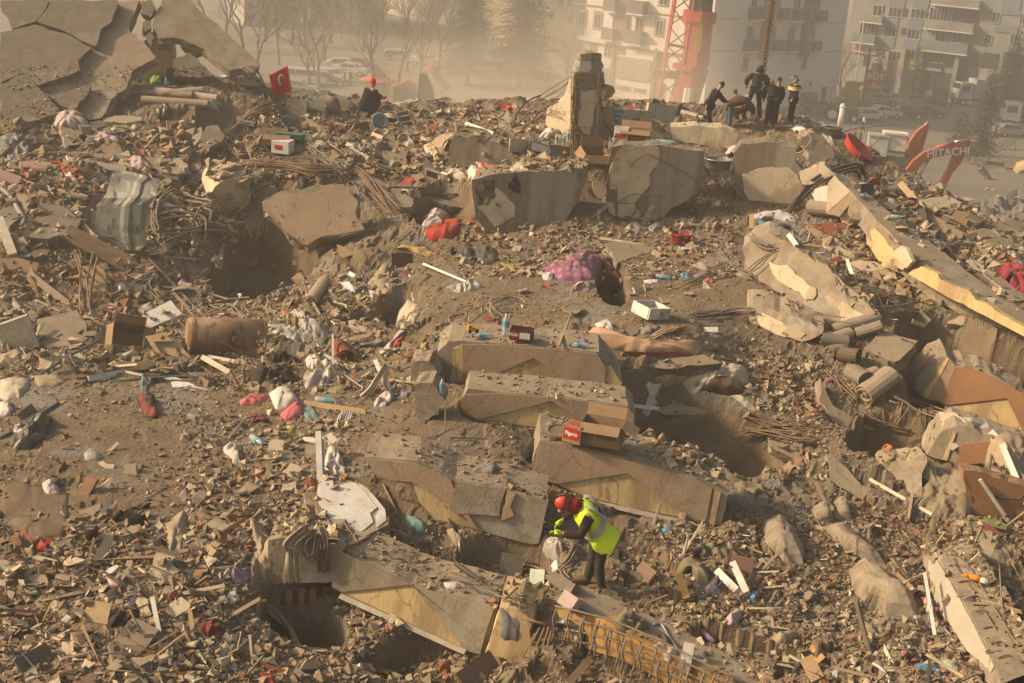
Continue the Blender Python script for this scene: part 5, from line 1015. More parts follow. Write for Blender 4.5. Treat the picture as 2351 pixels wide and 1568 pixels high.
DR=[
('sack','bulging pale pink sack under the cracked slab at the upper left',0,0,'430,1060 460,1000 540,955 650,955 740,1000 755,1050 700,1080 640,1110 560,1075 500,1100 460,1110',F_PK,.42,.05),
('plastic_bag','black bin bag below the rolled carpets',0,0,'1310,930 1350,895 1420,895 1470,930 1475,1010 1430,1040 1370,1030 1320,980',F_BP,.35,.06),
('cloth','black garment trailing between the chunks below the pink sack',0,0,'540,1300 580,1250 640,1230 675,1160 725,1140 730,1200 690,1240 640,1260 600,1290',F_K,.1,.05),
('plastic_bag','bright green plastic bag under the leaning slab',0,0,'1275,690 1300,660 1340,665 1385,655 1397,700 1370,722 1290,727',F_GR,.2,.05),
('plastic_bag','blue plastic bag left of the small dark drawer',0,0,'1398,690 1430,645 1500,625 1460,720 1410,735',F_BL,.12,.04),
('plastic_bag','white bag with teal and pink print on the ledge',0,0,'1805,660 1850,640 1960,645 1977,672 1920,702 1830,692',cl('teal_pink_print',(.58,.56,.55),patt=dots((.12,.3,.38),2.6,.4)),.14,.03),
('plastic_sheet','crumpled clear plastic behind the white crate near the flag',0,0,'1950,720 2000,650 2100,670 2200,690 2210,715 2050,740 1960,740',F_PL,.1,.06),
('plastic_sheet','clear plastic wrapping the end of the long carpet roll',0,0,'1660,850 1720,820 1860,860 1920,910 1880,955 1800,930 1700,890',F_PL,.16,.06),
('cloth','pinkish cloth between chunks left of the cut stone plates',0,0,'770,1170 830,1120 940,1130 1020,1180 1030,1230 900,1210 820,1250',F_PK,.12,.06),
('corrugated_sheet','crumpled dark corrugated sheet at the left edge',0,0,'0,1170 60,1140 300,1150 370,1225 285,1290 200,1340 120,1390 0,1345',mat('dark_sheet',(.12,.125,.115),(.09,.09,.085),3,.5,.2,20,.3,.4,stretch=(1,8,1)),.15,.12),
('pillow','pale pillow beside the thick grey slab plate',0,0,'1075,1380 1130,1330 1200,1340 1290,1420 1260,1470 1140,1450 1080,1420',F_PK,.18,.04),
('cloth','twisted brown cloth with a green and pink stripe above the metal sheet',0,1,'735,200 800,130 850,60 930,130 900,160 830,180 770,205',F_BG,.12,.05),
('plastic_sheet','white torn sheet beside the orange rope coil',0,1,'550,100 600,75 640,130 700,225 640,215 590,160',F_W,.06,.03),
('paper','small white crumpled paper left of the metal sheet',0,1,'630,430 660,405 740,430 700,450 650,448',F_PAP,.06,.03),
('cloth','dark grey trousers hanging among the twisted strips',0,1,'1520,690 1560,760 1620,850 1685,895 1670,1030 1640,1020 1600,900 1560,820',F_GY,.08,.04),
('plastic_bag','pink plastic bag beside the hanging dark trousers',0,1,'1510,1040 1560,985 1600,1010 1580,1075 1530,1085',F_PK,.1,.04),
('cloth','pale cloth scrap lying on the white board',0,1,'1145,1300 1200,1230 1290,1183 1328,1262 1180,1312',F_PK,.04,.02),
('mattress','quilted cream mattress corner at the left edge',0,2,'0,400 150,385 270,395 250,455 190,540 150,600 60,590 0,560',F_C,.18,.03),
('mattress','quilted beige mattress strip with wavy stitching, right of the cream corner',0,2,'262,372 400,362 500,362 568,420 500,455 430,472 330,462',F_BG,.1,.02),
('cloth','beige tarpaulin folded at the left edge under the teal pipe',0,2,'0,180 150,140 230,200 272,290 230,340 120,290 0,275',F_BG,.12,.06),
('plastic_bag','white plastic bag at the left edge below the cream mattress',0,2,'0,590 60,580 115,650 90,710 0,735',F_W,.15,.05),
('tarpaulin','large black plastic sheet bundled on the slope at the left',0,2,'90,850 130,780 200,750 300,725 400,700 435,710 430,800 390,900 300,980 240,1010 180,1055 120,1030 95,950',F_BP,.32,.12),
('shirt','red and black flannel shirt spread over a block on the left slope',0,2,'1160,555 1240,500 1320,530 1330,590 1345,680 1362,730 1300,745 1245,745 1210,690 1190,620',F_FLN,.2,.06),
('plastic_bag','grey transparent bag below the flat topped block',0,2,'715,1040 770,985 860,1030 875,1060 820,1105 730,1090',F_PL,.1,.03),
('cloth','small dark rag on the left slope',0,2,'455,1205 500,1160 560,1105 565,1130 530,1180 490,1205',F_BR,.06,.03),
('fleece','white fluffy stuffing in the gravel left of the metal strip',0,2,'1905,985 1960,945 2060,962 2075,1010 2030,1045 2065,1140 2000,1135 1960,1060 1915,1030',F_FLC,.16,.07),
('cloth','pink satin pillowcase left of the white and pink pillow',0,2,'2045,590 2110,565 2140,520 2220,530 2295,545 2270,585 2190,632 2060,620',F_P,.14,.06),
('bag','dark red pouch with pale piping on the left slope',0,2,'2125,740 2190,690 2230,740 2320,770 2290,785 2210,760 2140,785',F_DR,.1,.05),
('carpet','large dirty brown carpet half buried at the left edge',0,3,'0,-120 200,-150 420,-100 600,-60 590,100 560,330 400,330 300,360 200,375 130,290 0,180',F_BR,.02,.015),
('fleece','grey fluffy clump on the brown carpet',0,2,'360,1290 420,1260 500,1320 520,1385 440,1400 370,1385',F_FLC,.1,.05),
('cloth','dark stained garment above the slippers',0,3,'850,230 950,150 1000,100 1100,90 1200,60 1250,20 1290,20 1240,80 1200,160 1080,190 980,180 900,220',F_K,.1,.07),
('cloth','dusty brown cloth draped down the slope right of the slippers',0,3,'1380,220 1500,130 1570,80 1610,150 1600,280 1550,440 1480,530 1420,380 1430,300',F_BG,.07,.05),
('plastic_bag','dark bag with a faded pattern below the slippers',0,3,'1290,420 1330,340 1410,345 1415,385 1360,440',F_K,.1,.04),
('cloth','black and green camouflage garment beside the square tile',0,3,'900,1000 960,970 1040,940 1100,960 1190,930 1195,1000 1080,1040 1040,1110 990,1130 930,1090',F_K,.12,.07),
('cloth','small checked purple garment near the hanging scarves',0,3,'1970,600 2000,560 2050,600 2130,570 2155,640 2110,720 2040,755 1980,700 1965,650',F_GNG,.12,.05),
('cloth','cream crumpled cloth left of the small checked garment',0,3,'1890,660 1920,620 1960,580 1985,600 1970,650 1930,680',F_C,.08,.04),
('cloth','dark red and green bundle at the bottom left',0,3,'1690,1060 1750,1030 1850,1060 1900,1100 1950,1170 1900,1200 1840,1210 1770,1180',F_DR,.14,.08),
('cloth','black rag below the dark red bundle',0,3,'1640,1310 1700,1350 1740,1430 1690,1490 1610,1470 1600,1430',F_K,.1,.06),
('cloth','red rag at the bottom edge left of the wooden lath',0,3,'2190,1500 2240,1470 2330,1475 2351,1530 2351,1600 2260,1600',F_R,.1,.06),
('cloth','pink rag among broken bricks at lower left',0,3,'905,655 950,680 1025,735 1015,760 940,740',F_PK,.05,.03),
('plastic_bag','torn red packaging at lower left',0,3,'280,440 350,330 430,320 475,335 430,400 380,460',F_R,.06,.04),
('plastic_bag','yellowish plastic scrap among the chips at lower left',0,3,'1685,985 1760,950 1830,905 1850,930 1760,1010 1690,1030',F_Y,.05,.03),
('plastic_sheet','pale crumpled bags in the chips left of the wooden lath',0,3,'2040,1200 2100,1170 2150,1240 2140,1300 2080,1280',F_PK,.1,.05),
('plastic_sheet','translucent bag remains at the bottom of the chip slope',0,3,'2190,1130 2260,1110 2330,1110 2340,1160 2270,1200 2200,1190',F_PL,.08,.05),
('blanket','hanging dusty pinkish blanket left of the connecting beam',1,3,'0,150 100,200 200,340 170,450 190,600 130,800 100,1000 30,1010 0,900',F_BG,.1,.08),
('cloth','twisted dusty cloth rope running down from the hanging blanket',1,3,'120,860 200,900 300,1000 370,1080 420,1200 480,1350 430,1350 380,1230 330,1080 240,990 130,940',F_BG,.08,.04),
('blanket','striped brown blanket in the hollow under the connecting beam',1,3,'200,900 290,750 420,790 500,740 690,730 640,800 560,850 440,910 300,900',F_BRS,.1,.04),
('cloth','long dark brown cloth strip at the bottom edge',1,3,'870,1390 1000,1400 1150,1440 1340,1500 1300,1540 1150,1510 1030,1480 1020,1560 950,1500',F_BR,.08,.06),
('plastic_bag','dusty grey bag in the hollow under the lowest beam',1,3,'520,1040 560,1010 620,1000 645,1050 610,1100 540,1090',F_GY,.1,.05),
('cloth','olive cloth near the bottom edge by the brown plank',1,3,'2100,1560 2160,1480 2290,1440 2260,1540 2200,1580',F_OL,.08,.05),
('plastic_bag','teal and white bag right of the white plastered slab',1,3,'1320,170 1350,130 1440,150 1510,230 1500,300 1440,310 1400,270 1350,240',F_TL,.12,.05),
('cloth','beige bag hanging under the half buried beam',1,3,'1180,250 1230,235 1330,290 1390,330 1340,345 1220,320',F_BG,.1,.04),
('cloth','beige sack right of the steel strip below the half buried beam',1,3,'1670,260 1730,240 1830,380 1830,410 1760,400',F_BG,.12,.04),
('cloth','floral cloth lying on the edge of the lowest beam',1,3,'1645,700 1750,700 1900,730 1925,755 1800,750 1740,780 1660,740',F_FLW,.04,.03),
('cloth','mustard glove like rag on the black hose',1,3,'1725,560 1760,530 1830,550 1820,590 1790,630 1740,620',F_Y,.06,.03),
('pillow','white and pink pillow lying on the slope',1,2,'160,520 230,470 330,460 390,540 420,585 310,660 250,700 200,620',F_W,.24,.03),
('pillow_end','pink gathered end of the white pillow on the slope',1,2,'308,660 425,582 470,650 460,700 430,720 370,745 310,770 250,702',F_P,.2,.035),
('cloth','large heap of black clothes left of the striped curtains in the pit',1,2,'-60,360 60,280 200,260 330,330 400,400 420,435 200,445 130,490 0,440',F_K,.22,.12),
('cloth','black jacket lying on the cardboard left of the white bag',1,2,'130,190 250,160 400,220 430,262 250,272 150,240',F_K,.14,.08),
('cloth','dark cloth bundle directly right of the rusty tank',1,2,'135,20 250,10 340,80 350,165 250,152 130,125',F_K,.18,.08),
('plastic_sheet','clear plastic film heaped above the black cloth bundle',1,1,'300,1290 430,1235 500,1290 560,1400 700,1450 600,1530 470,1500 380,1330',F_PL,.18,.14),
('plastic_sheet','clear plastic film draped over rolled paper beside the rusty tank',1,1,'110,1400 200,1370 330,1410 560,1480 585,1550 320,1505 180,1450',F_PL,.12,.1),
('plastic_bag','white shopping bag with an orange stripe in the pit',1,2,'470,235 500,198 605,180 612,300 540,320 472,292',F_W,.14,.05),
('cloth','blue cloth scrap right of the white shopping bag',1,2,'600,215 640,200 700,215 690,245 620,250',F_BL,.06,.04),
('shirt','dark plaid shirt above the rolled red carpet',1,2,'668,172 700,120 800,100 840,150 800,195 700,217',cl('dark_plaid',(.08,.03,.035),patt=strp((.3,.22,.2),5,'X',.85,(.3,.22,.2),'Z')),.1,.06),
('plastic_sheet','crumpled cream plastic in the middle of the pit litter',1,2,'435,400 480,335 560,330 640,370 690,290 830,350 720,420 600,480 480,480',F_PL,.16,.12),
('curtain','long white curtain twisting down the slope in the centre',1,2,'1270,-20 1200,100 1090,180 1020,290 1010,315 1060,260 1150,200 1250,60 1330,-20',F_W,.08,.03),
('curtain','cream curtain bunch at the foot of the thin white rod',1,1,'1240,1355 1270,1260 1350,1165 1480,1220 1430,1330 1390,1400 1330,1460 1250,1570 1180,1570 1260,1450',F_C,.16,.08),
('cloth','red lace cloth hanging over the steel strip',1,2,'1220,75 1290,45 1330,-10 1335,60 1270,120 1250,185 1222,140',F_R,.08,.05),
('cloth','mustard rag caught on the rebar left of the top balcony beam',1,2,'1455,170 1465,100 1520,75 1510,140 1470,215',F_Y,.05,.03),
('fleece','pinkish stuffing spilling left of the ribbed concrete lump',1,2,'1060,600 1100,550 1170,530 1250,430 1235,540 1200,600 1120,660 1060,640',F_FLC,.16,.08),
('cloth','dotted grey cloth left of the ribbed concrete lump',1,2,'1285,500 1380,475 1390,510 1330,560 1290,560',cl('grey_dotted',(.3,.3,.32),patt=dots((.1,.1,.15),20,.2)),.08,.03),
('cloth','black and white striped garment on the bare slope',1,2,'725,745 790,668 870,665 930,720 870,742 810,770 730,778',F_STR,.06,.04),
('cloth','grey green garment below the white pillow',1,2,'440,600 520,600 560,680 610,730 560,760 480,750 450,700',F_TL,.06,.05),
('cloth','beige and maroon garment tangled beside the white window profile',1,2,'635,1100 660,1000 690,960 760,1020 785,1090 825,1160 820,1230 760,1260 700,1200 640,1170',F_FLW,.2,.08),
('plastic_sheet','clear plastic on top of the beige and maroon garment',1,2,'605,900 680,860 790,880 800,930 720,970 640,950',F_PL,.1,.08),
('cloth','grey knitted cloth on the gravel above the half buried beam',1,2,'1895,1190 1950,1110 2100,1120 2140,1170 2080,1215 1980,1200 1910,1215',F_GY,.07,.05),
('paper','torn yellow brown paper below the white pillow',1,2,'265,830 330,790 395,800 370,850 330,880 280,850',F_Y,.03,.03),
('plastic_sheet','olive green broken plastic panel in the pit litter',1,2,'650,500 720,450 810,450 825,520 760,530',mat('olive_plastic',(.22,.21,.08),rough=.5,bump=0,dust=.3),.03,.04),
('blanket','red cover with folded white flowered sheets, a bundle on the slope',1,1,'1475,590 1560,560 1700,500 1815,490 1800,530 1790,600 1740,650 1620,690 1540,665',F_R,.42,.05),
('blanket','folded white flowered sheets on top of the red cover',1,1,'1462,500 1530,430 1590,392 1690,440 1720,480 1690,520 1640,570 1560,655 1480,600 1475,550',F_FLW,.46,.06),
('tarpaulin','black leather like bag left part of the black pair on the slope',1,1,'1720,770 1770,720 1860,675 1900,720 1910,800 1860,830 1780,810',F_BP,.16,.05),
('tarpaulin','black bag right part of the black pair on the slope',1,1,'1905,740 1980,700 2060,720 2130,820 2100,870 2000,880 1930,850',F_BP,.2,.05),
('cloth','yellow scarf lying across pebbles above the steel rod',1,1,'1240,735 1300,700 1400,720 1520,720 1540,760 1630,790 1600,825 1500,800 1420,770 1300,735',F_Y,.05,.04),
('paper','yellow envelope near the black bags',1,1,'2110,890 2150,855 2220,870 2265,865 2275,930 2250,955 2200,930 2140,920',F_Y,.03,.02),
('plastic_bag','two cream crumpled bags at the end of the white tube',1,1,'1675,1060 1740,1050 1830,1040 1900,1000 1960,1030 2000,1070 1930,1090 1840,1120 1760,1110',F_PL,.14,.09),
('cloth','dusty translucent veil hanging over the dark hole',1,1,'1000,1035 1060,960 1140,860 1180,860 1200,960 1190,1080 1225,1180 1190,1195 1160,1100 1080,1090',F_BG,.1,.05),
('cloth','pink striped pillow hanging in the dark hole',1,1,'1015,1090 1060,1100 1150,1160 1155,1200 1100,1250 1050,1220 1025,1140',F_PK,.14,.03),
('paper','white papers in front of the dark hole',1,1,'760,1025 850,1015 870,1040 940,1065 910,1110 860,1138 785,1115 800,1060',F_PAP,.04,.03),
('cloth','red rag near the coil of white cable',1,1,'1985,1330 2010,1300 2060,1340 2140,1340 2080,1370 2020,1360',F_DR,.06,.05),
('cloth','black trousers hanging from the rusty rebar over the tan slab',1,1,'400,150 440,115 490,130 475,180 465,260 465,365 430,372 425,300 415,220',F_K,.06,.03),
('cloth','red plastic near the smooth oval block',1,1,'1285,170 1350,150 1390,110 1405,160 1390,190',F_R,.06,.04),
('plastic_bag','white plastic bag on the black rods',1,1,'1275,225 1400,240 1460,250 1465,300 1430,315 1340,265',F_PL,.08,.04),
('cloth','cream blouse bundle left of the red spotted fleece',1,1,'1680,100 1710,50 1790,60 1870,140 1800,160 1720,130',F_C,.14,.05),
('cloth','white fringed cloth left of the red spotted fleece',1,0,'1855,1460 1890,1410 1950,1420 1950,1530 1870,1540',F_W,.14,.03),
('cloth','red fleece with white spots hung over the beam end',1,0,'1925,1385 2000,1390 2090,1420 2095,1490 2060,1530 1970,1565 1950,1500',F_RDT,.16,.05),
('cloth','cream jacket with black lining hung over the beam block',2,0,'80,1440 150,1385 200,1380 255,1430 250,1480 200,1530 170,1560 130,1540 100,1480',F_C,.14,.05),
('cloth','black cloth hanging below the cream jacket',2,1,'55,70 130,80 175,180 178,280 120,255 60,215 70,150',F_K,.04,.02),
('cloth','dark camouflage garment hanging from the beam end',1,1,'1895,150 1960,130 2090,130 2095,230 2140,380 2060,400 2010,425 1950,370 1930,300',cl('camouflage',(.09,.075,.05),patt=dots((.2,.16,.1),3,.4),dust=.1),.04,.03),
('cloth','brown fabric with a white stripe lying at the top of the rebar',1,0,'1400,880 1420,830 1470,805 1580,820 1570,860 1500,880 1460,860',F_STR,.1,.05),
('quilt','maroon and cream checkered cloth in the middle ridge',1,0,'1335,1290 1400,1270 1490,1270 1505,1340 1450,1410 1380,1400 1345,1340',F_CHK,.14,.06),
('quilt','yellow flowered white quilt right of the checkered cloth',1,0,'1480,1240 1540,1220 1610,1270 1615,1340 1590,1390 1540,1330 1490,1290',cl('yellow_flowered',(.55,.50,.38),patt=dots((.5,.3,.06),3,.35)),.14,.06),
('curtain','beige curtain swept up to the rods above the flowered quilt',1,0,'1540,1220 1620,1150 1740,1130 1880,1120 1760,1150 1700,1200 1640,1300 1600,1290',F_BG,.1,.05),
('plastic_sheet','cream sheet hanging from a stick in the left middle',1,0,'800,1205 870,1205 940,1225 960,1300 1000,1370 1080,1370 1030,1395 960,1350 880,1300 830,1270',F_C,.1,.06),
('cloth','wide cream cloth spread left of the hanging cream sheet',1,0,'320,1260 400,1190 560,1200 720,1220 800,1205 700,1240 520,1260 440,1290 390,1290',F_C,.06,.05),
('pillow','pale green pillow near the broken cardboard',1,0,'505,1320 560,1310 640,1300 680,1330 600,1355 530,1345',F_TL,.1,.02),
('plastic_bag','clear bag full of pale things near the upright slab piece',1,0,'1310,1210 1350,1170 1400,1190 1405,1240 1360,1260 1310,1240',F_PL,.14,.05),
('cloth','dark red and black cloth on the stick left of the column',1,0,'2100,900 2140,870 2200,880 2240,900 2230,930 2150,930',F_DR,.1,.06),
('cloth','orange red cloth over the stick left of the column',2,0,'25,940 60,900 110,905 140,950 90,930 40,960',F_R,.06,.04),
('plastic_bag','clear bags with red print on the white sill',2,0,'335,1170 380,1100 440,1090 500,1110 515,1140 460,1160 400,1200 340,1210',F_W,.14,.06),
('plastic_bag','yellow net bag of food on the white sill',2,0,'455,1165 490,1140 540,1160 550,1190 500,1190',F_Y,.08,.03),
('plastic_bag','blue plastic bag at the left end of the white sill',2,0,'328,1190 350,1170 410,1190 400,1212 340,1212',F_BL,.08,.03),
('towel','teal striped towel hanging over the peeling wall',2,0,'955,918 1050,920 1055,960 1000,1060 965,1075 975,1000',F_TOW,.04,.015),
('trousers','grey trousers hanging over the peeling wall',2,0,'1110,935 1185,940 1195,1000 1210,1115 1180,1125 1165,1010 1145,1000 1150,1120 1115,1110 1108,1000',F_GY,.04,.015),
('cloth','red and white garment lying on top of the peeling wall',2,0,'1055,915 1110,912 1180,935 1170,985 1150,990 1140,940 1060,930',F_R,.05,.02),
('plastic_bag','white and pink bag with lilac things near the slab',2,0,'905,1165 940,1140 1010,1140 1000,1175 940,1190',F_PK,.08,.03),
('blanket','pink and purple checked quilt heaped at the mouth of the hole',2,1,'360,910 440,880 560,865 580,810 650,780 740,770 860,810 880,870 840,930 830,990 700,1030 560,1020 480,1000 440,960',F_PLD,.42,.07),
('blanket','maroon patterned blanket sliding into the hole behind the checked quilt',2,1,'870,820 920,840 1010,950 1050,1000 1050,1060 960,1090 860,1080 790,1060 780,1000 840,990 900,900',F_MRC,.2,.07),
('cloth','grey checked cloth under the pink and purple quilt',2,1,'615,1070 660,1030 760,1020 800,1070 760,1100 680,1105',cl('grey_check',(.4,.35,.31),patt=chk((.15,.12,.11),5)),.1,.05),
('cloth','white blue flowered cloth at the left tip of the checked quilt',2,1,'355,960 400,940 460,960 450,1000 410,1015 370,1000',F_DOT,.08,.05),
('cloth','red scraps on the ground left of the grey checked cloth',2,1,'380,1045 420,1035 455,1048 430,1060 390,1058',F_R,.03,.02),
('plastic_bag','dusty clear bag below the hanging plaster flakes',2,1,'1070,560 1120,510 1180,505 1220,560 1190,600 1110,590',F_PL,.1,.05),
('cloth','pale shirt crumpled right of the dusty clear bag',2,1,'1265,540 1330,530 1380,505 1385,550 1310,570 1300,620 1280,590',F_W,.06,.05),
('mattress','peach patterned mattress bending over the edge of the terrace',2,2,'720,20 800,-50 900,-40 1040,60 1100,120 1270,140 1400,80 1560,62 1710,70 1725,130 1700,180 1560,180 1400,165 1260,190 1100,180 1040,150 900,150 780,100',F_LAT,.24,.05),
('fleece','white stuffing beside the peach mattress',2,1,'800,1380 860,1370 910,1345 950,1370 1000,1470 960,1460 900,1420 830,1410',F_FLC,.1,.06),
('bag','grey plush animal in front of the white drawer',2,1,'1200,1440 1230,1410 1310,1400 1370,1400 1350,1430 1280,1470 1220,1480',F_GY,.12,.04),
('paper','lilac torn paper at the end of the shovel handle',2,2,'680,55 730,50 770,90 760,120 710,100',F_PU,.02,.02),
('cloth','black coat lying on the tip of the long sloping beam',2,2,'180,970 220,960 330,890 450,880 440,905 350,920 310,990 270,1080 215,1100 175,1040',F_K,.08,.06),
('curtain','white knotted curtain hanging right of the second balcony beam',2,2,'1215,430 1265,415 1330,440 1390,425 1360,500 1320,570 1345,600 1300,660 1265,725 1205,685 1240,620 1250,570 1290,550 1250,490',F_W,.12,.05),
('curtain','cream cloth bunched over the dusty sofa in the middle right',2,2,'1870,345 1900,280 1970,262 2080,280 2120,350 2125,430 2090,440 1980,400 1900,370 1820,400 1760,520 1740,460 1690,530 1620,530 1555,430 1620,380 1750,365',F_C,.2,.08),
('sofa','overturned dark brown sofa seat under the cream cloth',2,2,'1690,490 1800,420 1860,370 2000,400 2100,470 2110,525 1950,540 1800,510',cl('sofa_brown',(.075,.048,.035)),.22,.03),
('blanket','folded dusty blanket band left of the cream cloth',2,2,'1280,410 1400,370 1500,362 1620,372 1600,420 1500,440 1400,480 1390,430',F_BG,.14,.06),
('cloth','tan cloth strip sloping to the right below the sofa',2,2,'1980,540 2060,530 2150,600 2200,660 2170,680 2100,640',F_C,.05,.03),
('cloth','dusty long pillow in the dark hollow',2,2,'1390,770 1560,740 1700,700 1770,670 1780,710 1680,770 1500,790',F_BG,.14,.03),
('cloth','grey brown cloth crumpled on the gravel right of the long beam',2,2,'2000,1300 2060,1260 2200,1300 2300,1330 2350,1370 2330,1410 2200,1370 2150,1460 2060,1400',F_OL,.12,.08),
('cloth','dark red rag left of the stooping rescuer',2,2,'90,1310 150,1300 230,1350 200,1372 130,1350',F_DR,.05,.04),
('plastic_bag','large clear bag of white things under the rescuer\'s glove',2,3,'360,430 380,370 440,345 500,355 545,430 530,490 470,520 400,500',F_PL,.22,.08),
('paper','open white exercise book under the clear bag',2,3,'430,560 460,520 500,515 512,570 480,635 445,630',F_PAP,.06,.06),
('cloth','grey brown jacket hung over the end of the lowest beam',2,3,'-5,900 60,865 130,880 200,930 200,980 170,1100 150,1210 90,1195 40,1190 0,1150 10,1020',F_GY,.1,.04),
('bag','black sports bag with a pink stripe hooked on the bent rebar',2,3,'460,1060 520,995 600,1020 700,1100 740,1160 730,1250 720,1370 640,1360 620,1280 630,1160 560,1100',F_BP,.14,.04),
('cloth','crumpled olive cloth on the bent rebar grid',2,3,'910,1045 1000,1000 1070,920 1130,950 1200,1020 1300,1070 1290,1110 1180,1120 1120,1195 1040,1160 990,1090',F_OL,.2,.12),
('cloth','cream torn cloth on the lower bent rebar',2,3,'1290,1250 1360,1215 1440,1240 1515,1300 1480,1380 1430,1420 1400,1340 1340,1280',F_C,.1,.08),
('sack','big dusty olive sack leaning in the gravel right of the rescuer',2,3,'1510,600 1560,500 1620,475 1720,570 1800,670 1790,760 1730,790 1680,720 1620,600 1540,640',F_OL,.34,.05),
('cloth','olive canvas spread above the leaning sack',2,3,'1635,430 1740,360 1860,380 1960,430 1965,530 1900,530 1850,470 1780,480 1700,490',F_OL,.12,.08),
('cloth','pink floral pillowcase right of the leaning sack',2,3,'1755,750 1800,680 1860,640 1875,680 1840,740 1890,790 1880,815 1800,790 1760,790',cl('pink_floral',(.52,.38,.36),patt=dots((.35,.1,.12),6,.2)),.07,.04),
('cloth','black bag on the rubble behind the rescuer\'s knee',2,3,'915,460 960,420 1010,400 1040,470 1020,525 950,500',F_K,.1,.05),
('cloth','pale dusty clothes on gravel at the bottom right of centre',2,3,'1905,1040 1960,1000 2020,940 2070,950 2060,1030 2000,1060 1960,1090 1920,1085',F_PK,.08,.06),
('plastic_sheet','blue plastic tangle on the gravel',2,3,'2085,810 2130,790 2185,810 2190,860 2140,870',F_BL,.05,.06),
('plastic_sheet','light blue plastic scrap under the long beam',2,3,'1385,250 1420,225 1495,255 1440,275 1400,272',F_BL,.04,.03),
('cloth','dusty sandal like leather shape in the lower right gravel',3,3,'110,1220 200,1170 270,1150 380,1120 410,1140 400,1190 300,1240 180,1250',F_BG,.14,.05),
('plastic_bag','blue and white packaging at the bottom right',3,3,'1410,1405 1500,1420 1600,1415 1620,1460 1560,1485 1450,1480',F_BL,.08,.04),
('plastic_bag','pale green printed packaging at the bottom right',3,3,'1635,1380 1680,1355 1780,1400 1790,1440 1760,1480 1640,1430',cl('pale_green_pack',(.42,.46,.34),patt=dots((.2,.3,.12),6,.2)),.12,.03),
('curtain','translucent lace curtain hanging in dusty folds at the right',3,2,'1420,1100 1500,1080 1700,1150 1820,1180 1900,1400 1920,1560 1750,1570 1600,1560 1440,1500 1450,1400 1540,1240 1440,1200',mat('lace',(.33,.27,.18),(.25,.2,.13),6,.9,.4,40,.2,alpha=.75),.2,.12),
('curtain','lower part of the lace curtain trailing on the rubble',3,3,'1930,280 1980,210 2060,260 2150,330 2250,400 2270,480 2180,560 2100,570 2030,500 1960,400',MATS['lace'],.12,.1),
('curtain','long beige curtain hanging at the right edge',3,2,'2070,870 2200,850 2330,870 2400,1000 2400,1560 2100,1560 2110,1480 2210,1380 2190,1200 2000,1150 2030,1000',F_BG,.3,.1),
('cloth','cream cloth draped under the white trim at the right',3,2,'1620,680 1740,680 1800,730 1980,750 2050,790 1960,800 1850,790 1760,830 1690,868 1640,790',F_C,.08,.07),
('cloth','pink checked rag hanging left of the right balcony beam',3,2,'1270,530 1310,485 1350,520 1370,600 1365,650 1320,620 1290,590',F_P,.06,.04),
('cloth','black burnt cloth hanging in the dark opening',3,2,'1520,640 1580,630 1590,760 1560,860 1520,960 1500,1100 1465,1095 1470,1030 1520,900 1510,760',F_K,.05,.03),
('cloth','white sheet with purple dots on the right middle heap',3,1,'10,450 100,420 250,408 330,430 400,470 420,520 340,540 260,490 120,480 30,480',F_DOT,.08,.06),
('plastic_bag','teal plastic bag under the dotted sheet',3,1,'210,530 280,520 345,545 310,562 240,555',F_TL,.05,.03),
('plastic_bag','blue and orange toy bag below the dotted sheet',3,1,'62,520 90,500 140,515 130,545 80,540',F_BL,.06,.04),
('quilt','pink quilt hanging over the heap at the right edge',3,1,'2105,965 2150,880 2220,860 2351,870 2420,900 2420,1160 2330,1120 2250,1060 2180,1000',F_MG,.34,.09),
('carpet','dusty brown rolled blanket lying on the long slab',3,1,'1535,700 1600,670 1700,690 1750,760 1745,815 1700,770 1640,740 1540,735',F_BG,.14,.03),
('carpet','grey rolled blanket behind the pink quilt',3,1,'2120,760 2200,750 2300,790 2351,880 2300,870 2230,810 2130,790',F_PK,.16,.04),
('cloth','white cloth knot near the top of the right heap',3,1,'1105,150 1130,125 1160,140 1200,135 1195,165 1150,172',F_W,.08,.05),
('cloth','grey blanket triangle on the right heap',3,1,'1130,235 1170,205 1270,190 1310,230 1350,285 1250,265',F_GY,.08,.03),
('plastic_bag','white bag with a red logo on the right heap',3,1,'890,215 930,185 1010,175 1030,205 970,215 920,230',F_W,.1,.04),
('plastic_sheet','crushed black roofing behind the grey blanket',3,1,'1330,180 1400,165 1520,200 1545,275 1450,260 1360,220',F_BP,.16,.1),
('plastic_bag','translucent white bags on the crest right of the striped hoodie man',3,0,'395,1060 430,995 540,1010 570,1050 520,1085 440,1075',F_PL,.22,.09),
('sack','cream plastic sack on the crest near the basket',3,0,'490,1100 540,1060 640,1042 675,1090 640,1130 560,1130',F_C,.24,.05),
('plastic_bag','white bag hanging beside the rough concrete lump',3,0,'590,1130 680,1150 720,1230 725,1275 690,1250 640,1180',F_PL,.1,.06),
('paper','white and red papers on the crest',3,0,'340,1110 400,1065 485,1090 470,1120 380,1128',F_PAP,.03,.01),
('cloth','zebra patterned cloth at the feet of the striped hoodie man',3,0,'325,1060 350,1042 385,1050 390,1085 350,1090',F_STR,.08,.04),
('cloth','white doll like rag on the wall corner',2,0,'1925,1310 1960,1260 2000,1240 2030,1250 2010,1290 1950,1330',F_W,.08,.05),
('cloth','colourful mat hanging behind the aluminium pot',2,0,'1780,1380 1850,1378 1980,1392 1975,1405 1850,1400',F_MRC,.03,.02),
('plastic_bag','blue rag heap in the colourful litter',2,1,'1530,960 1580,945 1640,960 1610,990 1560,990',F_BL,.06,.05),
('cloth','lilac cloth in the colourful litter',2,1,'1640,970 1690,940 1740,960 1720,985 1670,990',F_PU,.06,.05),
('cloth','pink cloth in the colourful litter',2,1,'1740,1000 1800,980 1860,1000 1820,1030 1760,1030',F_P,.04,.04),
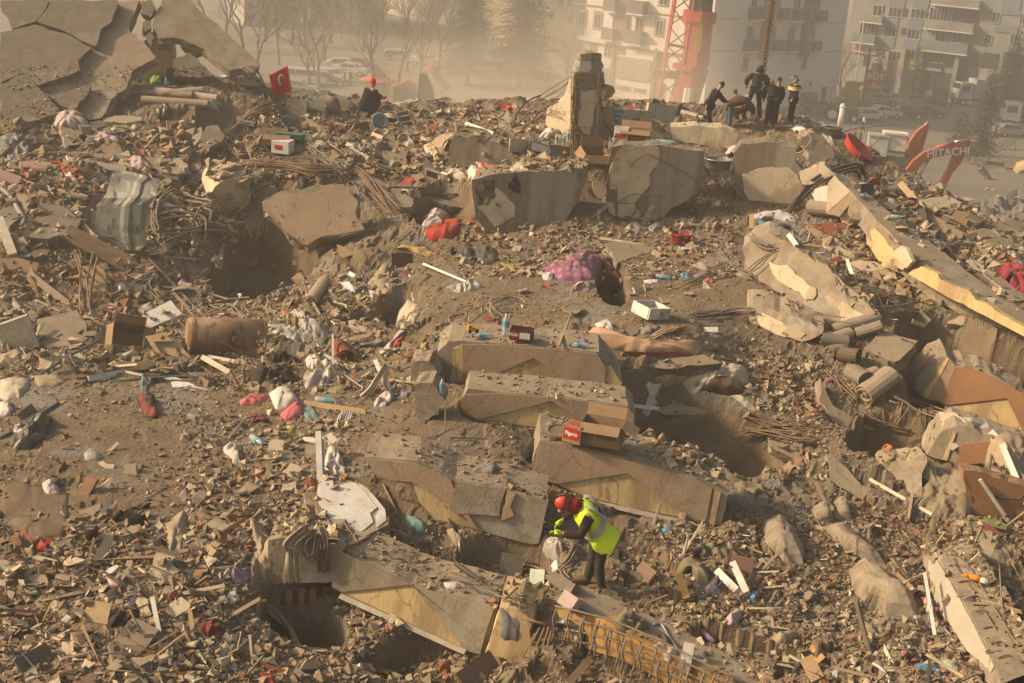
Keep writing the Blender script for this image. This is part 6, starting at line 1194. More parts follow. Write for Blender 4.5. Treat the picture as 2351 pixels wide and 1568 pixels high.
('paper','white sheet at the left of the colourful litter',2,1,'1225,1005 1300,1000 1370,1000 1350,1030 1280,1040 1240,1030',F_PAP,.03,.01),
('cloth','pink sack tied open on the slope near the red dotted pot',2,1,'1590,650 1630,640 1665,650 1650,680 1600,670',F_P,.06,.04),
]
for i,q in en(DR):
 nm,lb,c,r,s,m,bu,fo=q;ct=CAT.get(nm,nm.replace('_',' '))
 drape(nm,lb,ct,Z(c,r,s),m,bu*.72,fo*1.4,.22 if fo>.06 else .3,i+1,rings=8,crease=1.2 if m in(F_PL,F_BP,F_K)else .8)
 # hard things: rolls, tanks, boards, boxes, pipes, cables, rebar
def roll(lbl,c,r,a,b,R_,m,turns=3.5,name='carpet_roll',Ya=None,squash=1.0,cat='carpet',lift=None,th=.4):
 pa,pb=Z1(c,r,*a),Z1(c,r,*b);lf=R_*.8 if lift is None else lift
 A_=hit(*pa)[0]+V3((0,0,lf));B_=hit(*pb)[0]+V3((0,0,lf));da,db=(A_-C0).length,(B_-C0).length
 if abs(da-db)>1.5:B_=C0+(B_-C0).normalized()*(da+max(-1.5,min(1.5,db-da)))
 if Ya:A_=at(*pa,Ya[0]);B_=at(*pb,Ya[1])
 t=(B_-A_).normalized();s=t.cross(V3((0,0,1))).normalized();u=s.cross(t);n=int(turns*14);V=[];F_=[];thk=R_/turns*th
 for e,P in((0,A_),(1,B_)):
  for k in range(n+1):
   a_=k/14*2*math.pi;rr_=R_*(.12+.88*k/n)
   for off in(0,-thk):V.append(P+s*math.cos(a_)*(rr_+off)+u*math.sin(a_)*(rr_+off)*squash+t*(.10*R_*math.sin(k*.7)if e==0 else 0))
 m_=(n+1)*2
 for k in range(n):
  i=k*2;j=i+2
  F_+=[(i,j,j+m_,i+m_),(i+1,i+1+m_,j+1+m_,j+1),(i,i+1,j+1,j),(i+m_,j+m_,j+1+m_,i+1+m_)]
 F_+=[(2*n,2*n+m_,2*n+1+m_,2*n+1),(0,1,1+m_,m_)]
 me=mesh(name,V,F_);return rec(me,name,m,lbl,cat)
for q in[('thin cream carpet roll on top of the carpet pile on the left ledge',0,0,(1745,800),(1390,830),.16,F_CARP),('patterned brown carpet roll ends at the left of the carpet pile',0,0,(1215,830),(1650,850),.17,F_CARPG),('long beige carpet roll lowest in the carpet pile',0,0,(1215,895),(1780,935),.2,F_CARP),('plastic wrapped flowered carpet roll in the middle of the carpet pile',0,0,(1330,810),(1860,880),.18,F_PK),
('red carpet roll in the pit litter',1,2,(820,255),(745,150),.2,F_CARPR),('large rolled beige mat above the hollow brick slab',3,1,(500,460),(740,480),.34,F_CARP),('long beige carpet roll uppermost on the stack at right',3,1,(1090,1370),(690,1490),.2,F_CARP),('grey carpet roll with a tight spiral end, second from the top at right',3,1,(1125,1450),(900,1520),.2,F_CARPG),
('folded beige carpet at the left of the carpet stack',3,2,(600,110),(820,150),.24,F_CARPG),('beige carpet roll with an open spiral beside the folded carpet',3,2,(685,115),(850,60),.2,F_CARP),('flattened grey carpet roll left of the brown one',3,2,(672,220),(800,190),.2,F_CARPG),('brown carpet roll with wide spiral rings in the middle of the stack',3,2,(765,262),(920,280),.26,F_BR),
('unrolling carpet with a drooping flap below the brown roll',3,2,(855,405),(980,480),.27,F_CARPG),('small carpet roll right of the unrolling one',3,2,(965,420),(1080,380),.17,F_CARP),('big carpet roll lowest of the stack at right, pointing at the viewer',3,2,(965,630),(1200,450),.32,F_CARP),('rolled dusty matting at the far left of the pit',1,1,(520,1230),(640,1060),.2,F_BG),('folded wavy carpet ends under the stack top',3,2,(575,75),(700,60),.15,F_CARP)]:
 roll(q[0],q[1],q[2],q[3],q[4],q[5],q[6],squash=.8)
tp=[Z1(0,1,1600,1470),Z1(0,1,2262,1475)];hA=(at(519,775,34.1)-C0).length;rA=ray(435,770);rB=ray(604,775);PA_=C0+rA*(hA-.1);PB_=C0+rB*(hA+.25)
M_TANK=mat('rusty_tank',(.24,.10,.035),(.36,.27,.16),2.6,.7,.3,25,.1,.4,c3=(.13,.06,.03),s3=1.3,stretch=(1,1,.3),metal=.2)
tk=thing('water_tank',PA_,'big rusty metal cylinder lying in the pit','tank');dv=PB_-PA_;dn_=dv.normalized();ra=42/F*hA
mb=MB().tube([-dn_*.05,V3((0,0,0)),dv,dv+dn_*.05],[ra*.9,ra,ra,ra*.9],36);o=mb.part('shell',M_TANK,tk,True)
for f in o.data.polygons:
 if len(f.vertices)>4:f.use_smooth=False
for k_ in(.03,.97):MB().tube([dv*k_,dv*(k_+.02)],ra*1.025,32,cap=False).part('rim',M_TANK,tk)
MB().tube([dv*.05+V3((0,-ra*.8,-ra*.5)),dv*.05+V3((0,-ra-.1,-ra*.7))],.05,8).part('outlet',F_CARP,tk)
BARS=[
('long cream board lying behind the thick grey slab plate','plank',0,0,(730,1390),(1080,1450),.2,.06,MS_),('dark batten across the chunks under the pink sack','plank',0,0,(290,1240),(540,1250),.1,.05,MO),('thin dark batten rising beside the black bin bag','plank',0,0,(840,800),(1100,890),.09,.05,MO),
('dark red lacquered broken board at the left edge','plank',0,1,(-20,95),(175,165),.32,.06,mat('lacquer_red',(.10,.02,.018),rough=.4,bump=.1,dust=.2)),('long reddish brown door frame strip left of the metal sheet','plank',0,1,(375,260),(745,415),.17,.07,MO),('thin brown strip above the long door frame strip','plank',0,1,(440,230),(790,330),.1,.05,MO),('brown board upright against the metal sheet','plank',0,1,(860,275),(760,440),.28,.05,MO),
('wide brown wardrobe panel with a raised rim lying diagonally under the metal sheet','wooden_panel',0,1,(570,585),(1110,860),.42,.08,MO),('dark ribbed edge piece below the wide brown panel','plank',0,1,(530,630),(1070,915),.12,.1,MO),('brown tray shaped profile pointing down to the right at far left','plank',0,1,(250,955),(560,1195),.2,.1,MO),('narrow brown board standing beside the drain pipe','plank',0,1,(270,455),(185,770),.14,.05,MO),
('cream white post leaning at the left edge','plank',0,1,(-10,480),(110,790),.26,.1,MS_),('splintered pale wooden piece on the wide brown panel','plank',0,1,(700,530),(865,700),.16,.07,ML),('dark red rod sloping below the metal sheet','plank',0,1,(1210,755),(1520,1080),.07,.05,mat('lacquer_red',(.1,.02,.018))),('brown board sloping right under the metal sheet','plank',0,1,(1160,850),(1575,960),.14,.04,MO),
('white plastic strip crossing the litter below the left pit','plank',0,2,(755,395),(1190,310),.13,.05,MW),('pale broken lath under the rusty tank','plank',0,2,(1730,210),(1960,340),.12,.05,MS_),('second pale lath under the rusty tank','plank',0,2,(1790,205),(2040,250),.08,.04,MS_),('short white stick right of the teal pipe','plank',0,2,(1070,335),(1230,365),.06,.04,MS_),
('pale plastic plate on pebbles at the far left','plank',0,2,(170,735),(290,640),.2,.03,MCG),('wide pale lath lying under the broken chunk near the slippers','plank',0,3,(930,335),(820,535),.15,.03,F_CARP),('grey metal drawer runner in the chips','plank',0,3,(1165,750),(1105,930),.06,.04,mat('zinc',(.38,.37,.35),rough=.4,metal=.6,bump=0,dust=.3)),('long thin white lath in the chips','plank',0,3,(1300,830),(1360,1130),.07,.03,MW),
('thin wooden lath over the chips at lower left','plank',0,3,(1365,1310),(1700,1075),.035,.03,ML),('flat grey sheet at the bottom left corner','plank',0,3,(160,1450),(430,1290),.3,.03,MCG),('grey brown board half under chips at far left','plank',0,3,(60,500),(260,370),.14,.03,MCG),('pale fabric covered lath standing by the brown carpet','plank',0,3,(935,0),(850,150),.1,.03,MS_),
('white window profile standing upright beside the beige and maroon garment','window_profile',1,2,(582,850),(597,1270),.11,.07,MW),('second narrower profile beside the upright white one','window_profile',1,2,(620,940),(628,1240),.06,.05,MW),('white profile lying against the upright profile','window_profile',1,2,(455,915),(575,925),.12,.04,MW),
('long white profile slanting over the pit litter','window_profile',1,2,(560,335),(840,160),.14,.08,MW),('thin white rod standing in the pit litter','window_profile',1,2,(707,20),(707,285),.05,.04,MW),('white profile piece below the long white curtain','window_profile',1,2,(1070,240),(1130,375),.1,.06,MW),('pale lath along the pit litter to the white curtain','plank',1,2,(800,390),(1080,310),.1,.04,MS_),('grey lath at the upper edge of the pit litter','plank',1,2,(910,105),(1130,70),.05,.04,MW),
('wooden lath sticking out by the red lace cloth','plank',1,2,(1255,60),(1455,10),.07,.04,ML),('thin white rod standing above the cream curtain bunch','window_profile',1,1,(1362,960),(1398,1205),.06,.05,MW),('white tube lying across pebbles towards the cream bags','window_profile',1,1,(1480,865),(1850,1020),.06,.05,MW),('pale wooden block left of the green rod','plank',1,1,(1090,830),(1175,785),.12,.04,ML),('white tile strip among pebbles','tile',1,1,(845,945),(915,985),.12,.03,MW),
('dark red cabinet door over the dark hole','plank',1,1,(1210,850),(1390,850),.5,.05,mat('mahogany',(.09,.03,.02),rough=.5,bump=.1,dust=.3)),('brown rubble edge beam along the pit above the bare slope','plank',1,2,(470,600),(990,680),.12,.05,ML),('steel rod across the pebbles below the second balcony beam','plank',1,2,(1700,900),(2040,910),.03,.03,MG),
('reddish brown box panel in the middle of the ridge','plank',1,0,(850,1115),(1015,1080),.34,.05,mat('red_brown_panel',(.20,.06,.04),rough=.6,bump=.1,dust=.4)),('white plastic profile on the ridge left of the upright slab','window_profile',1,0,(1840,1050),(2080,1140),.1,.05,MW),('beige board below the pale green pillow','plank',1,0,(380,1390),(620,1370),.42,.03,F_CARP),('white window frame leg right of the dark brown board','window_profile',1,0,(1640,1475),(1690,1490),.06,.05,MW),
('flat white board under the bottles and the mesh shoes left of the white sill','plank',2,0,(80,1240),(235,1250),.4,.05,MS_),('small plank behind the drink crate','plank',1,0,(1040,1150),(1130,1190),.2,.06,MS_),('long white kerb like board on the right ridge','plank',2,0,(1255,940),(1490,975),.5,.1,MS_),('second cream board beside the kerb like board','plank',2,0,(1540,975),(1745,1025),.35,.08,MP),
('wooden stick lying at the feet of the working men','stick',3,0,(20,1000),(180,1080),.07,.06,ML),('yellow wooden stick standing at the dotted sheet','stick',3,1,(10,445),(14,570),.14,.05,ML),('white window profile under the dotted sheet','window_profile',3,1,(330,620),(405,720),.13,.07,MW),('carved white table leg upper part beside the cream brick slab','table_leg',3,1,(705,805),(820,830),.13,.08,MH),('carved white table leg lower part beside the cream brick slab','table_leg',3,1,(830,835),(905,1040),.1,.08,MH),
('beige lath ending near the cream and brick slab','plank',3,1,(930,1045),(1180,1135),.12,.06,MS_),('cream board in the shade under the long slab','plank',3,1,(1390,1360),(1500,1400),.12,.06,MP),('yellow edged board rising on the right heap','plank',3,1,(1285,175),(1480,400),.2,.06,ML),('dark metal post standing on the right heap','plank',3,1,(1465,410),(1490,545),.26,.2,MD_),('black box on the right heap near the blue bottle','black_box',3,1,(925,235),(1030,230),.34,.25,MD_),
('wooden broom handle standing on the lower right slope','pole',3,2,(1405,1290),(1355,1600),.06,.06,ML),('thin grey pole crossing the beige curtain','pole',3,2,(1970,1260),(2180,1566),.07,.06,MW),('cream curtain rail slanting across the beige curtain','window_profile',3,2,(2060,850),(2351,1130),.14,.06,MW),('second cream rail hanging steeply at the right edge','window_profile',3,2,(2160,960),(2380,1480),.12,.05,MW),('light cloth strap slanting left from the right trim','plank',3,2,(2040,790),(1720,990),.12,.03,MW),('white aluminium profile in the lace curtain','window_profile',3,2,(1575,1130),(1580,1260),.12,.06,MW),
('brown batten standing in the gravel below the hollow','plank',3,2,(560,1285),(700,1566),.07,.05,MO),('broken batten in the middle hollow','plank',3,2,(400,840),(330,930),.1,.05,MS_),('long batten running down under the lace curtain','plank',3,2,(1030,1260),(1560,1560),.07,.04,MS_),
('white pipe leaning against the fallen pillar','pole',3,3,(1498,630),(1585,1165),.06,.05,MW),('wide brown plank at the bottom edge below the beam end','plank',1,3,(2110,1400),(1830,1600),.5,.06,MO),('thin wooden batten from the orange wall down to the bottom edge','plank',2,3,(770,1360),(580,1566),.12,.06,ML),('white plastic frame piece left of the maroon board in the gravel','window_profile',2,3,(1860,610),(2030,780),.13,.1,MW),('long cream window profile standing in the gravel','window_profile',2,3,(1990,540),(2110,800),.12,.09,MW),
('maroon brown broken board behind the cream profile','plank',2,3,(1960,560),(2160,600),.42,.03,mat('maroon_board',(.17,.09,.06),rough=.8,bump=.1,dust=.4)),('white hollow profile end at the lower rebar','window_profile',2,3,(1615,1245),(1580,1420),.17,.12,MW),('pink tissue roll standing by the bent rebar','paper_roll',2,3,(540,830),(655,910),.24,.24,F_PK),('rough grey beam piece by the rescuer\'s boots','plank',2,3,(455,660),(640,780),.2,.14,MCG),('orange wooden drawer edge under the leaning sack','plank',2,3,(1520,640),(1600,845),.12,.05,M_ORG),
('brown tile leaning in the gravel right of the rescuer','tile',2,3,(1170,580),(1290,690),.35,.03,MO),('pale green board standing left of the rescuer\'s feet','plank',2,3,(255,690),(380,700),.42,.03,mat('pale_green_board',(.42,.46,.38),rough=.7,bump=.05,dust=.2)),('grey dusty board leaning in the litter below the half buried beam','plank',1,3,(2130,560),(2330,600),.5,.05,MCG),('brown cardboard scrap at the lower right','plank',3,3,(480,1350),(580,1540),.22,.02,F_CARD),('orange tile fragment at the lower right','tile',3,3,(500,1280),(605,1390),.22,.02,M_ORG),
('pinkish wet cardboard strip near the doll','plank',3,3,(1230,660),(1400,810),.22,.02,F_CARD),('mattress like box base under the mattress edge','plank',2,2,(1060,170),(1620,195),.06,.05,F_DR),('dark red curved rail right of the peach mattress','plank',2,2,(1560,205),(1870,148),.07,.05,F_DR),('thin white sheet edge below the uppermost balcony beam','plank',2,2,(480,552),(1360,650),.08,.03,MW)]
for lb,nm,c,r,a,b,wd,th,m in BARS:
 ct=CAT.get(nm,nm.replace('_',' '))
 pa,pb=Z1(c,r,*a),Z1(c,r,*b);lf=.08+th*.5;A_,B_=hit(*pa)[0]+V3((0,0,lf)),hit(*pb)[0]+V3((0,0,lf));da,db=(A_-C0).length,(B_-C0).length;lim=math.dist(pa,pb)/F*da*.8+.1
 mx=min(da,db);A_=C0+ray(*pa)*(mx+min(da-mx,lim)-.05);B_=C0+ray(*pb)*(mx+min(db-mx,lim)-.05)
 nx_,ny_=pb[1]-pa[1],pa[0]-pb[0];L_=math.hypot(nx_,ny_)or 1;nx_*=5/L_;ny_*=5/L_;maskp([(pa[0]+nx_,pa[1]+ny_),(pb[0]+nx_,pb[1]+ny_),(pb[0]-nx_,pb[1]-ny_),(pa[0]-nx_,pa[1]-ny_)])
 bar(nm,lb,ct,A_,B_,wd,th,m,jit=.02 if m in(MO,ML,MS_)else 0)
LS,RS=Z(0,1,'980,62 945,130 910,270 790,410 778,560 850,640 980,737'),Z(0,1,'1415,175 1352,205 1340,280 1282,345 1268,600 1245,690 1207,752');y0=hit(*LS[-1])[0].y-.25;V=[];mb=MB();nl,nc=24,14;maskp(LS+RS[::-1])
for i in range(nl+1):
 q=i/nl*6;k=min(5,int(q));f_=q-k;l=[LS[k][j]+(LS[k+1][j]-LS[k][j])*f_ for j in(0,1)];r2=[RS[k][j]+(RS[k+1][j]-RS[k][j])*f_ for j in(0,1)]
 for j in range(nc+1):u=j/nc;yy_=y0+max(0,2.2-q)*.35+.16*math.cos(u*3)+.05*worley(np.array([u*2.2]),np.array([q*.5]),.5,5)[0]-(.10 if abs(u-.62)<.05 else 0);V.append(at(l[0]+(r2[0]-l[0])*u,l[1]+(r2[1]-l[1])*u-math.sin(u*3.14)*5*(i==0),yy_))
for i in range(nl):
 for j in range(nc):k=i*(nc+1)+j;mb.f.append((k,k+1,k+nc+2,k+nc+1))
mb.v=V;o=rec(mb.mesh('metal_sheet'),'metal_sheet',F_LINO,'big draped grey zinc sheet hanging over the left debris','metal sheet');o.modifiers.new('thickness','SOLIDIFY').thickness=.02
for lb,ct,nm,c,r,s,th,m,st,lf in[
('torn flat cardboard at the left edge','cardboard','cardboard_sheet',0,1,'0,815 150,815 335,858 300,962 100,915 0,905',.03,F_CARD,.9,.2),('tall plywood board standing behind the bunch of rebars','board','plywood_board',0,1,'660,890 880,868 945,1255 770,1275',.04,ML,1.6,.25),
('long white board lying diagonally above the cardboard box','board','white_board',0,1,'910,1450 1460,1175 1557,1290 975,1568',.05,MH,.9,.25),('two tan boards stacked beside the rusty tank','board','tan_board',0,2,'1310,70 1500,60 1640,220 1540,292 1460,295',.04,ML,.8,.15),('tan board behind the two stacked ones','board','tan_board',0,2,'1240,30 1390,0 1480,70 1310,75 1440,280 1340,180',.03,ML,.8,.18),
('square chipboard tile lying on the chips','board','chipboard',0,3,'1135,995 1362,1105 1175,1330 935,1235',.06,F_CARP,.3,.15),('large dusty brown board left of the square chipboard','board','chipboard',0,3,'790,855 960,880 930,1000 900,1160 640,1140 700,980',.03,ML,.3,.06),('five sided yellowish tile at the left edge','tile','tile',0,3,'0,510 212,520 95,628 0,580',.03,F_CARP,.4,.1),
('rectangular yellowish tile right of the five sided one','tile','tile',0,3,'230,550 290,552 250,665 197,665',.03,F_CARP,.4,.08),('yellowish four sided tile in the chips','tile','tile',0,3,'250,650 380,610 410,690 230,758',.03,F_CARP,.4,.1),('maroon tile fragment at lower left','tile','tile',0,3,'130,900 300,880 308,980 120,1005',.03,mat('maroon_tile',(.14,.045,.03),rough=.5,bump=.05,dust=.3),.4,.1),
('cross shaped plastered brick slab fragment on the chips','slab fragment','brick_slab',0,3,'1340,440 1470,440 1500,490 1455,520 1540,600 1400,700 1340,690 1250,630 1300,560 1310,480',.22,MP,.4,.25),('cream plaster curved shard right of the drawer runner','plaster shard','plaster_shard',0,3,'1190,808 1260,850 1312,1020 1215,995 1162,870',.04,MP,.6,.15),('cream plastered brick fragment beside the curved shard','slab fragment','brick_slab',0,3,'1550,825 1625,890 1620,930 1480,1030 1395,970 1440,900',.14,MP,.5,.2),
('white oval plaster shard by the hanging blanket','plaster shard','plaster_shard',0,3,'1960,780 2010,768 2035,840 1950,908 1915,845',.04,MH,.6,.12),('long white shard left of the cross shaped slab','plaster shard','plaster_shard',0,3,'870,630 1000,548 1012,570 960,620 880,655',.06,MH,.5,.12),('white pebble shaped slab chip above the wide pale lath','plaster shard','plaster_shard',0,3,'840,300 900,255 975,270 970,320 900,338 845,330',.1,MP,.4,.15),
('square peach tile chip','tile','tile',0,3,'1275,240 1355,178 1396,215 1335,285',.04,MP,.5,.1),('triangular white shard on the lower left chips','plaster shard','plaster_shard',0,3,'460,832 485,870 488,943 412,915',.03,MP,.7,.1),('small square white tile on the lower left chips','tile','tile',0,3,'575,970 612,1005 575,1050 522,1020',.03,MH,.5,.1),('white folded card near the bottom left','paper','card',0,3,'530,1210 630,1210 625,1260 632,1335 525,1325',.02,MP,.7,.12),
('white square tile with a screw hole near the bottom','tile','tile',0,3,'2165,1325 2232,1370 2170,1415 2115,1400',.03,MH,.5,.1),('long pointed plate at the bottom of the chip slope','plate','plaster_shard',0,3,'1130,1345 1330,1315 1325,1370 1180,1430 1095,1425',.06,MC,.3,.14),('maroon square board at the bottom edge left','board','tile',0,3,'655,1510 820,1480 820,1600 640,1600',.03,MO,.4,.1),
('large tan shard pointing upward on the left slope','plaster shard','plaster_shard',0,2,'965,1215 950,1320 920,1400 820,1340',.04,MP,1.0,.15),('flat plastered brick below the printed cardboard','slab fragment','brick_slab',0,3,'610,105 860,20 855,80 640,180',.12,MC,.4,.12),('flat printed brown cardboard box lying on the left slope','cardboard','cardboard_box',0,2,'605,1480 740,1230 835,1247 690,1505',.1,mat('reddish_cardboard',(.30,.15,.08),rough=.85,bump=.1,dust=.2),.6,.15),
('peach brick shard above the oval slab on the left slope','plaster shard','plaster_shard',0,2,'880,1030 1000,932 1018,950 950,1010 910,1040',.05,MP,.5,.1),('oval peach shard on the left slope','plaster shard','plaster_shard',0,2,'835,1110 870,1092 985,1125 960,1180 860,1140',.06,MP,.4,.1),('square grey chunk on the left slope','chunk','plaster_shard',0,2,'1065,1125 1160,1120 1190,1250 1045,1250',.14,MC,.5,.1),('pentagonal grey shard in the middle left gravel','plaster shard','plaster_shard',0,2,'1700,1340 1770,1350 1755,1430 1720,1485 1660,1390',.06,MC,.6,.12),
('hollow red brick with plaster cap, upper one beside the upright profile','brick','hollow_brick',1,2,'160,930 200,905 285,915 280,1010 210,1030 150,1020',.2,MP,.5,.2),('hollow red brick with plaster cap, lower one beside the upright profile','brick','hollow_brick',1,2,'275,1180 340,1110 445,1160 380,1250 280,1210',.22,MP,.5,.22),('flat cream tile near the lower hollow brick','tile','tile',1,2,'270,1290 385,1270 395,1330 270,1360',.08,MP,.6,.12),('angular rock left of the upright white profile','boulder','plaster_shard',1,2,'470,960 570,950 575,1040 540,1090 480,1060',.3,MC,.8,.2),
('grey cornered plate on the bare slope','plate','plaster_shard',1,2,'890,1010 940,980 990,1025 970,1055',.05,MC,.2,.06),('school notebook with printed cover near the hollow bricks at left','book','notebook',0,2,'635,165 660,155 738,225 670,300 595,240',.03,mat('notebook_cover',(.45,.38,.28),(.2,.33,.26),1.5,rough=.7,bump=0,dust=.2),.6,.15),('plastered hollow brick block under the notebook','brick','hollow_brick',0,2,'330,205 460,200 570,265 520,330 330,315',.25,MP,.5,.2),
('open exercise book with white pages on the left slope','book','notebook',0,2,'1460,420 1510,415 1600,420 1700,470 1660,505 1560,465 1480,470',.03,F_PAP,.2,.06),('white pad on the litter below the white strip','paper','notebook',0,2,'1400,390 1500,380 1580,410 1520,418',.03,F_PAP,.3,.06),('lotto like white card on the bottom right gravel','paper','card',3,3,'695,1455 752,1458 750,1548 693,1530',.01,F_PAP,.6,.08),
('green school book under the right curtains','book','book',3,3,'2010,140 2120,160 2205,210 2200,260 2040,215',.05,mat('green_book',(.16,.20,.07),bump=0,dust=.3),.5,.3),('red textbook under the right curtains','book','book',3,3,'1980,215 2040,195 2180,300 2080,335',.05,mat('red_book',(.24,.04,.05),bump=0,dust=.3),.5,.25),('grey floor tile with a silver star like ornament on the right middle slope','panel','tile',2,1,'1970,650 2030,590 2175,690 2140,740',.08,MCG,.8,.2),
('perforated aluminium tray right of the dusty boulder','metal tray','metal_tray',2,1,'1810,800 2000,830 2150,850 2145,880 2050,885 1900,850',.06,mat('aluminium',(.42,.44,.45),rough=.4,metal=.5,bump=0,dust=.4),.3,.1),('doormat like piece at the end of the fallen roll','rug','rug',3,1,'530,530 780,515 880,495 740,600 670,618',.03,F_CARPR,.3,.25),('tan cardboard under the mat','board','tan_board',3,1,'470,540 530,535 650,620 630,660 540,620',.04,ML,.4,.15),
('open cardboard carton on the right heap','cardboard','cardboard_sheet',3,1,'1700,500 1760,405 1880,425 1850,560 1780,570',.25,F_CARD,.9,.2),('dark brown cardboard carton right of the open one','cardboard','cardboard_sheet',3,1,'1880,420 1995,500 1900,580 1840,570',.25,F_CARD,.9,.25)]:
 o,pl_=lie(nm,lb,Z(c,r,s),th,m,.012 if m not in(MP,MC,MH)else .03,abs(hash(lb))%999 if 0 else len(lb)*7%97,ct,lf,0,None,.14,st)
 if nm in('hollow_brick','brick_slab'):
  Zp=Z(c,r,s);plate(o,'brick_core',[(x,y)for x,y in Zp],[pl_[0]-pl_[1]*.06,pl_[1]],-.03,M_BRICK,th*1.05,.02,.12)
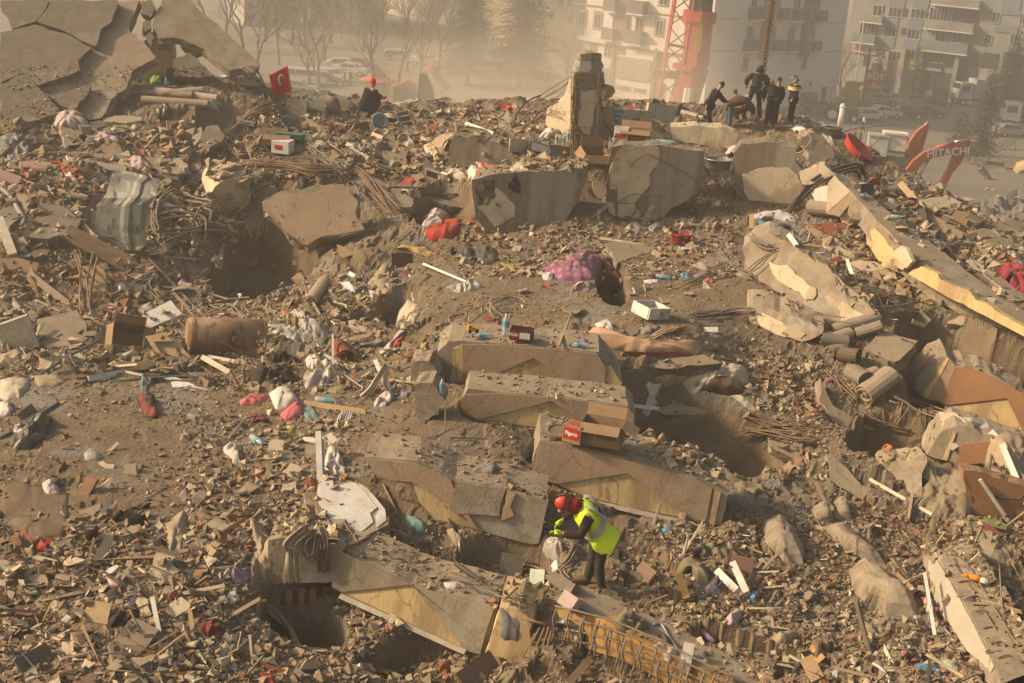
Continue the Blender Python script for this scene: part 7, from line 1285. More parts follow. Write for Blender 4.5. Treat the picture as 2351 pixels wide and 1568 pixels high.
CORDS=[('coil of bright orange rope at the upper left','rope',0,0,'440,1385 500,1385 560,1420 640,1460 700,1480 740,1530 680,1560 640,1520 560,1480 540,1440 600,1420 680,1440 760,1440 790,1460 740,1500 660,1480 620,1530 660,1540 700,1500 690,1550',.028,cl('orange_rope',(.62,.10,.02),dust=.1)),
('dark red rope loops left of the orange coil','rope',0,0,'150,1440 220,1430 280,1440 300,1490 250,1510 190,1480 200,1440 260,1430 310,1500 290,1540',.028,F_R),('red cable on the white chunk at the left','cable',0,1,'120,260 200,215 300,200 400,200',.02,F_R),('thick cream cable arch at the far left','cable',0,0,'0,1150 100,1110 200,1060 300,1030 380,1030 440,1035',.03,MG),
('grey drain pipe with an elbow at the left edge','pipe',0,1,'-10,210 60,260 120,340 180,440 205,480 195,530 165,545',.075,mat('drain_pipe',(.30,.28,.25),rough=.5,bump=.1,dust=.35)),('bent white plastic pipe right of the metal sheet','pipe',0,1,'1285,325 1400,360 1520,410 1625,455 1655,520 1670,600 1660,710',.12,MW),('teal pipe sloping down towards the rusty tank','pipe',0,1,'1385,925 1470,1020 1560,1120 1660,1230 1770,1330',.035,mat('teal_pipe',(.09,.16,.15),rough=.5,bump=0,dust=.4)),
('short teal pipe under the grey slab at the left','pipe',0,1,'390,670 480,720 590,795',.035,MATS.get('teal_pipe')or MD_),('white bent cable ending in the pit','pipe',0,1,'1780,1330 1900,1310 1990,1240 2060,1140 2040,1130',.04,MW),('cream wire loop hanging over the brown panel','cable',0,1,'710,560 745,610 730,700 700,770 640,785 600,800 500,900 470,930 540,940 600,880 620,810',.012,F_C),
('long teal pipe crossing in front of the hollow bricks at left','pipe',0,2,'270,405 400,320 560,220 700,140 848,65',.035,'teal_pipe'),('teal pipe crossing from the left edge','pipe',0,2,'-10,55 80,140 180,230 320,350',.035,'teal_pipe'),('long straight teal pipe lying below the litter band','pipe',0,2,'925,428 1200,395 1500,378 1700,376 1905,372',.035,'teal_pipe'),('black hose through the litter band','hose',0,2,'550,392 700,390 850,355',.03,MD_),('long black cable curving through the litter band','hose',0,2,'1220,375 1350,400 1500,408 1650,415 1800,430 1920,450',.022,MD_),
('grey pole sloping over the black plastic sheet','pipe',0,2,'0,900 100,850 250,755 400,660 500,600',.04,'teal_pipe'),('thin rusty rod from the box to the right','rod',0,2,'420,115 640,140 900,200 1100,260 1300,325',.015,MR),('dark pipe beside the litter under the tan boards','pipe',0,2,'1505,125 1530,190 1545,260 1550,330',.03,MD_),('thin black cable end on the bare slope','cable',0,2,'1935,1150 1960,1250 1990,1400 2000,1520',.02,MD_),
('wire from the striped garment down past the beige clothes','cable',1,2,'805,780 820,830 815,900 795,1000 790,1120',.014,MR),('rod bending under the ribbed lumps','rod',1,2,'1400,700 1385,800 1420,870 1500,900 1600,880 1660,840 1670,640',.012,MR),('black curved hose end at the white curtain','hose',1,1,'1240,1520 1290,1440 1340,1430 1370,1480 1340,1500',.025,MD_),('long black curved hose on the pit wall','hose',1,1,'418,950 500,1020 560,1100 600,1200 605,1300 590,1410',.03,MD_),
('long green rod running over the rubble above the dark hole','rod',1,1,'1380,585 1280,670 1170,750 1050,870 1000,980 945,1120 930,1220 945,1310',.022,'teal_pipe'),('green cable over the black bags','cable',1,1,'1710,665 1790,730 1880,800 1930,865',.02,'teal_pipe'),('green cable near the white papers','cable',1,1,'750,1010 820,1060 900,1110 930,1100 990,960',.015,'teal_pipe'),('coil of white cable on the gravel terrace','cable',1,1,'1700,1330 1760,1300 1850,1290 1820,1350 1730,1370 1700,1330 1780,1250 1900,1220 1980,1250 1960,1350 1900,1390 1870,1330 1900,1260 2000,1230 2060,1290',.018,F_CARP),
('large loose loops of white cable in the centre','cable',1,1,'2020,1220 2100,1170 2240,1150 2340,1180 2351,1260 2250,1330 2150,1300 2050,1200 2120,1160 2270,1200 2300,1300 2200,1370 2080,1320 2060,1220 2180,1150 2300,1165',.018,F_CARP),('two black metal rods lying over the grey floor slab','rod',1,1,'1185,245 1190,215 1300,212 1450,215 1520,235',.03,MD_),('long black rod with a hooked end right of the white bag','rod',1,1,'1300,265 1290,250 1330,248 1450,268 1600,270 1770,270',.03,MD_),('black cable across the slab under the rebar fan','cable',1,1,'1085,75 1150,110 1230,145 1310,160',.03,MD_),
('black cable arching over the rods left of the column','cable',2,0,'120,1090 130,1000 180,920 260,850 350,815',.03,MD_),('black tyre like hoop standing on the right ridge','hoop',2,0,'1690,1040 1680,1000 1700,975 1735,980 1760,1020 1768,1070',.03,MD_),('long bent rebar across the plastered wall','rod',2,0,'1100,1415 1190,1340 1290,1325 1400,1385 1520,1445 1700,1545',.014,MR),('second bent rebar across the wall foot','rod',2,1,'1020,330 1100,285 1180,268 1400,285 1650,300',.014,MR),
('thin wire at the right end of the wall','rod',2,1,'1480,100 1550,200 1620,330',.012,MR),('bundle of thick black cables arching down, uppermost','cable',3,1,'310,410 400,310 480,210 560,130 700,65 850,20 940,20 975,70 985,120',.045,MD_),('bundle of thick black cables arching down, middle','cable',3,1,'320,420 410,320 500,220 600,145 740,85 880,45 940,45 960,100',.045,MD_),('bundle of thick black cables arching down, lowest','cable',3,1,'330,430 430,330 520,240 620,160 760,100 870,75 920,85 940,130',.045,MD_),
('black cable tangle end beside the orange red basin','cable',3,0,'980,1560 960,1500 920,1430 850,1420 790,1440 760,1400 770,1360',.045,MD_),('thin bent rebar sticking up against the street','rod',3,0,'890,1405 950,1320 1030,1260 1090,1210 1095,1180 1065,1150',.016,MR),('bent rebar hook over the rough concrete lump','rod',3,0,'420,1220 500,1140 580,1080 605,1105',.018,MR),('loop of white wire on the rough concrete lump','cable',3,0,'480,1150 440,1200 430,1250 480,1260 520,1200 510,1160 470,1170 450,1290 400,1310',.014,F_C),('thin rod through the orange red basin','rod',3,0,'750,1370 790,1350 830,1300 840,1285',.014,MR),
('grey wire bending over the cream and brick slab','rod',3,1,'1310,850 1200,905 1040,935 1015,970 1015,1170',.014,MG),('perforated steel strip sagging towards the long slab','metal strip',3,1,'830,1390 850,1290 880,1215 1010,1180 1060,1230 1150,1235 1300,1220 1420,1190 1560,1225 1700,1270',.018,'zinc'),('perforated steel corner strip on the left slope','metal strip',1,2,'95,940 110,1060 0,1045',.02,'zinc'),('perforated steel strip near the dark red pouch','metal strip',0,2,'1960,910 2020,830 2100,740 2200,710',.02,'zinc'),('galvanised corner strip in the hollow below the half buried beam','metal strip',1,3,'1880,270 1800,285 1790,380 1795,460',.02,'zinc'),('galvanised strip on the walkway slab','metal strip',2,3,'1310,1065 1380,1060 1450,1180 1500,1250 1560,1340',.022,'zinc'),
('perforated strip in front of the second balcony beam','metal strip',2,2,'580,580 610,620 680,660 710,665 740,640 742,580',.018,'zinc'),('thick black hose with white socket ends over the litter, upper','hose',1,3,'1510,345 1515,440 1540,540 1565,600',.045,MD_),('thick black hose running to the white socket at right','hose',1,3,'1760,540 1850,610 1960,680 2080,740 2220,795',.045,MD_),('long rebar leaning over the teal bag','rod',1,3,'1205,10 1280,130 1340,250 1420,400 1480,480',.02,MG),('rebar lying on the white plastered slab','rod',1,3,'805,185 850,260 930,375',.025,MR),('rebar along the left edge of the white plastered slab','rod',1,3,'610,110 700,220 800,370 860,455',.02,MR),('rebar crossing under the white plastered slab','rod',1,3,'785,435 900,370 1020,310',.02,MR),
('rebar standing at the left end of the half buried beam','rod',1,2,'1055,1035 1060,1150 1075,1290',.02,MG),('rebar lying down the slope left of the half buried beam','rod',1,2,'1140,1300 1200,1420 1270,1560',.025,MG),('long thin cord hanging beside the rescuer\'s glove','cable',2,3,'405,130 408,260 420,400 430,560 432,690 425,740',.014,MR),('black pipe piece on the walkway slab','pipe',2,3,'1360,1145 1400,1170 1420,1230',.05,MD_),('teal plastic hose near the cross shaped slab','hose',0,3,'1470,520 1530,570 1560,640 1550,740 1530,830',.03,'teal_pipe'),('teal pipe piece beside the square chipboard','pipe',0,3,'1455,990 1400,1060 1320,1170 1230,1285',.025,'teal_pipe'),('green cord at the bottom of the chip slope','cord',0,3,'1755,1210 1790,1300 1830,1440 1860,1520 1920,1530',.014,cl('green_cord',(.12,.35,.06))),('bent grey rebar near the brown cloth','rod',0,3,'1395,230 1500,310 1600,385 1680,425 1755,410',.022,MG),
('curved bone coloured wire at the bottom right','wire',3,3,'1055,1400 1120,1440 1170,1500 1195,1560',.025,MW),('black twisted branches in the lower right gravel','branch',3,3,'100,500 180,590 240,680 260,760 330,830 380,900',.03,MG),('rusty rod along the half buried block','rod',3,3,'570,160 610,230 660,300 720,350',.02,MR),('blue cable in the gravel near the pink pillowcase','cable',2,3,'1700,840 1770,800 1850,750 1900,690',.012,F_BL),('thin steel rod lying in the bottom right gravel','rod',3,3,'110,1430 230,1415 400,1400 490,1395',.02,MG),
('black cord hanging in the beige curtain','cord',3,2,'2085,900 2080,1000 2050,1200 2025,1370 2100,1405 2290,1430 2340,1400',.02,MD_),('orange rag tied on wires in the dark opening','rope',3,2,'1140,1000 1170,965 1215,990 1160,1000 1200,1010',.03,cl('orange_rope2',(.6,.14,.03))),('thin rod hanging down in the dark opening','rod',3,2,'1130,600 1150,720 1158,850 1160,940',.02,MR),('bent rebar bundle below the dark opening','rod',3,2,'1075,1140 1220,1080 1225,1050 1140,1000',.04,MR)]
for lb,ct,c,r,s,rad,m in CORDS:
 if isinstance(m,str):m=MATS[m]
 pts=Z(c,r,s);H3=[hit(*p)[0]+V3((0,0,rad*.8))for p in pts];ds=[(p-C0).length for p in H3];md=sorted(ds)[len(ds)//2]
 for k in range(1,len(ds)):
  lim=math.dist(pts[k],pts[k-1])/F*md*.9+.08;ds[k]=max(ds[k-1]-lim*1.6,min(ds[k-1]+lim,ds[k]))
 P=[C0+ray(*p)*(d-.03)for p,d in zip(pts,ds)];nm=ct.split()[-1];cord(nm,lb,ct,P,rad,m,n=6)
r_=random.Random(4)
def bnd(lbl,name,c,r,segs,rad,m,dY=-.25,wob=.06,cat='rebar'):
 paths=[]
 for s in segs:
  pts=Z(c,r,s);ds=[hit(*p)[2]for p in pts];md=sorted(ds)[len(ds)//2];ds=[max(md-1.3,min(md+1.3,d))for d in ds];lf=r_.uniform(.05,abs(dY))
  paths.append([C0+ray(*p)*(d-lf)+V3((r_.gauss(0,wob*.4),0,r_.gauss(0,wob*.4)))for p,d in zip(pts,ds)])
 return rods(name,lbl,cat,paths,rad,m)
def jig(base,n,sx,sy,seed):
 q=random.Random(seed);out=[];B=[tuple(map(float,t.split(',')))for t in base.split()]
 for i in range(n):
  a,b=q.gauss(0,1),q.gauss(0,1);a2,b2=q.gauss(0,1),q.gauss(0,1);L=len(B)-1;e0=q.uniform(0,.15)
  out.append(' '.join('%g,%g'%(x+sx*(a*(1-k/L)+a2*k/L)+q.gauss(0,sx*.15),y+sy*(b*(1-k/L)+b2*k/L)+q.gauss(0,sy*.15))for k,(x,y)in en(B)))
 return out
bnd('fan of rusty rebar spilling over the right edge of the tan wall slab','rebar_bundle',1,1,jig('790,90 900,50 1000,120 1080,200 1180,330 1290,440 1380,500',14,35,28,1)+jig('780,90 700,60 500,60 300,20 100,10 -60,20',12,25,35,2),.018,MR,-.5)
bnd('rusty reinforcement grid on the broken right edge of the tan wall slab','rebar_bundle',1,1,['870,150 1000,300 1150,480','900,140 1050,290 1200,450','930,230 980,200','1000,340 1150,320','1050,400 1200,380','880,170 930,180 990,330','1100,480 1250,470','960,160 1100,300 1220,420'],.018,MR,-.35)
bnd('tangle of thin rods sweeping across the middle left rubble','rebar_bundle',1,0,jig('370,1130 450,1200 560,1300 680,1390 800,1470 860,1540',6,14,14,3)+jig('0,1390 200,1370 400,1360 700,1400 830,1440',7,30,40,4),.02,MG,-.4)
bnd('thicket of rusty rods left of the tall column','rebar_bundle',2,0,jig('20,960 150,880 300,800 430,720 560,620 640,520',9,40,30,5)+jig('80,1080 200,960 330,840 480,740 600,650',10,45,40,6)+jig('130,1140 220,1080 330,960 420,880',8,50,50,7),.016,MR,-.6)
bnd('rusty rods on top of the concrete lump in the middle of the crest','rebar_bundle',1,0,jig('1570,870 1660,840 1720,870 1790,940 1820,980',8,30,22,8)+jig('1360,900 1430,840 1500,870',4,20,20,9),.016,MR,-.4)
bnd('brown rods woven through the heap beside the flag','rebar_bundle',1,0,jig('-20,600 60,640 140,730 200,830 220,900',9,40,40,10)+jig('-20,960 80,880 160,820 220,860',8,40,40,11)+jig('20,1000 120,960 200,930 240,900',5,30,30,12),.018,MR,-.5)
bnd('long bundle of pale rods running up to the ledge with the carpets','rebar_bundle',0,0,jig('1900,1160 2020,1060 2120,980 2250,905 2330,880',7,16,16,13),.022,MG,-.4)
bnd('upright bunch of bent rusty rebars at the left','rebar_bundle',0,1,['580,660 640,800 680,900 700,1050 690,1200 720,1330 700,1480','680,740 700,850 700,1000 710,1150 760,1290 740,1400','800,755 770,900 740,1050 730,1200 790,1320 780,1450','830,810 800,950 780,1080 760,1230 800,1350 790,1470','670,780 690,900 680,1050 690,1200 750,1300 760,1420','820,900 790,1050 770,1180 770,1300','640,740 690,880 740,1000 750,1200 740,1350','700,1000 690,1100 680,1200 700,1300'],.024,MR,-.7,.02)
bnd('tangle of dusty metal strips right of the zinc sheet','metal_strips',0,1,jig('1440,220 1340,330 1320,480 1400,600 1380,640',9,40,30,14)+jig('1320,430 1450,420 1620,440 1720,500 1700,650',8,50,40,15)+jig('1420,610 1600,580 1800,540 1940,570',7,40,28,16)+jig('1560,330 1700,350 1830,330 1720,400 1640,450',5,30,30,17),.032,MG,-.7,.1,'metal')
bnd('long pale strips sweeping from the twisted metal to the left pit','metal_strips',0,1,jig('940,1200 1060,1090 1200,990 1320,950',6,26,26,18)+jig('1320,960 1250,1060 1360,1160 1420,1260',5,30,30,19)+jig('1800,1220 1950,1200 2060,1280 2150,1370',8,30,30,20),.022,MG,-.3)
bnd('thin rods hanging in the dark recess left of the tan slab','rebar_bundle',0,1,jig('2020,500 2080,620 2160,720 2240,800',9,70,50,21)+jig('2240,560 2180,700 2140,850',7,60,60,22),.014,MR,-.4)
bnd('rusty rods in front of the gap between the two ridge walls','rebar_bundle',2,1,jig('1730,60 1800,150 1900,240 1960,330',6,50,40,23)+['1640,290 1700,300 1850,330','1700,20 1860,0','1720,70 1870,60','1700,200 1850,180 1980,100','1960,40 1970,200 1900,400 1850,560','1830,0 1850,120 1900,260','1660,430 1650,560 1640,680','2000,200 1960,330 1990,440'],.014,MR,-.3)
bnd('loose rebars at the foot of the tall column','rebar_bundle',2,0,jig('900,1020 980,1120 930,1250 880,1380 800,1500',7,40,40,24)+jig('780,1250 900,1240 1010,1270',4,40,40,25),.014,MR,-.3)
bnd('long rods sweeping over the slab towards the cracked beam','rebar_bundle',2,1,jig('1540,1040 1700,980 1850,930 2000,900',7,24,26,26)+jig('1640,1290 1850,1280 2000,1265 2150,1255',9,20,18,27)+jig('1860,770 1960,850 2060,930 2150,980',6,20,16,28),.018,MG,-.3)
bnd('broken brown reed like sticks near the plush toy','stick_bundle',2,1,jig('1330,1480 1420,1440 1500,1420 1560,1410',7,24,16,29),.022,ML,-.15,.05,'sticks')
bnd('rods sticking out at the left end of the cracked beam','rebar_bundle',3,1,jig('0,620 60,680 130,720 200,740',6,22,18,30)+['0,960 80,880 160,800 200,740','-30,930 60,850 150,780'],.018,MG,-.25)
bnd('rusty rods fanning across the dark hollow at right','rebar_bundle',3,2,jig('-60,860 150,820 350,780 520,720',9,50,40,31)+jig('-40,840 200,870 400,900 570,910',8,50,30,32)+jig('60,700 200,760 320,800 500,800',6,40,40,33),.016,MR,-.3)
bnd('exposed reinforcement mesh left of the carpet stack','rebar_bundle',3,2,['30,400 200,440 400,470','40,360 200,400 380,430','60,320 180,350 350,380','90,290 85,420','160,300 150,450','230,310 205,460','640,330 760,440 900,590','680,310 800,420 930,560','720,380 800,500 880,640','760,420 700,470','850,500 780,560','900,560 830,620'],.018,MR,-.12)
bnd('splayed rods and cords in the dark opening at the right','rebar_bundle',3,2,jig('1220,530 1330,580 1450,640 1640,710',7,30,26,34)+jig('1350,620 1310,700 1260,790',4,20,14,35)+jig('980,680 1100,760 1250,800 1360,840',5,20,20,36),.02,MR,-.5)
bnd('reinforcement mesh lying on the rough face of the fallen pillar','rebar_bundle',3,3,['1640,420 1800,620 1950,850 2100,1100 2300,1400','1700,400 1880,570 2050,850 2250,1180 2351,1330','1700,560 1800,560 1900,600','1780,700 1880,690 1980,740','1860,840 1960,820 2060,870','1930,960 2030,950 2120,1000','2000,1100 2100,1080 2190,1130','2060,1230 2160,1210 2260,1260','2130,1350 2230,1330 2330,1390','1900,600 2060,860 2200,1080','2140,560 2180,1050 2260,1240'],.016,MG,-.06,.01)
bnd('rods and wires under the rescuer\'s hands','rebar_bundle',2,3,jig('380,220 470,200 560,160',5,12,12,37)+jig('540,360 620,400 570,520 500,580 560,660',6,26,26,38)+jig('180,590 300,600 400,660 520,740',5,30,20,39),.018,MG,-.2)
pg=[pO[0]+V3((0,-.35,.05)),pO[1]]
def G(x,y,d=0):p=onpl(*Z1(2,3,x,y),*pg);return p+tw(pg[1],pg[0])*d
paths=[]
for y0 in(0,75,160,240):paths.append([G(470+y0*.6,905+y0*1.25),G(900,1010+y0*1.05),G(1300,1170+y0),G(1700,1370+y0),G(2100,1570+y0)])
for k,(x,y)in en(((545,900),(660,915),(775,980),(885,1045),(990,1095),(1130,1165),(1270,1215),(1420,1340),(1510,1310),(1680,1390),(1800,1440),(1890,1450))):
 j=r_.uniform(-15,15);paths.append([G(x,y,.25),G(x-18,y+90,.32),G(x-12+j,y+170,.25),G(x-60+j,y+290,.12)])
 paths.append([G(x+50,y+60,-.1),G(x+30+j,y+200,-.05),G(x+10,y+330,.1)])
rods('rebar_grid','bent reinforcement grid with hooked bars in front of the orange wall in the foreground','rebar',paths,.017,MG,sm=2)
paths=[[onpl(*Z1(2,3,x,y),*p4b)+V3((0,-.05,0))for x,y in q]for q in(((200,1000),(430,1060)),((340,1080),(180,1390)),((380,1080),(240,1420)),((420,1070),(300,1450)),((440,1100),(350,1460)),((300,1130),(200,1330)),((170,1400),(360,1465)))]
rods('rebar_grid','rebars bared at the broken right end of the lowest balcony beam','rebar',paths,.022,MR,sm=1)
bnd('steel mesh hanging over the litter above the lowest balcony beam','rebar_bundle',1,3,['1700,610 1900,690 2100,740 2351,790','1720,640 1900,720 2150,800 2351,830','1780,680 2000,770 2200,850','1700,600 1780,680 1850,740','1900,690 2010,650','2050,800 2150,720','2180,850 2290,740','1580,720 1600,680 1660,650'],.016,MG,-.45)
# small made things
def put(name,lbl,cat,c,r,x,y,rz=0,rx=0,ry=0,lift=0,gp=None,Y=None):
 qx,qy=Z1(c,r,x,y);maskp([(qx-12,qy-12),(qx+12,qy-12),(qx+12,qy+10),(qx-12,qy+10)])
 p=hit(*Z1(c,r,x,y))[0]if Y is None else at(*Z1(c,r,x,y),Y);t=thing(name,p+V3((0,0,lift)),lbl,cat,gp);t.rotation_euler=(R(rx),R(ry),R(rz));return t
def mpp(t):return(t.location-C0).length/F
def open_box(t,w,d,h,m,flaps=True,wall=.02,name='wall'):
 MB().box((0,0,wall/2),(w,d,wall)).part('bottom',m,t)
 for cx,cy,sx,sy in((0,-d/2,w,wall),(0,d/2,w,wall),(-w/2,0,wall,d-wall*2),(w/2,0,wall,d-wall*2)):MB().box((cx,cy,h/2+wall),(sx,sy,h)).part(name,m,t)
 if flaps:
  for cx,cy,sx,sy,ax,an in((0,-d/2,w*.97,d*.45,'X',35),(0,d/2,w*.97,d*.45,'X',60),(w/2,0,w*.4,d*.97,'Y',25),(-w/2,0,w*.4,d*.97,'Y',-65)):
   M=Matrix.Translation((cx,cy,h+wall))@Matrix.Rotation(R(an if ax=='X' else an),4,ax);off=(0,-sy/2,0)if cy<0 else(0,sy/2,0)if cy>0 else(sx/2,0,0)if cx>0 else(-sx/2,0,0)
   MB().box(off,(sx,sy,wall*.8),M).part('flap',m,t)
t=put('cardboard_box','big open cardboard box standing on the second balcony beam','box',2,2,860,990,-14,lift=.12);open_box(t,.78,.5,.42,F_CARD)
me=txm('200 ml x 72 adet',.055,.003);me.transform(Matrix.Translation((.12,-.262,.2))@Matrix.Rotation(R(90),4,'X'));link('lettering',me,MD_,t)
for q in range(5):o=MB().box((-.2+q*.09,.05*(q%2),.1),(.12,.1,.1),Matrix.Rotation(q,4,'Z')).part('packet',(F_R,F_Y,F_BR)[q%3],t)
t=put('snack_box','closed brown box with red printed panels beside the big open box','box',2,2,630,970,-28,lift=.1);t.scale=(.75,.75,.75);MB().box((0,0,.24),(.5,.42,.46)).part('carton',F_CARD,t);MB().box((0,-.213,.26),(.44,.01,.3)).box((-.253,0,.26),(.01,.36,.3)).box((0,0,.474),(.36,.3,.01)).part('printed_panel',F_R,t)
for tr,rt in(((0,-.221,.26),(90,0,0)),((-.261,0,.26),(90,0,-90))):me=txm('Figaro',.14,.004,.004);me.transform(Matrix.Translation(tr)@Euler((R(rt[0]),0,R(rt[2]))).to_matrix().to_4x4());link('lettering',me,M_LETW,t)
t=put('snack_box','low open maroon and white carton on the edge above the uppermost balcony beam','box',2,1,180,1530,-8,lift=.06);MM=mat('maroon_carton',(.10,.02,.02),bump=0,dust=.1);t.scale=(.8,.8,.8);open_box(t,.62,.42,.3,MM,False);MB().box((.12,-.224,.16),(.3,.01,.18)).part('printed_panel',F_PAP,t)
me=txm('Melis',.13,.004,.003);me.transform(Matrix.Translation((-.2,-.226,.17))@Matrix.Rotation(R(90),4,'X'));MB().tube([(-.2,-.213,.17),(-.2,-.222,.17)],.1,16).part('badge',F_R,t);link('lettering',me,M_LETW,t)
t=put('cardboard_box','open cardboard box tipped over in front of the long white board','box',0,2,1070,140,20,50,10,.15);open_box(t,.75,.6,.5,F_CARD)
t=put('cardboard_box','long open cardboard box on top of the ridge wall','box',2,0,1150,1200,-6,lift=.02,Y=43.3);open_box(t,.95,.5,.32,F_CARD);me=txm('ERİKLİ',.16,.004,.002);me.transform(Matrix.Translation((-.0,-.262,.17))@Matrix.Rotation(R(90),4,'X'));link('lettering',me,F_BR,t)
t=put('cardboard_box','small red and white carton left of the long cardboard box','box',2,0,1035,1195,-12,lift=.02,Y=43.2);open_box(t,.42,.36,.36,F_PAP,False);MB().box((0,-.193,.12),(.34,.01,.14)).part('printed_panel',F_R,t)
t=put('cardboard_box','brown and orange box crushed at the foot of the tall column','box',2,0,780,1430,20,20,0,.1,Y=42.6);open_box(t,.75,.6,.45,F_CARD)
t=put('cardboard_box','open brown flat box left of the pale green pillow','box',1,0,215,1280,15,-10,0,.15);open_box(t,.9,.6,.3,F_CARD)
t=put('snack_box','white carton with faint red print left of the pale green pillow','box',1,0,280,1320,-15,5,0,.08);MB().box((0,0,.2),(.6,.45,.4)).part('carton',F_PAP,t);MB().box((-.05,-.23,.2),(.25,.01,.15)).part('printed_panel',F_R,t)
t=put('shoe_box','teal flat shoe box by the tilted steel boiler cover','box',1,0,345,1225,-8,0,0,.1);MB().box((0,0,.1),(.85,.4,.2)).part('carton',mat('teal_box',(.04,.14,.12),bump=0,dust=.25),t);MB().box((0,0,.22),(.88,.43,.04)).part('lid',MATS['teal_box'],t)
t=put('drawer','white drawer with a few clothes standing on the gravel terrace','drawer',2,1,1275,1350,38,4,6,.12);t.scale=(.82,.82,.82);open_box(t,.85,.75,.32,MH,False,.035);MB().tube([(.05,-.4,.2),(.05,-.44,.2)],.05,10).part('knob',mat('teal_knob',(.08,.33,.28),bump=0),t)
for q in range(3):MB().tube([(-.2+q*.15,.1,.12),(-.1+q*.15,-.1,.16)],[.09,.1],8).part('clothing',(F_DR,F_GY,F_PK)[q],t,True)
t=put('drawer','small dark wooden drawer on the ledge above the carpet rolls','drawer',0,0,1520,720,5,0,0,.1);MD=mat('dark_wenge',(.03,.02,.018),rough=.5,bump=.1,dust=.15);open_box(t,.68,.45,.38,MD,False,.03)
t=put('crate','white rectangular plastic frame box on the ledge beside the flag','crate',0,0,2130,745,8,0,0,.08);open_box(t,.8,.4,.2,MW,False,.05)
def bottle(lbl,c,r,x,y,lying=0,rz=0,s=1,Y=None,lift=.0,cap=(.04,.12,.4),gp=None):
 t=put('water_bottle',lbl,'bottle',c,r,x,y,rz,90*lying,0,lift+(.05 if lying else 0),gp,Y);t.scale=(s,s,s)
 mb=MB();prof=[(0,.036),(.02,.04),(.1,.038),(.12,.04),(.2,.038),(.24,.018),(.27,.016)];mb.tube([(0,0,z)for z,q in prof],[q for z,q in prof],12);mb.part('bottle_body',M_PET,t,True)
 MB().tube([(0,0,.265),(0,0,.29)],.019,10).part('cap',mat('cap_%02x'%int(cap[2]*99),cap,rough=.5,bump=0,dust=0),t);MB().tube([(0,0,.11),(0,0,.18)],.0405,12,cap=False).part('paper_label',mat('bottle_label',(.12,.35,.45),bump=0,dust=0),t)
M_PET=mat('clear_bottle',(.55,.62,.62),(.5,.58,.58),rough=.15,bump=0,dust=.1,alpha=.55,spec=.6)
for q in[('water bottle standing left on the white sill',2,0,480,1235,0,0,1.3,43.1),('water bottle standing right on the white sill',2,0,540,1245,0,0,1.3,43.1),('bottle tucked at the right end of the white sill',2,0,578,1210,0,0,1.3,43.3),('large water bottle lying left on the ridge wall',2,0,1240,1215,1,70,2.3,43),('large water bottle lying right on the ridge wall',2,0,1345,1225,1,75,2.3,43),('blue capped bottle standing behind the flannel shirt',0,2,1225,500,0,0,1.3,None),
('bottle lying by the toy truck above the balcony beam',1,1,2060,1500,1,-70,1.6,None),('bottle standing by the maroon carton',1,1,2180,1480,0,0,2.0,None),('bottle standing in the gap left of the second balcony beam',1,2,1635,530,0,0,1.3,None),('squashed bottle lying by the white foam',0,2,2150,910,1,40,1.7,None),('bottle lying in the colourful litter',2,1,1330,985,1,80,1.5,None),('bottle lying in the pit litter below the cream plastic',1,2,560,590,1,85,1.8,None),
('blue bottle on the right heap near the black box',3,1,990,290,1,-30,1.7,None),('bottle with a blue cap on the right heap',3,1,1210,475,1,80,1.4,None),('bottle lying on the long slab',3,1,1850,860,1,60,1.6,None),('bottle lying on the carpet ledge',0,0,1510,755,1,-85,1.2,None),('bottle near the tilted board in the rubble',2,1,840,490,0,20,1.2,None),('glass bottle lying against the peach mattress',2,2,760,130,1,-80,1.6,None),('jar lying near the left end of the ridge wall',2,0,965,1200,1,10,1.3,43)]:
 bottle(q[0],q[1],q[2],q[3],q[4],q[5],q[6],q[7],q[8])
fY=hit(*Z1(1,0,230,850))[0].y-.3
t=thing('flag',at(*Z1(1,0,215,900),fY),'red flag with a white crescent and star on a tilted stick','flag');o0=V3(t.location)
P=lambda x,y,d=0:at(*Z1(1,0,x,y),fY-d)-o0
MB().tube([P(355,800),P(318,560)],.015,6).part('stick',MG,t);V=[];F_=[];nx,ny=14,14
for j in range(ny+1):
 for i in range(nx+1):
  u,v=i/nx,j/ny;top=((163+(315-163)*u),(645+(565-645)*u));bot=((210+(352-210)*u),(838+(795-838)*u-20*math.sin(u*3)));x=top[0]+(bot[0]-top[0])*v;y=top[1]+(bot[1]-top[1])*v;V.append(P(x,y,.10*math.sin(u*5+v*2.5)+.05))
for j in range(ny):
 for i in range(nx):a=j*(nx+1)+i;F_.append((a,a+1,a+nx+2,a+nx+1))
m_fl=cl('flag_red',(.62,.02,.02),dust=0,bump=.05);me=mesh('fabric',V,F_);fl=link('fabric',me,m_fl,t,True);sm_=fl.modifiers.new('thickness','SOLIDIFY');sm_.thickness=.006
def flp(x,y,d):return P(x,y,.26)
cr=[];
for k in range(25):a=R(40+280*k/24);cr.append((265+math.cos(a+R(-60))*30,680-math.sin(a+R(-60))*46))
ci=[]
for k in range(25):a=R(50+260*k/24);ci.append((272+math.cos(a+R(-60))*22,682-math.sin(a+R(-60))*37))
me=mesh('crescent',*prism([P(x,y,.18)for x,y in cr+ci[::-1]],(0,.01,0),0,99,1,rings=1));fixn(me);link('crescent',me,F_W,t)
st=[]
for k in range(10):a=R(36*k+10);rr_=15 if k%2==0 else 6;st.append((258+math.sin(a)*rr_,718-math.cos(a)*rr_))
me=mesh('star',*prism([P(x,y,.19)for x,y in st],(0,.01,0),0,99,1,rings=1));fixn(me);link('star',me,F_W,t)
t=put('chair','overturned chair with a dark seat and metal legs on the crest','chair',1,0,1320,1060,0,0,0,0);o0=V3(t.location);cY=o0.y;P=lambda x,y,d=0:at(*Z1(1,0,x,y),cY-d)-o0
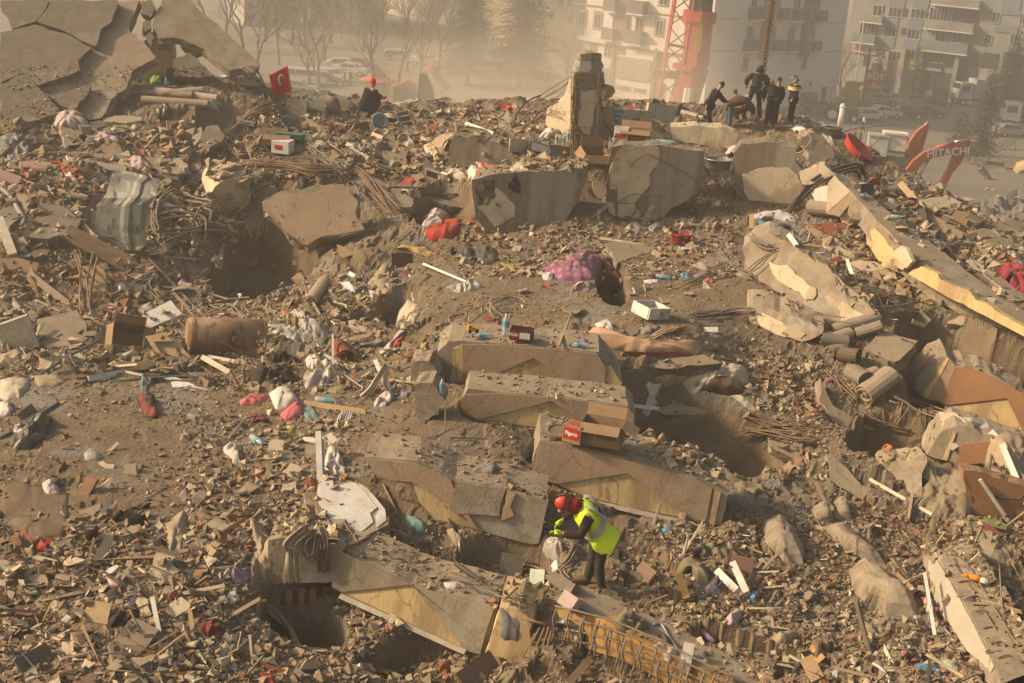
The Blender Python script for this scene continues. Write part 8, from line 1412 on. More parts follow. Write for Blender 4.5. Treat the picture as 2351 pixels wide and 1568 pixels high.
me=mesh('seat',*prism([P(1252,965,.1),P(1355,945,.1),P(1385,1075,.1),P(1283,1092,.1)],(0,.08,.02),0,9,rings=1));fixn(me);link('seat',me,F_BR,t)
for a,b in(((1255,965),(1285,1095)),((1358,950),(1398,1080)),((1275,1000),(1365,985)),((1285,1050),(1380,1035))):MB().tube([P(*a,.25),P(*b,.25)],.03,6).part('leg' if a[0]in(1255,1358)else 'stretcher',mat('chrome_leg',(.5,.5,.5),rough=.3,metal=.6,bump=0),t)
for a,b in(((1252,960),(1275,1000)),((1358,945),(1390,1005))):MB().tube([P(*a,.5),P(*b,.1)],.03,6).part('armrest',MATS['chrome_leg'],t)
t=put('picture_frame','white rectangular frame with a dark panel leaning by the brown board','frame',1,1,1570,150,0);o0=V3(t.location);cY=o0.y;P=lambda x,y,d=0:at(*Z1(1,1,x,y),cY-d)-o0
q4=[(1505,50),(1680,110),(1645,168),(1495,118)]
for k in range(4):MB().tube([P(*q4[k],.12),P(*q4[(k+1)%4],.12)],.045,4).part('frame_side',MW,t)
me=mesh('panel',*prism([P(*q,.1)for q in q4],(0,.03,0),0,9,rings=1));fixn(me);link('panel',me,F_BR,t)
def bowl(name,lbl,cat,c,r,x,y,rad,h,m,rx=0,ry=0,rz=0,lift=.1,Y=None,rim=.03,inner=None,fl=1.25):
 t=put(name,lbl,cat,c,r,x,y,rz,rx,ry,lift,None,Y);mb=MB();n=32;pr=[(0,.01),(rad/fl*.95,0),(rad/fl,.02),(rad,h),(rad+rim,h),(rad+rim,h-.015),(rad-.01,h-.01),(rad/fl-.02,.04),(0,.04)]
 V=[V3((q*math.cos(2*math.pi*k/n),q*math.sin(2*math.pi*k/n),z))for q,z in pr for k in range(n)];F_=[(a*n+k,a*n+(k+1)%n,(a+1)*n+(k+1)%n,(a+1)*n+k)for a in range(len(pr)-1)for k in range(n)]
 me=mesh('bowl',V,F_);link('bowl',me,m,t,True);MB().tube([(rad*math.cos(k*math.pi/8),rad*math.sin(k*math.pi/8),h)for k in range(17)],rim*.5,5,cap=False).part('rim',m,t,True);return t
bowl('basin','big orange red plastic basin tipped on the right crest','basin',3,0,885,1345,.62,.26,mat('orange_red_plastic',(.70,.07,.035),rough=.45,bump=0,dust=.1,spec=.4),22,34,10,.2)
bowl('pot','dented aluminium pot in the gap between the ridge walls','pot',2,0,1855,1440,.42,.3,mat('pot_aluminium',(.45,.42,.38),rough=.35,metal=.5,bump=.05,dust=.2),0,0,0,.0,43.4,fl=1.1)
bowl('pot','red and white flowered enamel pot on the slope','pot',2,1,1540,690,.30,.27,cl('enamel_red',(.30,.03,.03),patt=dots((.6,.5,.45),6,.25),dust=.1),0,0,0,.02,fl=1.08)
bowl('bowl','pale blue bowl lying on its side on the crest','bowl',1,0,1090,1075,.28,.3,mat('pale_blue',(.28,.42,.48),rough=.4,bump=0,dust=.3),60,40,0,.1,fl=1.5)
bowl('bowl','cream shallow bowl upside down on the crest','bowl',1,0,1195,1040,.32,.18,F_C,160,0,0,.25,fl=1.3)
bowl('basket','small wicker basket on the right crest','basket',3,0,700,1165,.36,.3,mat('wicker',(.30,.24,.17),(.12,.09,.06),12,bump=.6,bscale=20,dust=.1),0,0,0,.0,fl=1.4)
bowl('plate','round grey speaker cone disc beside the black coat','disc',2,2,500,885,.22,.06,MCG,10,0,0,.06,fl=1.6)
t=put('gas_cylinder','dusty gas cylinder with a striped cloth beside it on the crest','gas cylinder',1,0,695,965,0);MB().tube([(0,0,0),(0,0,.05),(0,0,.42),(0,0,.55),(0,0,.62)],[.25,.29,.29,.2,.08],16).part('tank_body',F_CARPG,t,True);MB().tube([(.13*math.cos(k*.785),.13*math.sin(k*.785),.66)for k in range(9)],.02,5).part('collar',MD_,t)
t=put('shovel','shovel with a pale wooden handle reaching over the terrace edge','shovel',2,1,630,1290,0,lift=.1);o0=V3(t.location)
e1=hit(*Z1(2,2,505,130))[0]+V3((0,-.1,.1));k1=hit(*Z1(2,1,610,1330))[0]+V3((0,0,.15));MB().tube([k1-o0,e1-o0],.028,8).part('handle',ML,t,True)
me=mesh('blade',*prism([hit(*Z1(2,1,x,y))[0]+V3((0,0,.12))-o0 for x,y in((590,1325),(562,1300),(580,1265),(630,1253),(680,1262),(700,1295),(660,1325),(625,1335))],(0,0,-.03),0,9,rings=1));fixn(me);link('blade',me,MCG,t)
t=put('radiator','broken white ribbed radiator at the left edge','radiator',0,1,150,1560,0,lift=.0);o0=V3(t.location);cY=o0.y-.1;P=lambda x,y,d=0:at(*Z1(0,1,x,y),cY-d)-o0
for k in range(13):a=k/12;MB().tube([P(-30+265*a,1410-95*a,.05),P(60+262*a,1660-90*a,.0)],.045,6).part('rib',MS_,t)
MB().tube([P(-30,1400,.05),P(240,1305,.05)],.05,6).part('header',MS_,t);MB().tube([P(235,1310,.05),P(325,1565,0)],.04,6).part('side_rail',MS_,t)
for x,y,a,txt,lb in((780,320,15,'PUSHY LIMIT','black slipper with cream lettering standing upright on the chips'),(1150,210,75,'PUSHY LIMIT','black slipper with cream lettering lying beside the stained garment')):
 t=put('slipper',lb,'slipper',0,3,x,y,a,25,0,.1);sc=.0085;V=[]
 ol=[V3((math.cos(k*math.pi/10)*.105,math.sin(k*math.pi/10)*.22*(1 if math.sin(k*math.pi/10)>0 else 1),0))for k in range(20)]
 me=mesh('sole',*prism(ol,(0,0,.04),0,9,rings=1));fixn(me);link('sole',me,F_K,t);tp_=MB();tp_.tube([(0,-.2,.06),(0,-.1,.085),(0,.0,.1),(0,.04,.08)],[.07,.1,.105,.09],12);tp_.part('upper',F_K,t,True)
 for k,w_ in en(txt.split()):me=txm(w_,.055,.002,.001);me.transform(Matrix.Translation((0,-.03-k*.065,.205)));link('lettering',me,F_C,t)
for c,r,x,y,a,lb in((3,3,1870,700,-40,'orange and white work glove lying on the fallen pillar'),):
 t=put('work_glove',lb,'glove',c,r,x,y,a,lift=.1);MB().tube([(0,0,0),(.12,0,.02),(.2,0,.02)],[.045,.055,.05],10).part('palm',cl('glove_orange',(.65,.22,.03),dust=.05),t,True);MB().tube([(.2,0,.02),(.34,.02,.01)],[.05,.055],10).part('cuff',F_W,t,True)
 for k in range(4):MB().tube([(0,-.045+k*.03,.01),(-.07,-.06+k*.037,0),(-.12+.015*abs(k-1),-.065+k*.04,-.01)],[.017,.016,.012],6).part('finger',MATS['glove_orange'],t,True)
 MB().tube([(.1,.05,.0),(.05,.1,0),(0,.12,-.01)],[.02,.018,.012],6).part('thumb',MATS['glove_orange'],t,True)
t=put('rag_doll','rag doll with pink hair and a pale dress lying by the fallen pillar','doll',3,3,1520,960,-8,0,0,.12);dm=cl('doll_skin',(.48,.30,.19));N_=V3((0,-.35,.94));k=.0068
def DP(x,y,z=0):return V3(((x-1520)*k,(960-y)*k*.95,z-(960-y)*k*.0))
MB().tube([DP(1520,965,.05),DP(1520,940,.1),DP(1520,900,.1),DP(1520,880,.05)],[.2,.29,.29,.18],16).part('head',dm,t,True)
for q in range(9):MB().tube([DP(1480+q*9,905,.22),DP(1470+q*11,880,.2),DP(1500+q*5,850,.1)],.06,6).part('hair',cl('doll_hair',(.62,.12,.2)),t,True)
MB().tube([DP(1525,965,.05),DP(1525,1010,.07),DP(1525,1065,.05)],[.15,.2,.27],12).part('dress',F_FLW,t,True)
for a,b in(((1500,985),(1478,1025)),((1545,980),(1550,1030))):MB().tube([DP(*a,.08),DP(*b,.08)],[.07,.08],8).part('arm',dm,t,True)
for a,b in(((1530,1060),(1540,1110)),((1545,1050),(1595,1040))):MB().tube([DP(*a,.06),DP(*b,.1)],[.1,.17],10).part('leg',cl('doll_pink',(.5,.2,.2)),t,True)
for x in(1500,1532):MB().tube([DP(x,930,.36),DP(x,930,.39)],.03,8).part('eye',F_K,t)
t.scale=(.29,.29,.29)
t=put('toy_truck','small yellow and orange toy truck on the terrace edge','toy',1,1,1900,1475,20,lift=.06);t.scale=(.65,.65,.65);MB().box((0,0,.12),(.4,.18,.1)).box((-.12,0,.22),(.14,.16,.14)).part('body',cl('toy_yellow',(.6,.30,.02),dust=.05),t)
for x in(-.13,.13):
 for y in(-.1,.1):MB().tube([(x,y-.02,.06),(x,y+.02,.06)],.06,10).part('wheel',M_TYRE,t)
t=put('toy_ball','toy ball of red green and yellow rings near the steel strip','toy',3,1,1090,1210,0,lift=.15)
for k,mm in en((F_R,cl('toy_green',(.05,.2,.15)),cl('toy_yellow',(.6,.3,.02)),F_R)):MB().tube([V3((math.cos(a*.5236)*.24,math.sin(a*.5236)*.24,0))@Matrix.Rotation(k*.8,3,'X')@Matrix.Rotation(k,3,'Y')for a in range(13)],.035,6,cap=False).part('ring',mm,t,True)
t=put('toy','pink yellow and purple plastic toy on the lower gravel','toy',2,3,1730,1160,-60,lift=.06)
for k,(x,mm)in en(((-.22,F_P),(-.02,cl('toy_yellow',(.6,.3,.02))),(.2,F_PU))):MB().tube([(x-.12,0,0),(x+.12,0,.0)],[.08-k*.015,.06-k*.012],8).part('segment',mm,t,True)
def hang(lbl,c,r,s,m,cat='scarf',w=.16,name='scarf',pl=None):
 pts=[onpl(*q,*(pl or p4c))+V3((0,-.08,0))for q in Z(c,r,s)];mb=MB();P=smoothp(pts,4);V=[];F_=[];n=7
 for i,p in en(P):
  t_=(P[min(i+1,len(P)-1)]-P[max(i-1,0)]).normalized();sd=t_.cross(V3((0,-1,0))).normalized();ww=w*(.7+.5*i/len(P))
  for j in range(n):a=j/(n-1)-.5;V.append(p+sd*a*ww+V3((0,-.04*math.cos(a*14+i*.2)-.02,0)))
 for i in range(len(P)-1):
  for j in range(n-1):k=i*n+j;F_.append((k,k+1,k+n+1,k+n))
 me=mesh(name,V,F_);o=rec(me,name,m,lbl,cat,None,True);md=o.modifiers.new('thickness','SOLIDIFY');md.thickness=.015;return o
hang('beige knitted scarf knotted and hanging over the connecting beam',1,3,'500,220 400,290 330,370 370,410 365,480 360,600 370,690',F_BG,w=.22)
hang('looped grey beige strap hanging right of the knitted scarf',1,3,'560,240 470,320 460,400 520,480 560,430 590,300',F_CARPG,w=.12)
hang('dark twisted stocking hanging from the connecting beam',1,3,'610,270 620,400 615,500 625,590',F_BR,w=.2)
hang('pale frayed cloth scrap hanging beside the dark stocking',1,3,'620,200 640,300 630,400',F_PK,w=.12)
hang('long white ribbon falling left from the white rod',1,2,'1170,262 1100,370 1040,470 960,552',F_C,w=.14,pl=[hit(*Z1(1,2,1080,470))[0]+V3((0,-.3,0)),V3((0,-1,.2))])
hang('long white ribbon falling right from the white rod',1,2,'1170,262 1160,350 1165,430 1210,490',F_C,w=.14,pl=[hit(*Z1(1,2,1180,440))[0]+V3((0,-.3,0)),V3((0,-1,.2))])
# people
def skinmesh(J,edges,sub=1,root=None):
 names=list(J);idx={n:i for i,n in en(names)};me=bpy.data.meshes.new('s');me.from_pydata([tuple(J[n][0])for n in names],[(idx[a],idx[b])for a,b in edges],[]);o=bpy.data.objects.new('s',me);COL.objects.link(o)
 md=o.modifiers.new('skin','SKIN');md.use_smooth_shade=True;md.branch_smoothing=.6
 sv=me.skin_vertices[0].data
 for n in names:
  r_=J[n][1];sv[idx[n]].radius=(r_,r_)if not isinstance(r_,tuple)else r_;sv[idx[n]].use_root=(n==(root or names[0]))
 s=o.modifiers.new('sub','SUBSURF');s.levels=sub;s.render_levels=sub;bpy.context.view_layer.update();dg=bpy.context.evaluated_depsgraph_get()
 out=bpy.data.meshes.new_from_object(o.evaluated_get(dg));bpy.data.objects.remove(o);bpy.data.meshes.remove(me);return out
def lerp(a,b,t):return tuple(a[i]+(b[i]-a[i])*t for i in range(3))
SKIN_M=mat('skin',(.38,.22,.15),(.34,.19,.13),rough=.6,bump=0,dust=0)
def person(loc,lbl,pose,top,legs,head='beanie',headm=None,long_coat=False,glove=None,s=1.0,shoe=None,rz=0,detail=1,hood=None,bulk=1.0,gp=None,skirt=.0,extra=None):
 t=thing('person',loc,lbl,'person',gp,rz);t.scale=(s,s,s);p=pose;B=bulk
 for sd in 'lr':
  p.setdefault('toe_'+sd,lerp(p['foot_'+sd],(p['foot_'+sd][0]+p['face'][0]*.2,p['foot_'+sd][1]+p['face'][1]*.2,p['foot_'+sd][2]),1))
 ab=lerp(p['pel'],p['neck'],.45);ch=lerp(p['pel'],p['neck'],.8)
 J={'pel':(p['pel'],.13),'ab':(ab,.125),'ch':(ch,.14),'neck':(p['neck'],.06),'head':(p['head'],.085),'crown':(tuple(V3(p['head'])+(V3(p['head'])-V3(p['neck'])).normalized()*.1),.07)}
 E=[('pel','ab'),('ab','ch'),('ch','neck'),('neck','head'),('head','crown')]
 for sd in 'lr':
  for n,r_ in(('sh',.065),('el',.045),('wr',.032),('hip',.095),('kn',.062),('an',.042)):J[n+sd]=(p[{'sh':'sh_','el':'el_','wr':'hand_','hip':'hip_','kn':'kn_','an':'foot_'}[n]+sd],r_)
  J['toe'+sd]=(p['toe_'+sd],.035)
  E+=[('ch','sh'+sd),('sh'+sd,'el'+sd),('el'+sd,'wr'+sd),('pel','hip'+sd),('hip'+sd,'kn'+sd),('kn'+sd,'an'+sd),('an'+sd,'toe'+sd)]
 link('body',skinmesh(J,E),SKIN_M,t,True)
 JJ={'ab':(ab,.155*B),'pel':(p['pel'],(.17 if not long_coat else .18)*B),'ch':(ch,.165*B),'nk':(lerp(ch,p['neck'],.75),.10)};EE=[('pel','ab'),('ab','ch'),('ch','nk')]
 if long_coat:
  hm=lerp(lerp(p['hip_l'],p['kn_l'],.55),lerp(p['hip_r'],p['kn_r'],.55),.5);JJ['hem']=(hm,.19*B);EE.append(('pel','hem'))
 for sd in 'lr':
  JJ['s'+sd]=(p['sh_'+sd],.092*B);JJ['e'+sd]=(p['el_'+sd],.075*B);JJ['w'+sd]=(lerp(p['el_'+sd],p['hand_'+sd],.86),.056*B);EE+=[('ch','s'+sd),('s'+sd,'e'+sd),('e'+sd,'w'+sd)]
 link('jacket',skinmesh(JJ,EE,2),top,t,True)
 K={'pel':(lerp(p['pel'],ab,.1),.145)};G_=[]
 for sd in 'lr':
  K['h'+sd]=(p['hip_'+sd],.115);K['k'+sd]=(p['kn_'+sd],.085);K['m'+sd]=(lerp(p['kn_'+sd],p['foot_'+sd],.5),.08);K['a'+sd]=(lerp(p['kn_'+sd],p['foot_'+sd],.93),.07);G_+=[('pel','h'+sd),('h'+sd,'k'+sd),('k'+sd,'m'+sd),('m'+sd,'a'+sd)]
 link('trousers',skinmesh(K,G_,2),legs,t,True)
 for sd in 'lr':
  f=V3(p['foot_'+sd]);to=V3(p['toe_'+sd]);MB().tube([f-(to-f)*.35+V3((0,0,-.01)),f+V3((0,0,.02)),f.lerp(to,.6),to+(to-f)*.15],[.05,.062,.055,.035],8).part('shoe',shoe or F_BR,t,True)
  h=V3(p['hand_'+sd]);d=(h-V3(p['el_'+sd])).normalized();gm=glove or SKIN_M;o_=d.orthogonal().normalized();q=d.cross(o_)
  MB().tube([h-d*.03,h+d*.03,h+d*.09],[.03,.043,.04],8).part('hand',gm,t,True)
  if detail:
   hp=t.children[-1]if 0 else None
   for k in range(4):b0=h+d*.085+q*(-.03+k*.02);MB().tube([b0,b0+d*.045+o_*.01,b0+d*.07+o_*.035],[.011,.010,.008],5).part('finger',gm,t,True)
   b0=h+d*.02+q*.04;MB().tube([b0,b0+q*.03+d*.03,b0+q*.03+d*.065+o_*.015],[.013,.012,.009],5).part('thumb',gm,t,True)
 hd=V3(p['head']);upv=(hd-V3(p['neck'])).normalized();fc=V3(p['face']);fc=(fc-upv*fc.dot(upv)).normalized();rt=upv.cross(fc)
 M=Matrix((rt,fc,upv)).transposed().to_4x4();M.translation=hd
 hm=MB();hm.tube([M@V3((0,.0,z))for z in(-.11,-.08,-.03,.03,.08,.115)],[.035,.06,.078,.083,.07,.03],14);hm.part('head',SKIN_M,t,True)
 MB().tube([M@V3((0,.075,.02)),M@V3((0,.105,-.015)),M@V3((0,.08,-.03))],[.01,.016,.012],6).part('nose',SKIN_M,t,True)
 for x in(-.03,.03):MB().tube([M@V3((x,.072,.015)),M@V3((x,.082,.015))],.011,8).part('eye',F_K,t)
 for x in(-.08,.08):MB().tube([M@V3((x,0,-.03)),M@V3((x,0,.03))],.018,6).part('ear',SKIN_M,t,True)
 MB().tube([M@V3((-.022,.078,-.055)),M@V3((.022,.078,-.055))],.006,5).part('mouth',F_DR,t)
 hmn=headm or F_K
 if head=='beanie':MB().tube([M@V3((0,-.01,z))for z in(.0,.02,.08,.12,.155)],[.092,.096,.088,.065,.018],16).part('beanie',hmn,t,True)
 elif head=='hair':MB().tube([M@V3((0,-.025,z))for z in(-.06,.0,.06,.11,.13)],[.06,.088,.088,.065,.02],14).part('hair',F_BR,t,True)
 elif head=='helmet':
  MB().tube([M@V3((0,-.012,z))for z in(.015,.03,.08,.13,.165,.18)],[.125,.128,.125,.10,.06,.015],20).part('helmet',hmn,t,True)
  MB().tube([M@V3((math.cos(a*.3927)*.129,-.012+math.sin(a*.3927)*.129,.045))for a in range(17)],.012,5,cap=False).part('helmet_band',F_K,t,True);MB().tube([M@V3((0,-.012+.135*math.cos(a*.45),.03+.17*math.sin(a*.45)))for a in range(8)],.012,5).part('helmet_band',F_K,t,True)
  MB().tube([M@V3((0,.12,.045)),M@V3((0,.165,.05))],[.03,.035],10).part('head_lamp',mat('lamp_silver',(.6,.6,.6),rough=.2,metal=.5,bump=0,dust=0),t)
  MB().tube([M@V3((0,.13,.02)),M@V3((0,.18,.0))],[.05,.012],8).part('helmet_peak',hmn,t)
 if hood:MB().tube([M@V3((0,-.05,z))for z in(-.14,-.1,-.03,.04,.1)],[.13,.13,.115,.09,.03],14).part('hood',hood,t,True)
 return t
def std(fd=(0,1,0),h=.90,spread=.11,lean=(0,0),**kw):
 f=V3(fd).normalized();rt=V3((f.y,-f.x,0));L=V3((lean[0],lean[1],0));P={}
 pel=V3((0,0,h));nk=pel+L*.55+V3((0,0,math.sqrt(max(.02,.55**2-(L.length*.55)**2))));dv=(nk-pel).normalized();P['pel']=pel;P['neck']=nk;P['head']=nk+(dv*.6+V3((0,0,.4))).normalized()*.145+f*.03;P['face']=f
 for sd,q in(('l',-1),('r',1)):
  P['hip_'+sd]=pel+rt*q*.09-V3((0,0,.05));P['foot_'+sd]=rt*q*spread+V3((0,0,.06));P['kn_'+sd]=(P['hip_'+sd]+P['foot_'+sd])/2+f*.03
  P['sh_'+sd]=pel.lerp(nk,.84)+rt*q*.19;P['el_'+sd]=P['sh_'+sd]+V3((0,0,-.28))+rt*q*.05;P['hand_'+sd]=P['el_'+sd]+V3((0,0,-.24))+f*.06
 for k,v in kw.items():P[k]=V3(v)
 return{k:(tuple(v)if not isinstance(v,tuple)else v)for k,v in P.items()}
 # the rescuer in the yellow vest
rp=hit(1364,1347)[0];Yr=rp.y;m1=(rp-C0).length/F
F_VEST=mat('hi_vis_yellow',(.62,.80,.03),(.56,.74,.03),3,.7,.3,30,0,.2);F_REFL=mat('reflective_grey',(.42,.40,.38),rough=.5,bump=0,dust=.1)
F_TRO=cl('dark_olive_trousers',(.05,.05,.035),dust=.12);F_SLV=cl('dark_brown_sleeve',(.045,.022,.020),dust=.05);F_BOOT=cl('brown_boots',(.10,.055,.03),dust=.3);F_GLV=cl('lime_glove',(.50,.75,.03),dust=0)
pose=dict(pel=(.02,.02,.90),neck=(-.36,.10,1.33),head=(-.57,.07,1.36),face=(-.8,.05,-.62),hip_l=(-.03,.12,.84),hip_r=(.07,-.08,.84),kn_l=(-.06,.10,.46),kn_r=(.03,-.12,.46),foot_l=(-.12,.10,.07),foot_r=(.11,-.08,.05),
sh_l=(-.24,.30,1.34),sh_r=(-.20,-.12,1.24),el_l=(-.42,.40,1.10),el_r=(-.30,-.28,.99),hand_l=(-.60,.30,.95),hand_r=(-.62,-.20,.98),toe_l=(-.30,.14,.05),toe_r=(-.06,-.06,.04))
rescuer=person(rp+V3((0,0,-.02)),'rescuer in a red helmet and bright yellow vest bending over rubble in the foreground',pose,F_SLV,F_TRO,'helmet',cl('helmet_red',(.62,.03,.02),rough=.4,dust=.05,spec=.5),glove=F_GLV,shoe=F_BOOT,s=1.08,bulk=1.05)
pv=V3(pose['pel']);nv=V3(pose['neck']);ax=(nv-pv).normalized();sdv=(V3(pose['sh_r'])-V3(pose['sh_l'])).normalized();bk=ax.cross(sdv).normalized()
if bk.x<0:bk=-bk
def ringm(spec,n=28,th=.0):
 V=[];F_=[]
 for tt,a,b,off in spec:
  c=pv+(nv-pv)*tt+bk*off
  for k in range(n):g=2*math.pi*k/n;V.append(c+sdv*math.cos(g)*a+bk*math.sin(g)*b+ax*.012*math.sin(g*5+tt*9))
 for i in range(len(spec)-1):
  for k in range(n):q=i*n+k;F_.append((q,i*n+(k+1)%n,(i+1)*n+(k+1)%n,(i+1)*n+k))
 return V,F_
vs_=[(-.24,.275,.225,.02),(-.1,.275,.22,.0),(.1,.235,.20,0),(.35,.23,.195,0),(.6,.255,.195,0),(.8,.25,.18,0),(.93,.19,.15,0),(1.02,.11,.11,0)]
me=mesh('vest',*ringm(vs_));link('vest',me,F_VEST,rescuer,True)
for a,b in((.28,.44),):me=mesh('reflective_band',*ringm([(a,.262,.232,0),(b,.266,.228,0)]));link('reflective_band',me,F_REFL,rescuer,True)
for q in(-1,1):
 P=[pv+(nv-pv)*tt+sdv*q*x+bk*y for tt,x,y in((.42,.12,.226),(.6,.14,.222),(.78,.15,.20),(.93,.15,.16),(1.0,.14,.09))]
 V=[];F_=[]
 for i,c_ in en(P):V+=[c_+sdv*.042+bk*.012,c_-sdv*.042+bk*.012]
 for i in range(len(P)-1):k=i*2;F_.append((k,k+1,k+3,k+2))
 link('reflective_band',mesh('reflective_band',V,F_),F_REFL,rescuer,True)
Ml=Matrix((-sdv,ax,bk)).transposed().to_4x4()
if Ml.determinant()<0:Ml=Matrix((sdv,ax,bk)).transposed().to_4x4()
Ml.translation=pv+(nv-pv)*.66+bk*.205
me=txm('Kartepe',.075,.003,.001);me.transform(Ml@Matrix.Translation((0,-.05,0)));link('lettering',me,cl('ink',(.01,.02,.06),dust=0),rescuer)
for dx,col_ in((0,(.01,.05,.25)),(.0,(.22,.02,.06))):
 s0=1 if col_[2]>.1 else-1;me=mesh('emblem',[Ml@V3((-.045,.06-.03*s0,.004)),Ml@V3((.045,.06-.03*s0,.004)),Ml@V3((0,.06+.045*s0,.004))],[(0,1,2)]);link('emblem',me,mat('emblem_%d'%(col_[2]*99),col_,bump=0,dust=0),rescuer)
hd=V3(pose['head']);MB().tube([hd+V3((.04,.0,-.03)),hd+V3((.12,0,-.03)),hd+V3((.2,.0,-.06))],[.10,.12,.13],12).part('neck_scarf',cl('scarf_red',(.30,.02,.02),dust=0),rescuer,True)
# the men on the ridge
def foot(c,r,x,y,Y):return at(*Z1(c,r,x,y),Y)
K1=cl('black_coat',(.025,.022,.022),dust=.06);K2=cl('charcoal_puffer',(.06,.048,.04),dust=.12);K3=cl('dark_brown_coat',(.05,.036,.028),dust=.1);JN=cl('faded_jeans',(.09,.11,.12),dust=.1);JD=cl('dark_jeans',(.022,.03,.038),dust=.1);KP=cl('black_trousers',(.024,.022,.022),dust=.08)
YR=52.2
p=std((1,-.1,0),.92,.16,(.45,0),el_r=(.38,-.05,1.12),hand_r=(.72,0,.86),el_l=(-.05,-.2,1.05),hand_l=(-.12,-.2,.82),head=(.33,0,1.55),face=(.9,-.2,-.35),foot_l=(-.2,.05,.3),foot_r=(.18,-.05,.06))
person(foot(2,0,1765,1105,YR),'man in a black coat leaning on a slab, leftmost of the ridge group',p,K1,KP,'beanie',long_coat=True,bulk=1.3,s=1.06,detail=0)
p=std((1,.3,0),.92,.12,(.85,.1),el_r=(.78,-.05,.95),hand_r=(.85,0,.62),el_l=(.72,.2,1.0),hand_l=(.8,.1,.66),head=(.62,.05,1.27),face=(.8,.2,-.6))
person(foot(2,0,1935,1125,YR-.4),'bending man in a grey quilted jacket and faded jeans on the ridge',p,K2,JN,'beanie',bulk=1.35,s=1.06,detail=0)
p=std((0,1,0),.95,.28,(.12,.2),el_l=(-.34,.05,1.22),hand_l=(-.30,.2,.98),el_r=(.4,.05,1.22),hand_r=(.38,.25,1.0),head=(.1,.2,1.6),face=(0,.8,-.6),foot_l=(-.28,-.1,.05),foot_r=(.3,.1,-.05))
person(foot(2,0,2155,985,YR),'tall man in a dark brown jacket seen from behind, legs apart on a slab',p,K3,JD,'beanie',cl('grey_cap',(.12,.11,.10)),bulk=1.4,s=1.05,detail=0,hood=K3)
p=std((-.4,.9,0),.92,.12,(.1,.1),face=(-.5,.7,-.3))
person(foot(2,0,2330,1062,YR+.9),'man in a black cap and dark maroon jacket half hidden behind the white helmeted man',p,cl('maroon_jacket',(.05,.012,.014),dust=.05),KP,'beanie',bulk=1.15,detail=0)
p=std((0,1,0),.98,.12,(-.1,.7),el_l=(-.25,.5,1.1),hand_l=(-.2,.7,.85),el_r=(.25,.5,1.1),hand_r=(.2,.7,.85),head=(-.05,.58,1.42),face=(0,.6,-.8))
person(foot(2,0,2300,1085,YR-.3),'man with a white helmet and black jacket bent forward, seen from behind',p,K1,KP,'helmet',M_LETW,bulk=1.4,s=1.05,detail=0)
F_HOOD=cl('striped_hoodie',(.03,.025,.035),dust=.08)
p=std((-1,-.1,0),.93,.1,(-.08,0),el_r=(.02,-.2,1.12),hand_r=(-.1,-.2,.90),el_l=(.0,.18,1.12),hand_l=(-.12,.15,.9),head=(-.1,0,1.61),face=(-.9,-.1,-.4))
hh=person(foot(3,0,345,1070,YR),'man in a yellow striped navy hoodie and orange gloves, rightmost on the ridge',p,F_HOOD,KP,'hair',bulk=1.35,s=1.04,glove=cl('glove_orange',(.65,.22,.03),dust=.05),detail=0,hood=cl('grey_hood',(.25,.25,.25)))
for z0,z1,mm in((1.30,1.37,cl('stripe_yellow',(.5,.38,.05),dust=.05)),(1.23,1.30,F_W)):
 n=20;V=[V3((.235*math.cos(6.2832*k/n)-.02,.285*math.sin(6.2832*k/n),z))for z in(z0,z1)for k in range(n)];link('stripe',mesh('stripe',V,[(k,(k+1)%n,(k+1)%n+n,k+n)for k in range(n)]),mm,hh,True)
p=std((-.5,.8,0),.5,.15,(-.5,.3),kn_l=(-.3,.3,.4),kn_r=(.1,.35,.4),el_r=(-.2,.3,.75),hand_r=(-.3,.5,.5),el_l=(-.5,.1,.7),hand_l=(-.6,.3,.45))
person(foot(2,0,2060,1050,YR+.6),'crouching man in an orange top largely hidden between the men on the ridge',p,cl('orange_top',(.42,.08,.02)),KP,'hair',detail=0)
yc=hit(*Z1(1,0,990,1005))[0].y
p=std((.9,.35,0),.36,.12,(.35,.1),kn_l=(.42,.22,.48),kn_r=(.46,-.05,.46),foot_l=(.12,.15,.06),foot_r=(.1,-.1,.06),el_r=(.32,-.05,.62),hand_r=(.5,.1,.6),el_l=(.3,.3,.6),hand_l=(.5,.3,.6),head=(.2,.08,1.0),face=(.7,.6,-.2))
person(foot(1,0,975,1005,yc),'man in a red knit hat and black jacket crouching on the crest',p,K1,KP,'beanie',cl('hat_red',(.60,.03,.03),dust=0),bulk=1.45,s=1.25,detail=0)
for c,x,y,f,top,lb in((3,890,1250,(-1,.3,0),K1,'left one of the two dark clothed people walking side by side in the street'),(3,935,1255,(-1,.3,0),JD,'right one of the two dark clothed people walking side by side in the street'),(3,1050,1238,(-.8,-.5,0),K2,'lone person in a dark jacket walking in the street'),(3,960,1120,(1,.2,0),F_PK,'pale hooded person behind the two walking side by side'),(3,2100,1185,(-.7,.5,0),K3,'dark figure stooping below the lorry cab at the right'),(3,1650,925,(1,0,0),K1,'dark figure standing right of the green container'),(3,1720,930,(-1,0,0),K2,'left figure before the white box van'),(3,1775,905,(1,0,0),K1,'right figure before the white box van'),
(1,805,725,(1,.2,0),K1,'left of the two people standing near the white van'),(1,855,725,(-1,.2,0),K2,'right of the two people standing near the white van'),(1,1340,615,(1,0,0),K2,'lone faint figure between the bare trees')):
 p=std(f,.9,.13,(f[0]*.1,0),foot_l=(f[0]*.25,.05,.06),foot_r=(-f[0]*.22,-.05,.06));person(flatg(*Z1(c,0,x,y)),lb,p,top,KP,'hair' if top is not K1 else 'beanie',detail=0,s=1.05)
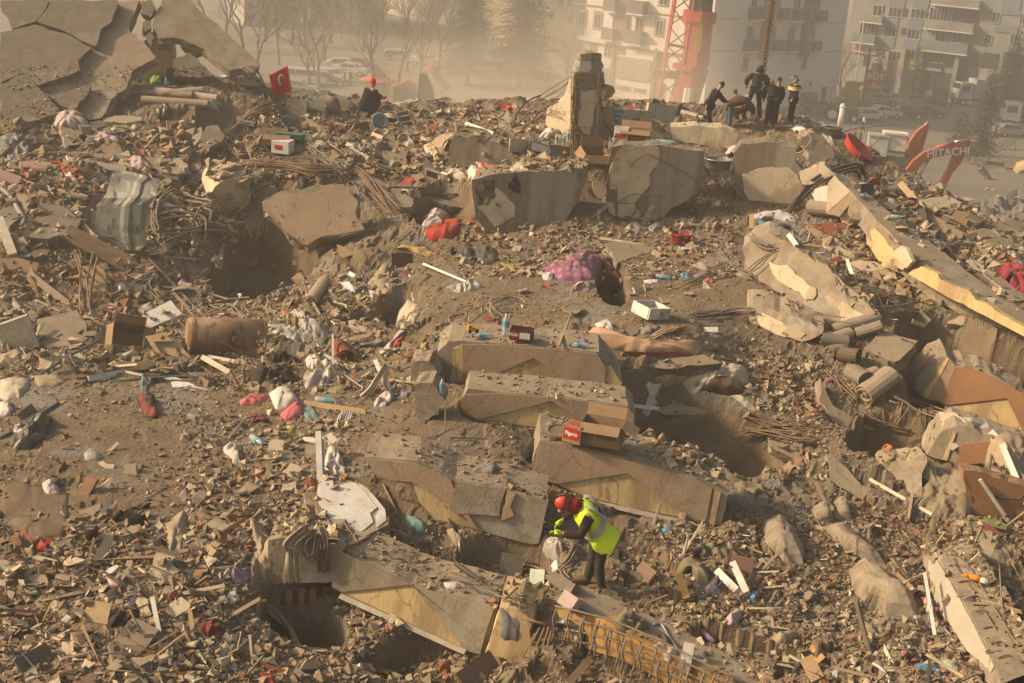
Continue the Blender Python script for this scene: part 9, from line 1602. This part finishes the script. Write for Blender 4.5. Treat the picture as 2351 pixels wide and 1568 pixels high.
 # loose rubble
rng=np.random.default_rng(7);rnd=random.Random(5)
def hull(seed,n=9,sx=1,sy=1,sz=1,boxy=False):
 r=random.Random(seed);bm=bmesh.new()
 for i in range(n):
  if boxy:p=V3((r.choice((-1,1))*r.uniform(.55,1),r.choice((-1,1))*r.uniform(.55,1),r.choice((-1,1))*r.uniform(.7,1)))
  else:
   p=V3((r.gauss(0,1),r.gauss(0,1),r.gauss(0,1)));p=p.normalized()*r.uniform(.75,1)
  bm.verts.new((p.x*sx*.5,p.y*sy*.5,p.z*sz*.5))
 res=bmesh.ops.convex_hull(bm,input=bm.verts)
 junk=[g for g in res['geom_interior']+res['geom_unused']if isinstance(g,bmesh.types.BMVert)]
 if junk:bmesh.ops.delete(bm,geom=list(set(junk)),context='VERTS')
 bm.verts.index_update();v=np.array([tuple(q.co)for q in bm.verts]);f=np.array([[q.index for q in p.verts]for p in bm.faces if len(p.verts)==3]);bm.free();return v,f
KIT=[hull(i,8)for i in range(8)]+[hull(20+i,8,1,.8,.4,True)for i in range(8)]+[hull(40+i,7,1,.75,.14,True)for i in range(8)]+[hull(60+i,8,1,.22,.16,True)for i in range(4)]
PAL=np.array([(.30,.225,.145),(.25,.19,.125),(.33,.265,.19),(.22,.185,.14),(.40,.32,.22),(.52,.45,.34),(.28,.10,.055),(.60,.56,.48),(.16,.135,.105),(.24,.22,.19)])*(1.03,.97,.88)
PW=np.array([.25,.19,.17,.10,.10,.06,.035,.012,.05,.033])
def scatter(n,lo,hi,pw=PW,mode='screen',region=None,power=2.2,seed=1,kit=None,sink=.25,keep=None):
 g=np.random.default_rng(seed);V=[];Fc=[];Cc=[];k0=0;kit=kit or KIT;made=0;tries=0
 pw=pw/pw.sum()
 while made<n and tries<n*3:
  tries+=1
  if region:x0,y0,x1,y1=region
  else:x0,y0,x1,y1=-60,150,2410,1640
  px=g.uniform(x0,x1);py=g.uniform(y0,y1)
  if 0<px<2500 and 0<py<1780 and MASK[int(py/4),int(px/4)]and g.random()<.93:continue
  if keep is not None and not keep(px,py,g):continue
  p,nn,_=hit(px,py)
  if _>90 or nn.z<.5:continue
  s=lo*(hi/lo)**(g.random()**power)
  v,f=kit[g.integers(len(kit))]
  a=g.uniform(0,2*math.pi);b=g.normal(0,.45);c=g.normal(0,.45)
  M=np.array((Matrix.Rotation(a,3,'Z')@Matrix.Rotation(b,3,'X')@Matrix.Rotation(c,3,'Y')))
  vv=(v*s*g.uniform(.75,1.25,3))@M.T+np.array(p+V3((0,0,s*sink*g.uniform(-.2,1))))
  V.append(vv);Fc.append(f+k0);k0+=len(v);made+=1
  Cc.append(np.repeat([PAL[g.choice(len(PAL),p=pw)]*g.uniform(.8,1.15)],len(v),0))
 return np.vstack(V),np.vstack(Fc),np.vstack(Cc)
def trm(name,V,Fc,Cc=None):
 me=bpy.data.meshes.new(name);me.vertices.add(len(V));me.vertices.foreach_set('co',V.astype(np.float32).ravel())
 me.loops.add(Fc.size);me.loops.foreach_set('vertex_index',Fc.ravel().astype(np.int32))
 me.polygons.add(len(Fc));me.polygons.foreach_set('loop_start',np.arange(0,Fc.size,3,dtype=np.int32));me.polygons.foreach_set('loop_total',np.full(len(Fc),3,dtype=np.int32))
 me.polygons.foreach_set('use_smooth',[False]*len(Fc));me.update(calc_edges=True)
 if Cc is not None:
  ca=me.color_attributes.new('col','FLOAT_COLOR','POINT');ca.data.foreach_set('color',np.hstack([Cc,np.ones((len(Cc),1))]).astype(np.float32).ravel())
 return me
M_CHIP=mat('broken_masonry',(.3,.2,.1),scale=6,rough=.95,bump=.5,bscale=35,dust=.55,attr='col')
import mathutils
def dens(px,py,g):
 p,n,_=hit(px,py);q=V3((p.x,p.y,0));v=mathutils.noise.noise(q*.45)+.5*mathutils.noise.noise(q*1.3+V3((7,3,0)))
 return g.random()<min(1,max(.12,.55+v*1.3))
V,Fc,Cc=scatter(60000,.018,.15,seed=3,power=2.7,keep=dens)
ST=[hull(90+i,8,1,.07,.05,True)for i in range(5)];FL=KIT[16:24]+KIT[8:16]+KIT[:4];PWS=np.array([.12,.1,.14,.08,.2,.17,.09,.04,.03,.03])
ZN=[(-20,1180,620,1600,4200,.04,.25,2.3),(420,950,800,1300,1300,.06,.3,1.8),(1500,1180,2380,1590,5500,.035,.2,2.4),(1050,500,1700,640,1500,.08,.34,2.0),(0,280,560,560,1100,.12,.55,1.8),(560,250,1350,420,1600,.1,.42,2.0),(1900,420,2351,700,900,.1,.5,1.8),(450,620,950,900,1200,.08,.36,2.0),(0,560,420,860,700,.12,.5,1.8),(600,1380,1150,1568,900,.06,.28,2),(1480,820,1900,1100,900,.08,.32,2)]
for i,(x0,y0,x1,y1,n_,lo,hi,pw_)in en(ZN):
 v_,f_,c_=scatter(n_,lo,hi,pw=PWS,seed=20+i,power=pw_,region=(x0,y0,x1,y1),kit=FL if i in(0,1,3)else KIT[:24]);Fc=np.vstack([Fc,f_+len(V)]);V=np.vstack([V,v_]);Cc=np.vstack([Cc,c_])
for i,(x0,y0,x1,y1,n_)in en([(0,300,600,860,900),(430,700,950,900,500),(0,1200,620,1568,220),(1800,420,2351,800,350),(600,260,1350,400,350),(1500,1200,2351,1568,300)]):
 v_,f_,c_=scatter(n_,.25,1.3,pw=np.array([.2,.15,.1,.05,.1,.15,.05,.1,.1,0]),seed=60+i,power=2.2,region=(x0,y0,x1,y1),kit=ST,sink=.12);Fc=np.vstack([Fc,f_+len(V)]);V=np.vstack([V,v_]);Cc=np.vstack([Cc,c_])
tag(link('loose_rubble',trm('loose_rubble',V,Fc,Cc),M_CHIP),kind='stuff')
LG=[('concrete_chunk','rough concrete chunk loose on the heap left of the zinc sheet and tan slab',0,290,620,610,62,.3,.75,0),('concrete_chunk','broken concrete chunk loose on the crest left of the tall column',640,270,1230,400,40,.25,.6,0),('concrete_chunk','dusty concrete chunk loose in the pit around the rusty tank',430,600,920,880,36,.2,.5,0),
('plaster_shard','flat cream plaster shard among the chips of the lower left slope',0,1190,620,1568,52,.16,.42,1),('brick_fragment','red brick fragment among the chips of the lower left slope',0,1150,620,1568,16,.12,.26,2),('concrete_chunk','grey chunk loose on the gravel of the bottom right slope',1550,1180,2351,1568,34,.16,.4,0),('plaster_shard','cream shard on the terrace below the ridge walls',1080,520,1680,680,20,.2,.45,1),('concrete_chunk','concrete chunk loose on the right hand heap beyond the long slab',1950,430,2351,700,24,.3,.7,0),('brick_fragment','red brick fragment loose on the upper left heap',0,330,560,700,12,.2,.4,2)]
g=random.Random(8);MS={}
for nm,lb,x0,y0,x1,y1,n_,lo,hi,kd in LG:
 if kd not in MS:
  MS[kd]=[]
  for k in range(6):
   v_,f_=hull(300+kd*20+k,13 if kd==0 else 9,1,.8,(.62,.16,.45)[kd],kd>0);MS[kd].append(trm(nm,v_,f_));MS[kd][-1].materials.append((MC,MP,M_BRICK)[kd])
 for k in range(n_):
  for _t in range(8):
   qx,qy=g.uniform(x0,x1),g.uniform(y0,y1)
   if not MASK[int(qy/4),int(qx/4)]:break
  p,n,_=hit(qx,qy);s=lo*(hi/lo)**(g.random()**1.5)
  o=bpy.data.objects.new(nm,MS[kd][g.randrange(6)]);COL.objects.link(o);o.location=p+V3((0,0,s*.12));o.scale=(s*g.uniform(.8,1.2),s*g.uniform(.8,1.2),s*g.uniform(.8,1.3));o.rotation_euler=(g.gauss(0,.35),g.gauss(0,.35),g.uniform(0,6.28));tag(o,lb,nm.replace('_',' '),lb.replace(' chunk',' chunks').replace(' shard',' shards').replace(' fragment',' fragments'))
  # haze
def haze():
 m=bpy.data.materials.new('haze');m.use_nodes=True;n=m.node_tree;n.nodes.clear()
 o=n.nodes.new('ShaderNodeOutputMaterial');v=n.nodes.new('ShaderNodeVolumePrincipled')
 v.inputs['Color'].default_value=(.97,.92,.83,1);v.inputs['Density'].default_value=HAZE_D;v.inputs['Anisotropy'].default_value=.2
 n.links.new(v.outputs[0],o.inputs['Volume'])
 vv,ff=box_vf(0,240,14.5,420,540,33);ob=link('haze',mesh('haze',vv,ff),m);tag(ob,kind='stuff')
HAZE_D=.0016
haze()
def dust_cloud():
 m=bpy.data.materials.new('dust');m.use_nodes=True;n=m.node_tree;n.nodes.clear();L=n.links
 o=n.nodes.new('ShaderNodeOutputMaterial');v=n.nodes.new('ShaderNodeVolumePrincipled');v.inputs['Color'].default_value=(.95,.84,.68,1);v.inputs['Anisotropy'].default_value=.1
 tc=n.nodes.new('ShaderNodeTexCoord');t=n.nodes.new('ShaderNodeTexNoise');t.inputs['Scale'].default_value=2.2;t.inputs['Detail'].default_value=4;L.new(tc.outputs['Object'],t.inputs[0])
 ln=n.nodes.new('ShaderNodeVectorMath');ln.operation='LENGTH';L.new(tc.outputs['Object'],ln.inputs[0])
 a=n.nodes.new('ShaderNodeMapRange');a.inputs[1].default_value=1;a.inputs[2].default_value=.1;L.new(ln.outputs['Value'],a.inputs[0])
 b=n.nodes.new('ShaderNodeMapRange');b.inputs[1].default_value=.38;b.inputs[2].default_value=.68;L.new(t.outputs[0],b.inputs[0])
 c=n.nodes.new('ShaderNodeMath');c.operation='MULTIPLY';L.new(a.outputs[0],c.inputs[0]);L.new(b.outputs[0],c.inputs[1])
 d=n.nodes.new('ShaderNodeMath');d.operation='MULTIPLY';L.new(c.outputs[0],d.inputs[0]);d.inputs[1].default_value=.1;L.new(d.outputs[0],v.inputs['Density']);L.new(v.outputs[0],o.inputs['Volume'])
 for i,(p,s)in en((((2,72,11),(9,9,9.5)),((6,80,9),(9,9,10)),((-6,84,8),(13,10,8)))):
  bm=bmesh.new();bmesh.ops.create_icosphere(bm,subdivisions=3,radius=1);me=bpy.data.meshes.new('dust_cloud');bm.to_mesh(me);bm.free();ob=link('dust_cloud',me,m);ob.location=p;ob.scale=s;tag(ob,kind='stuff')
dust_cloud()
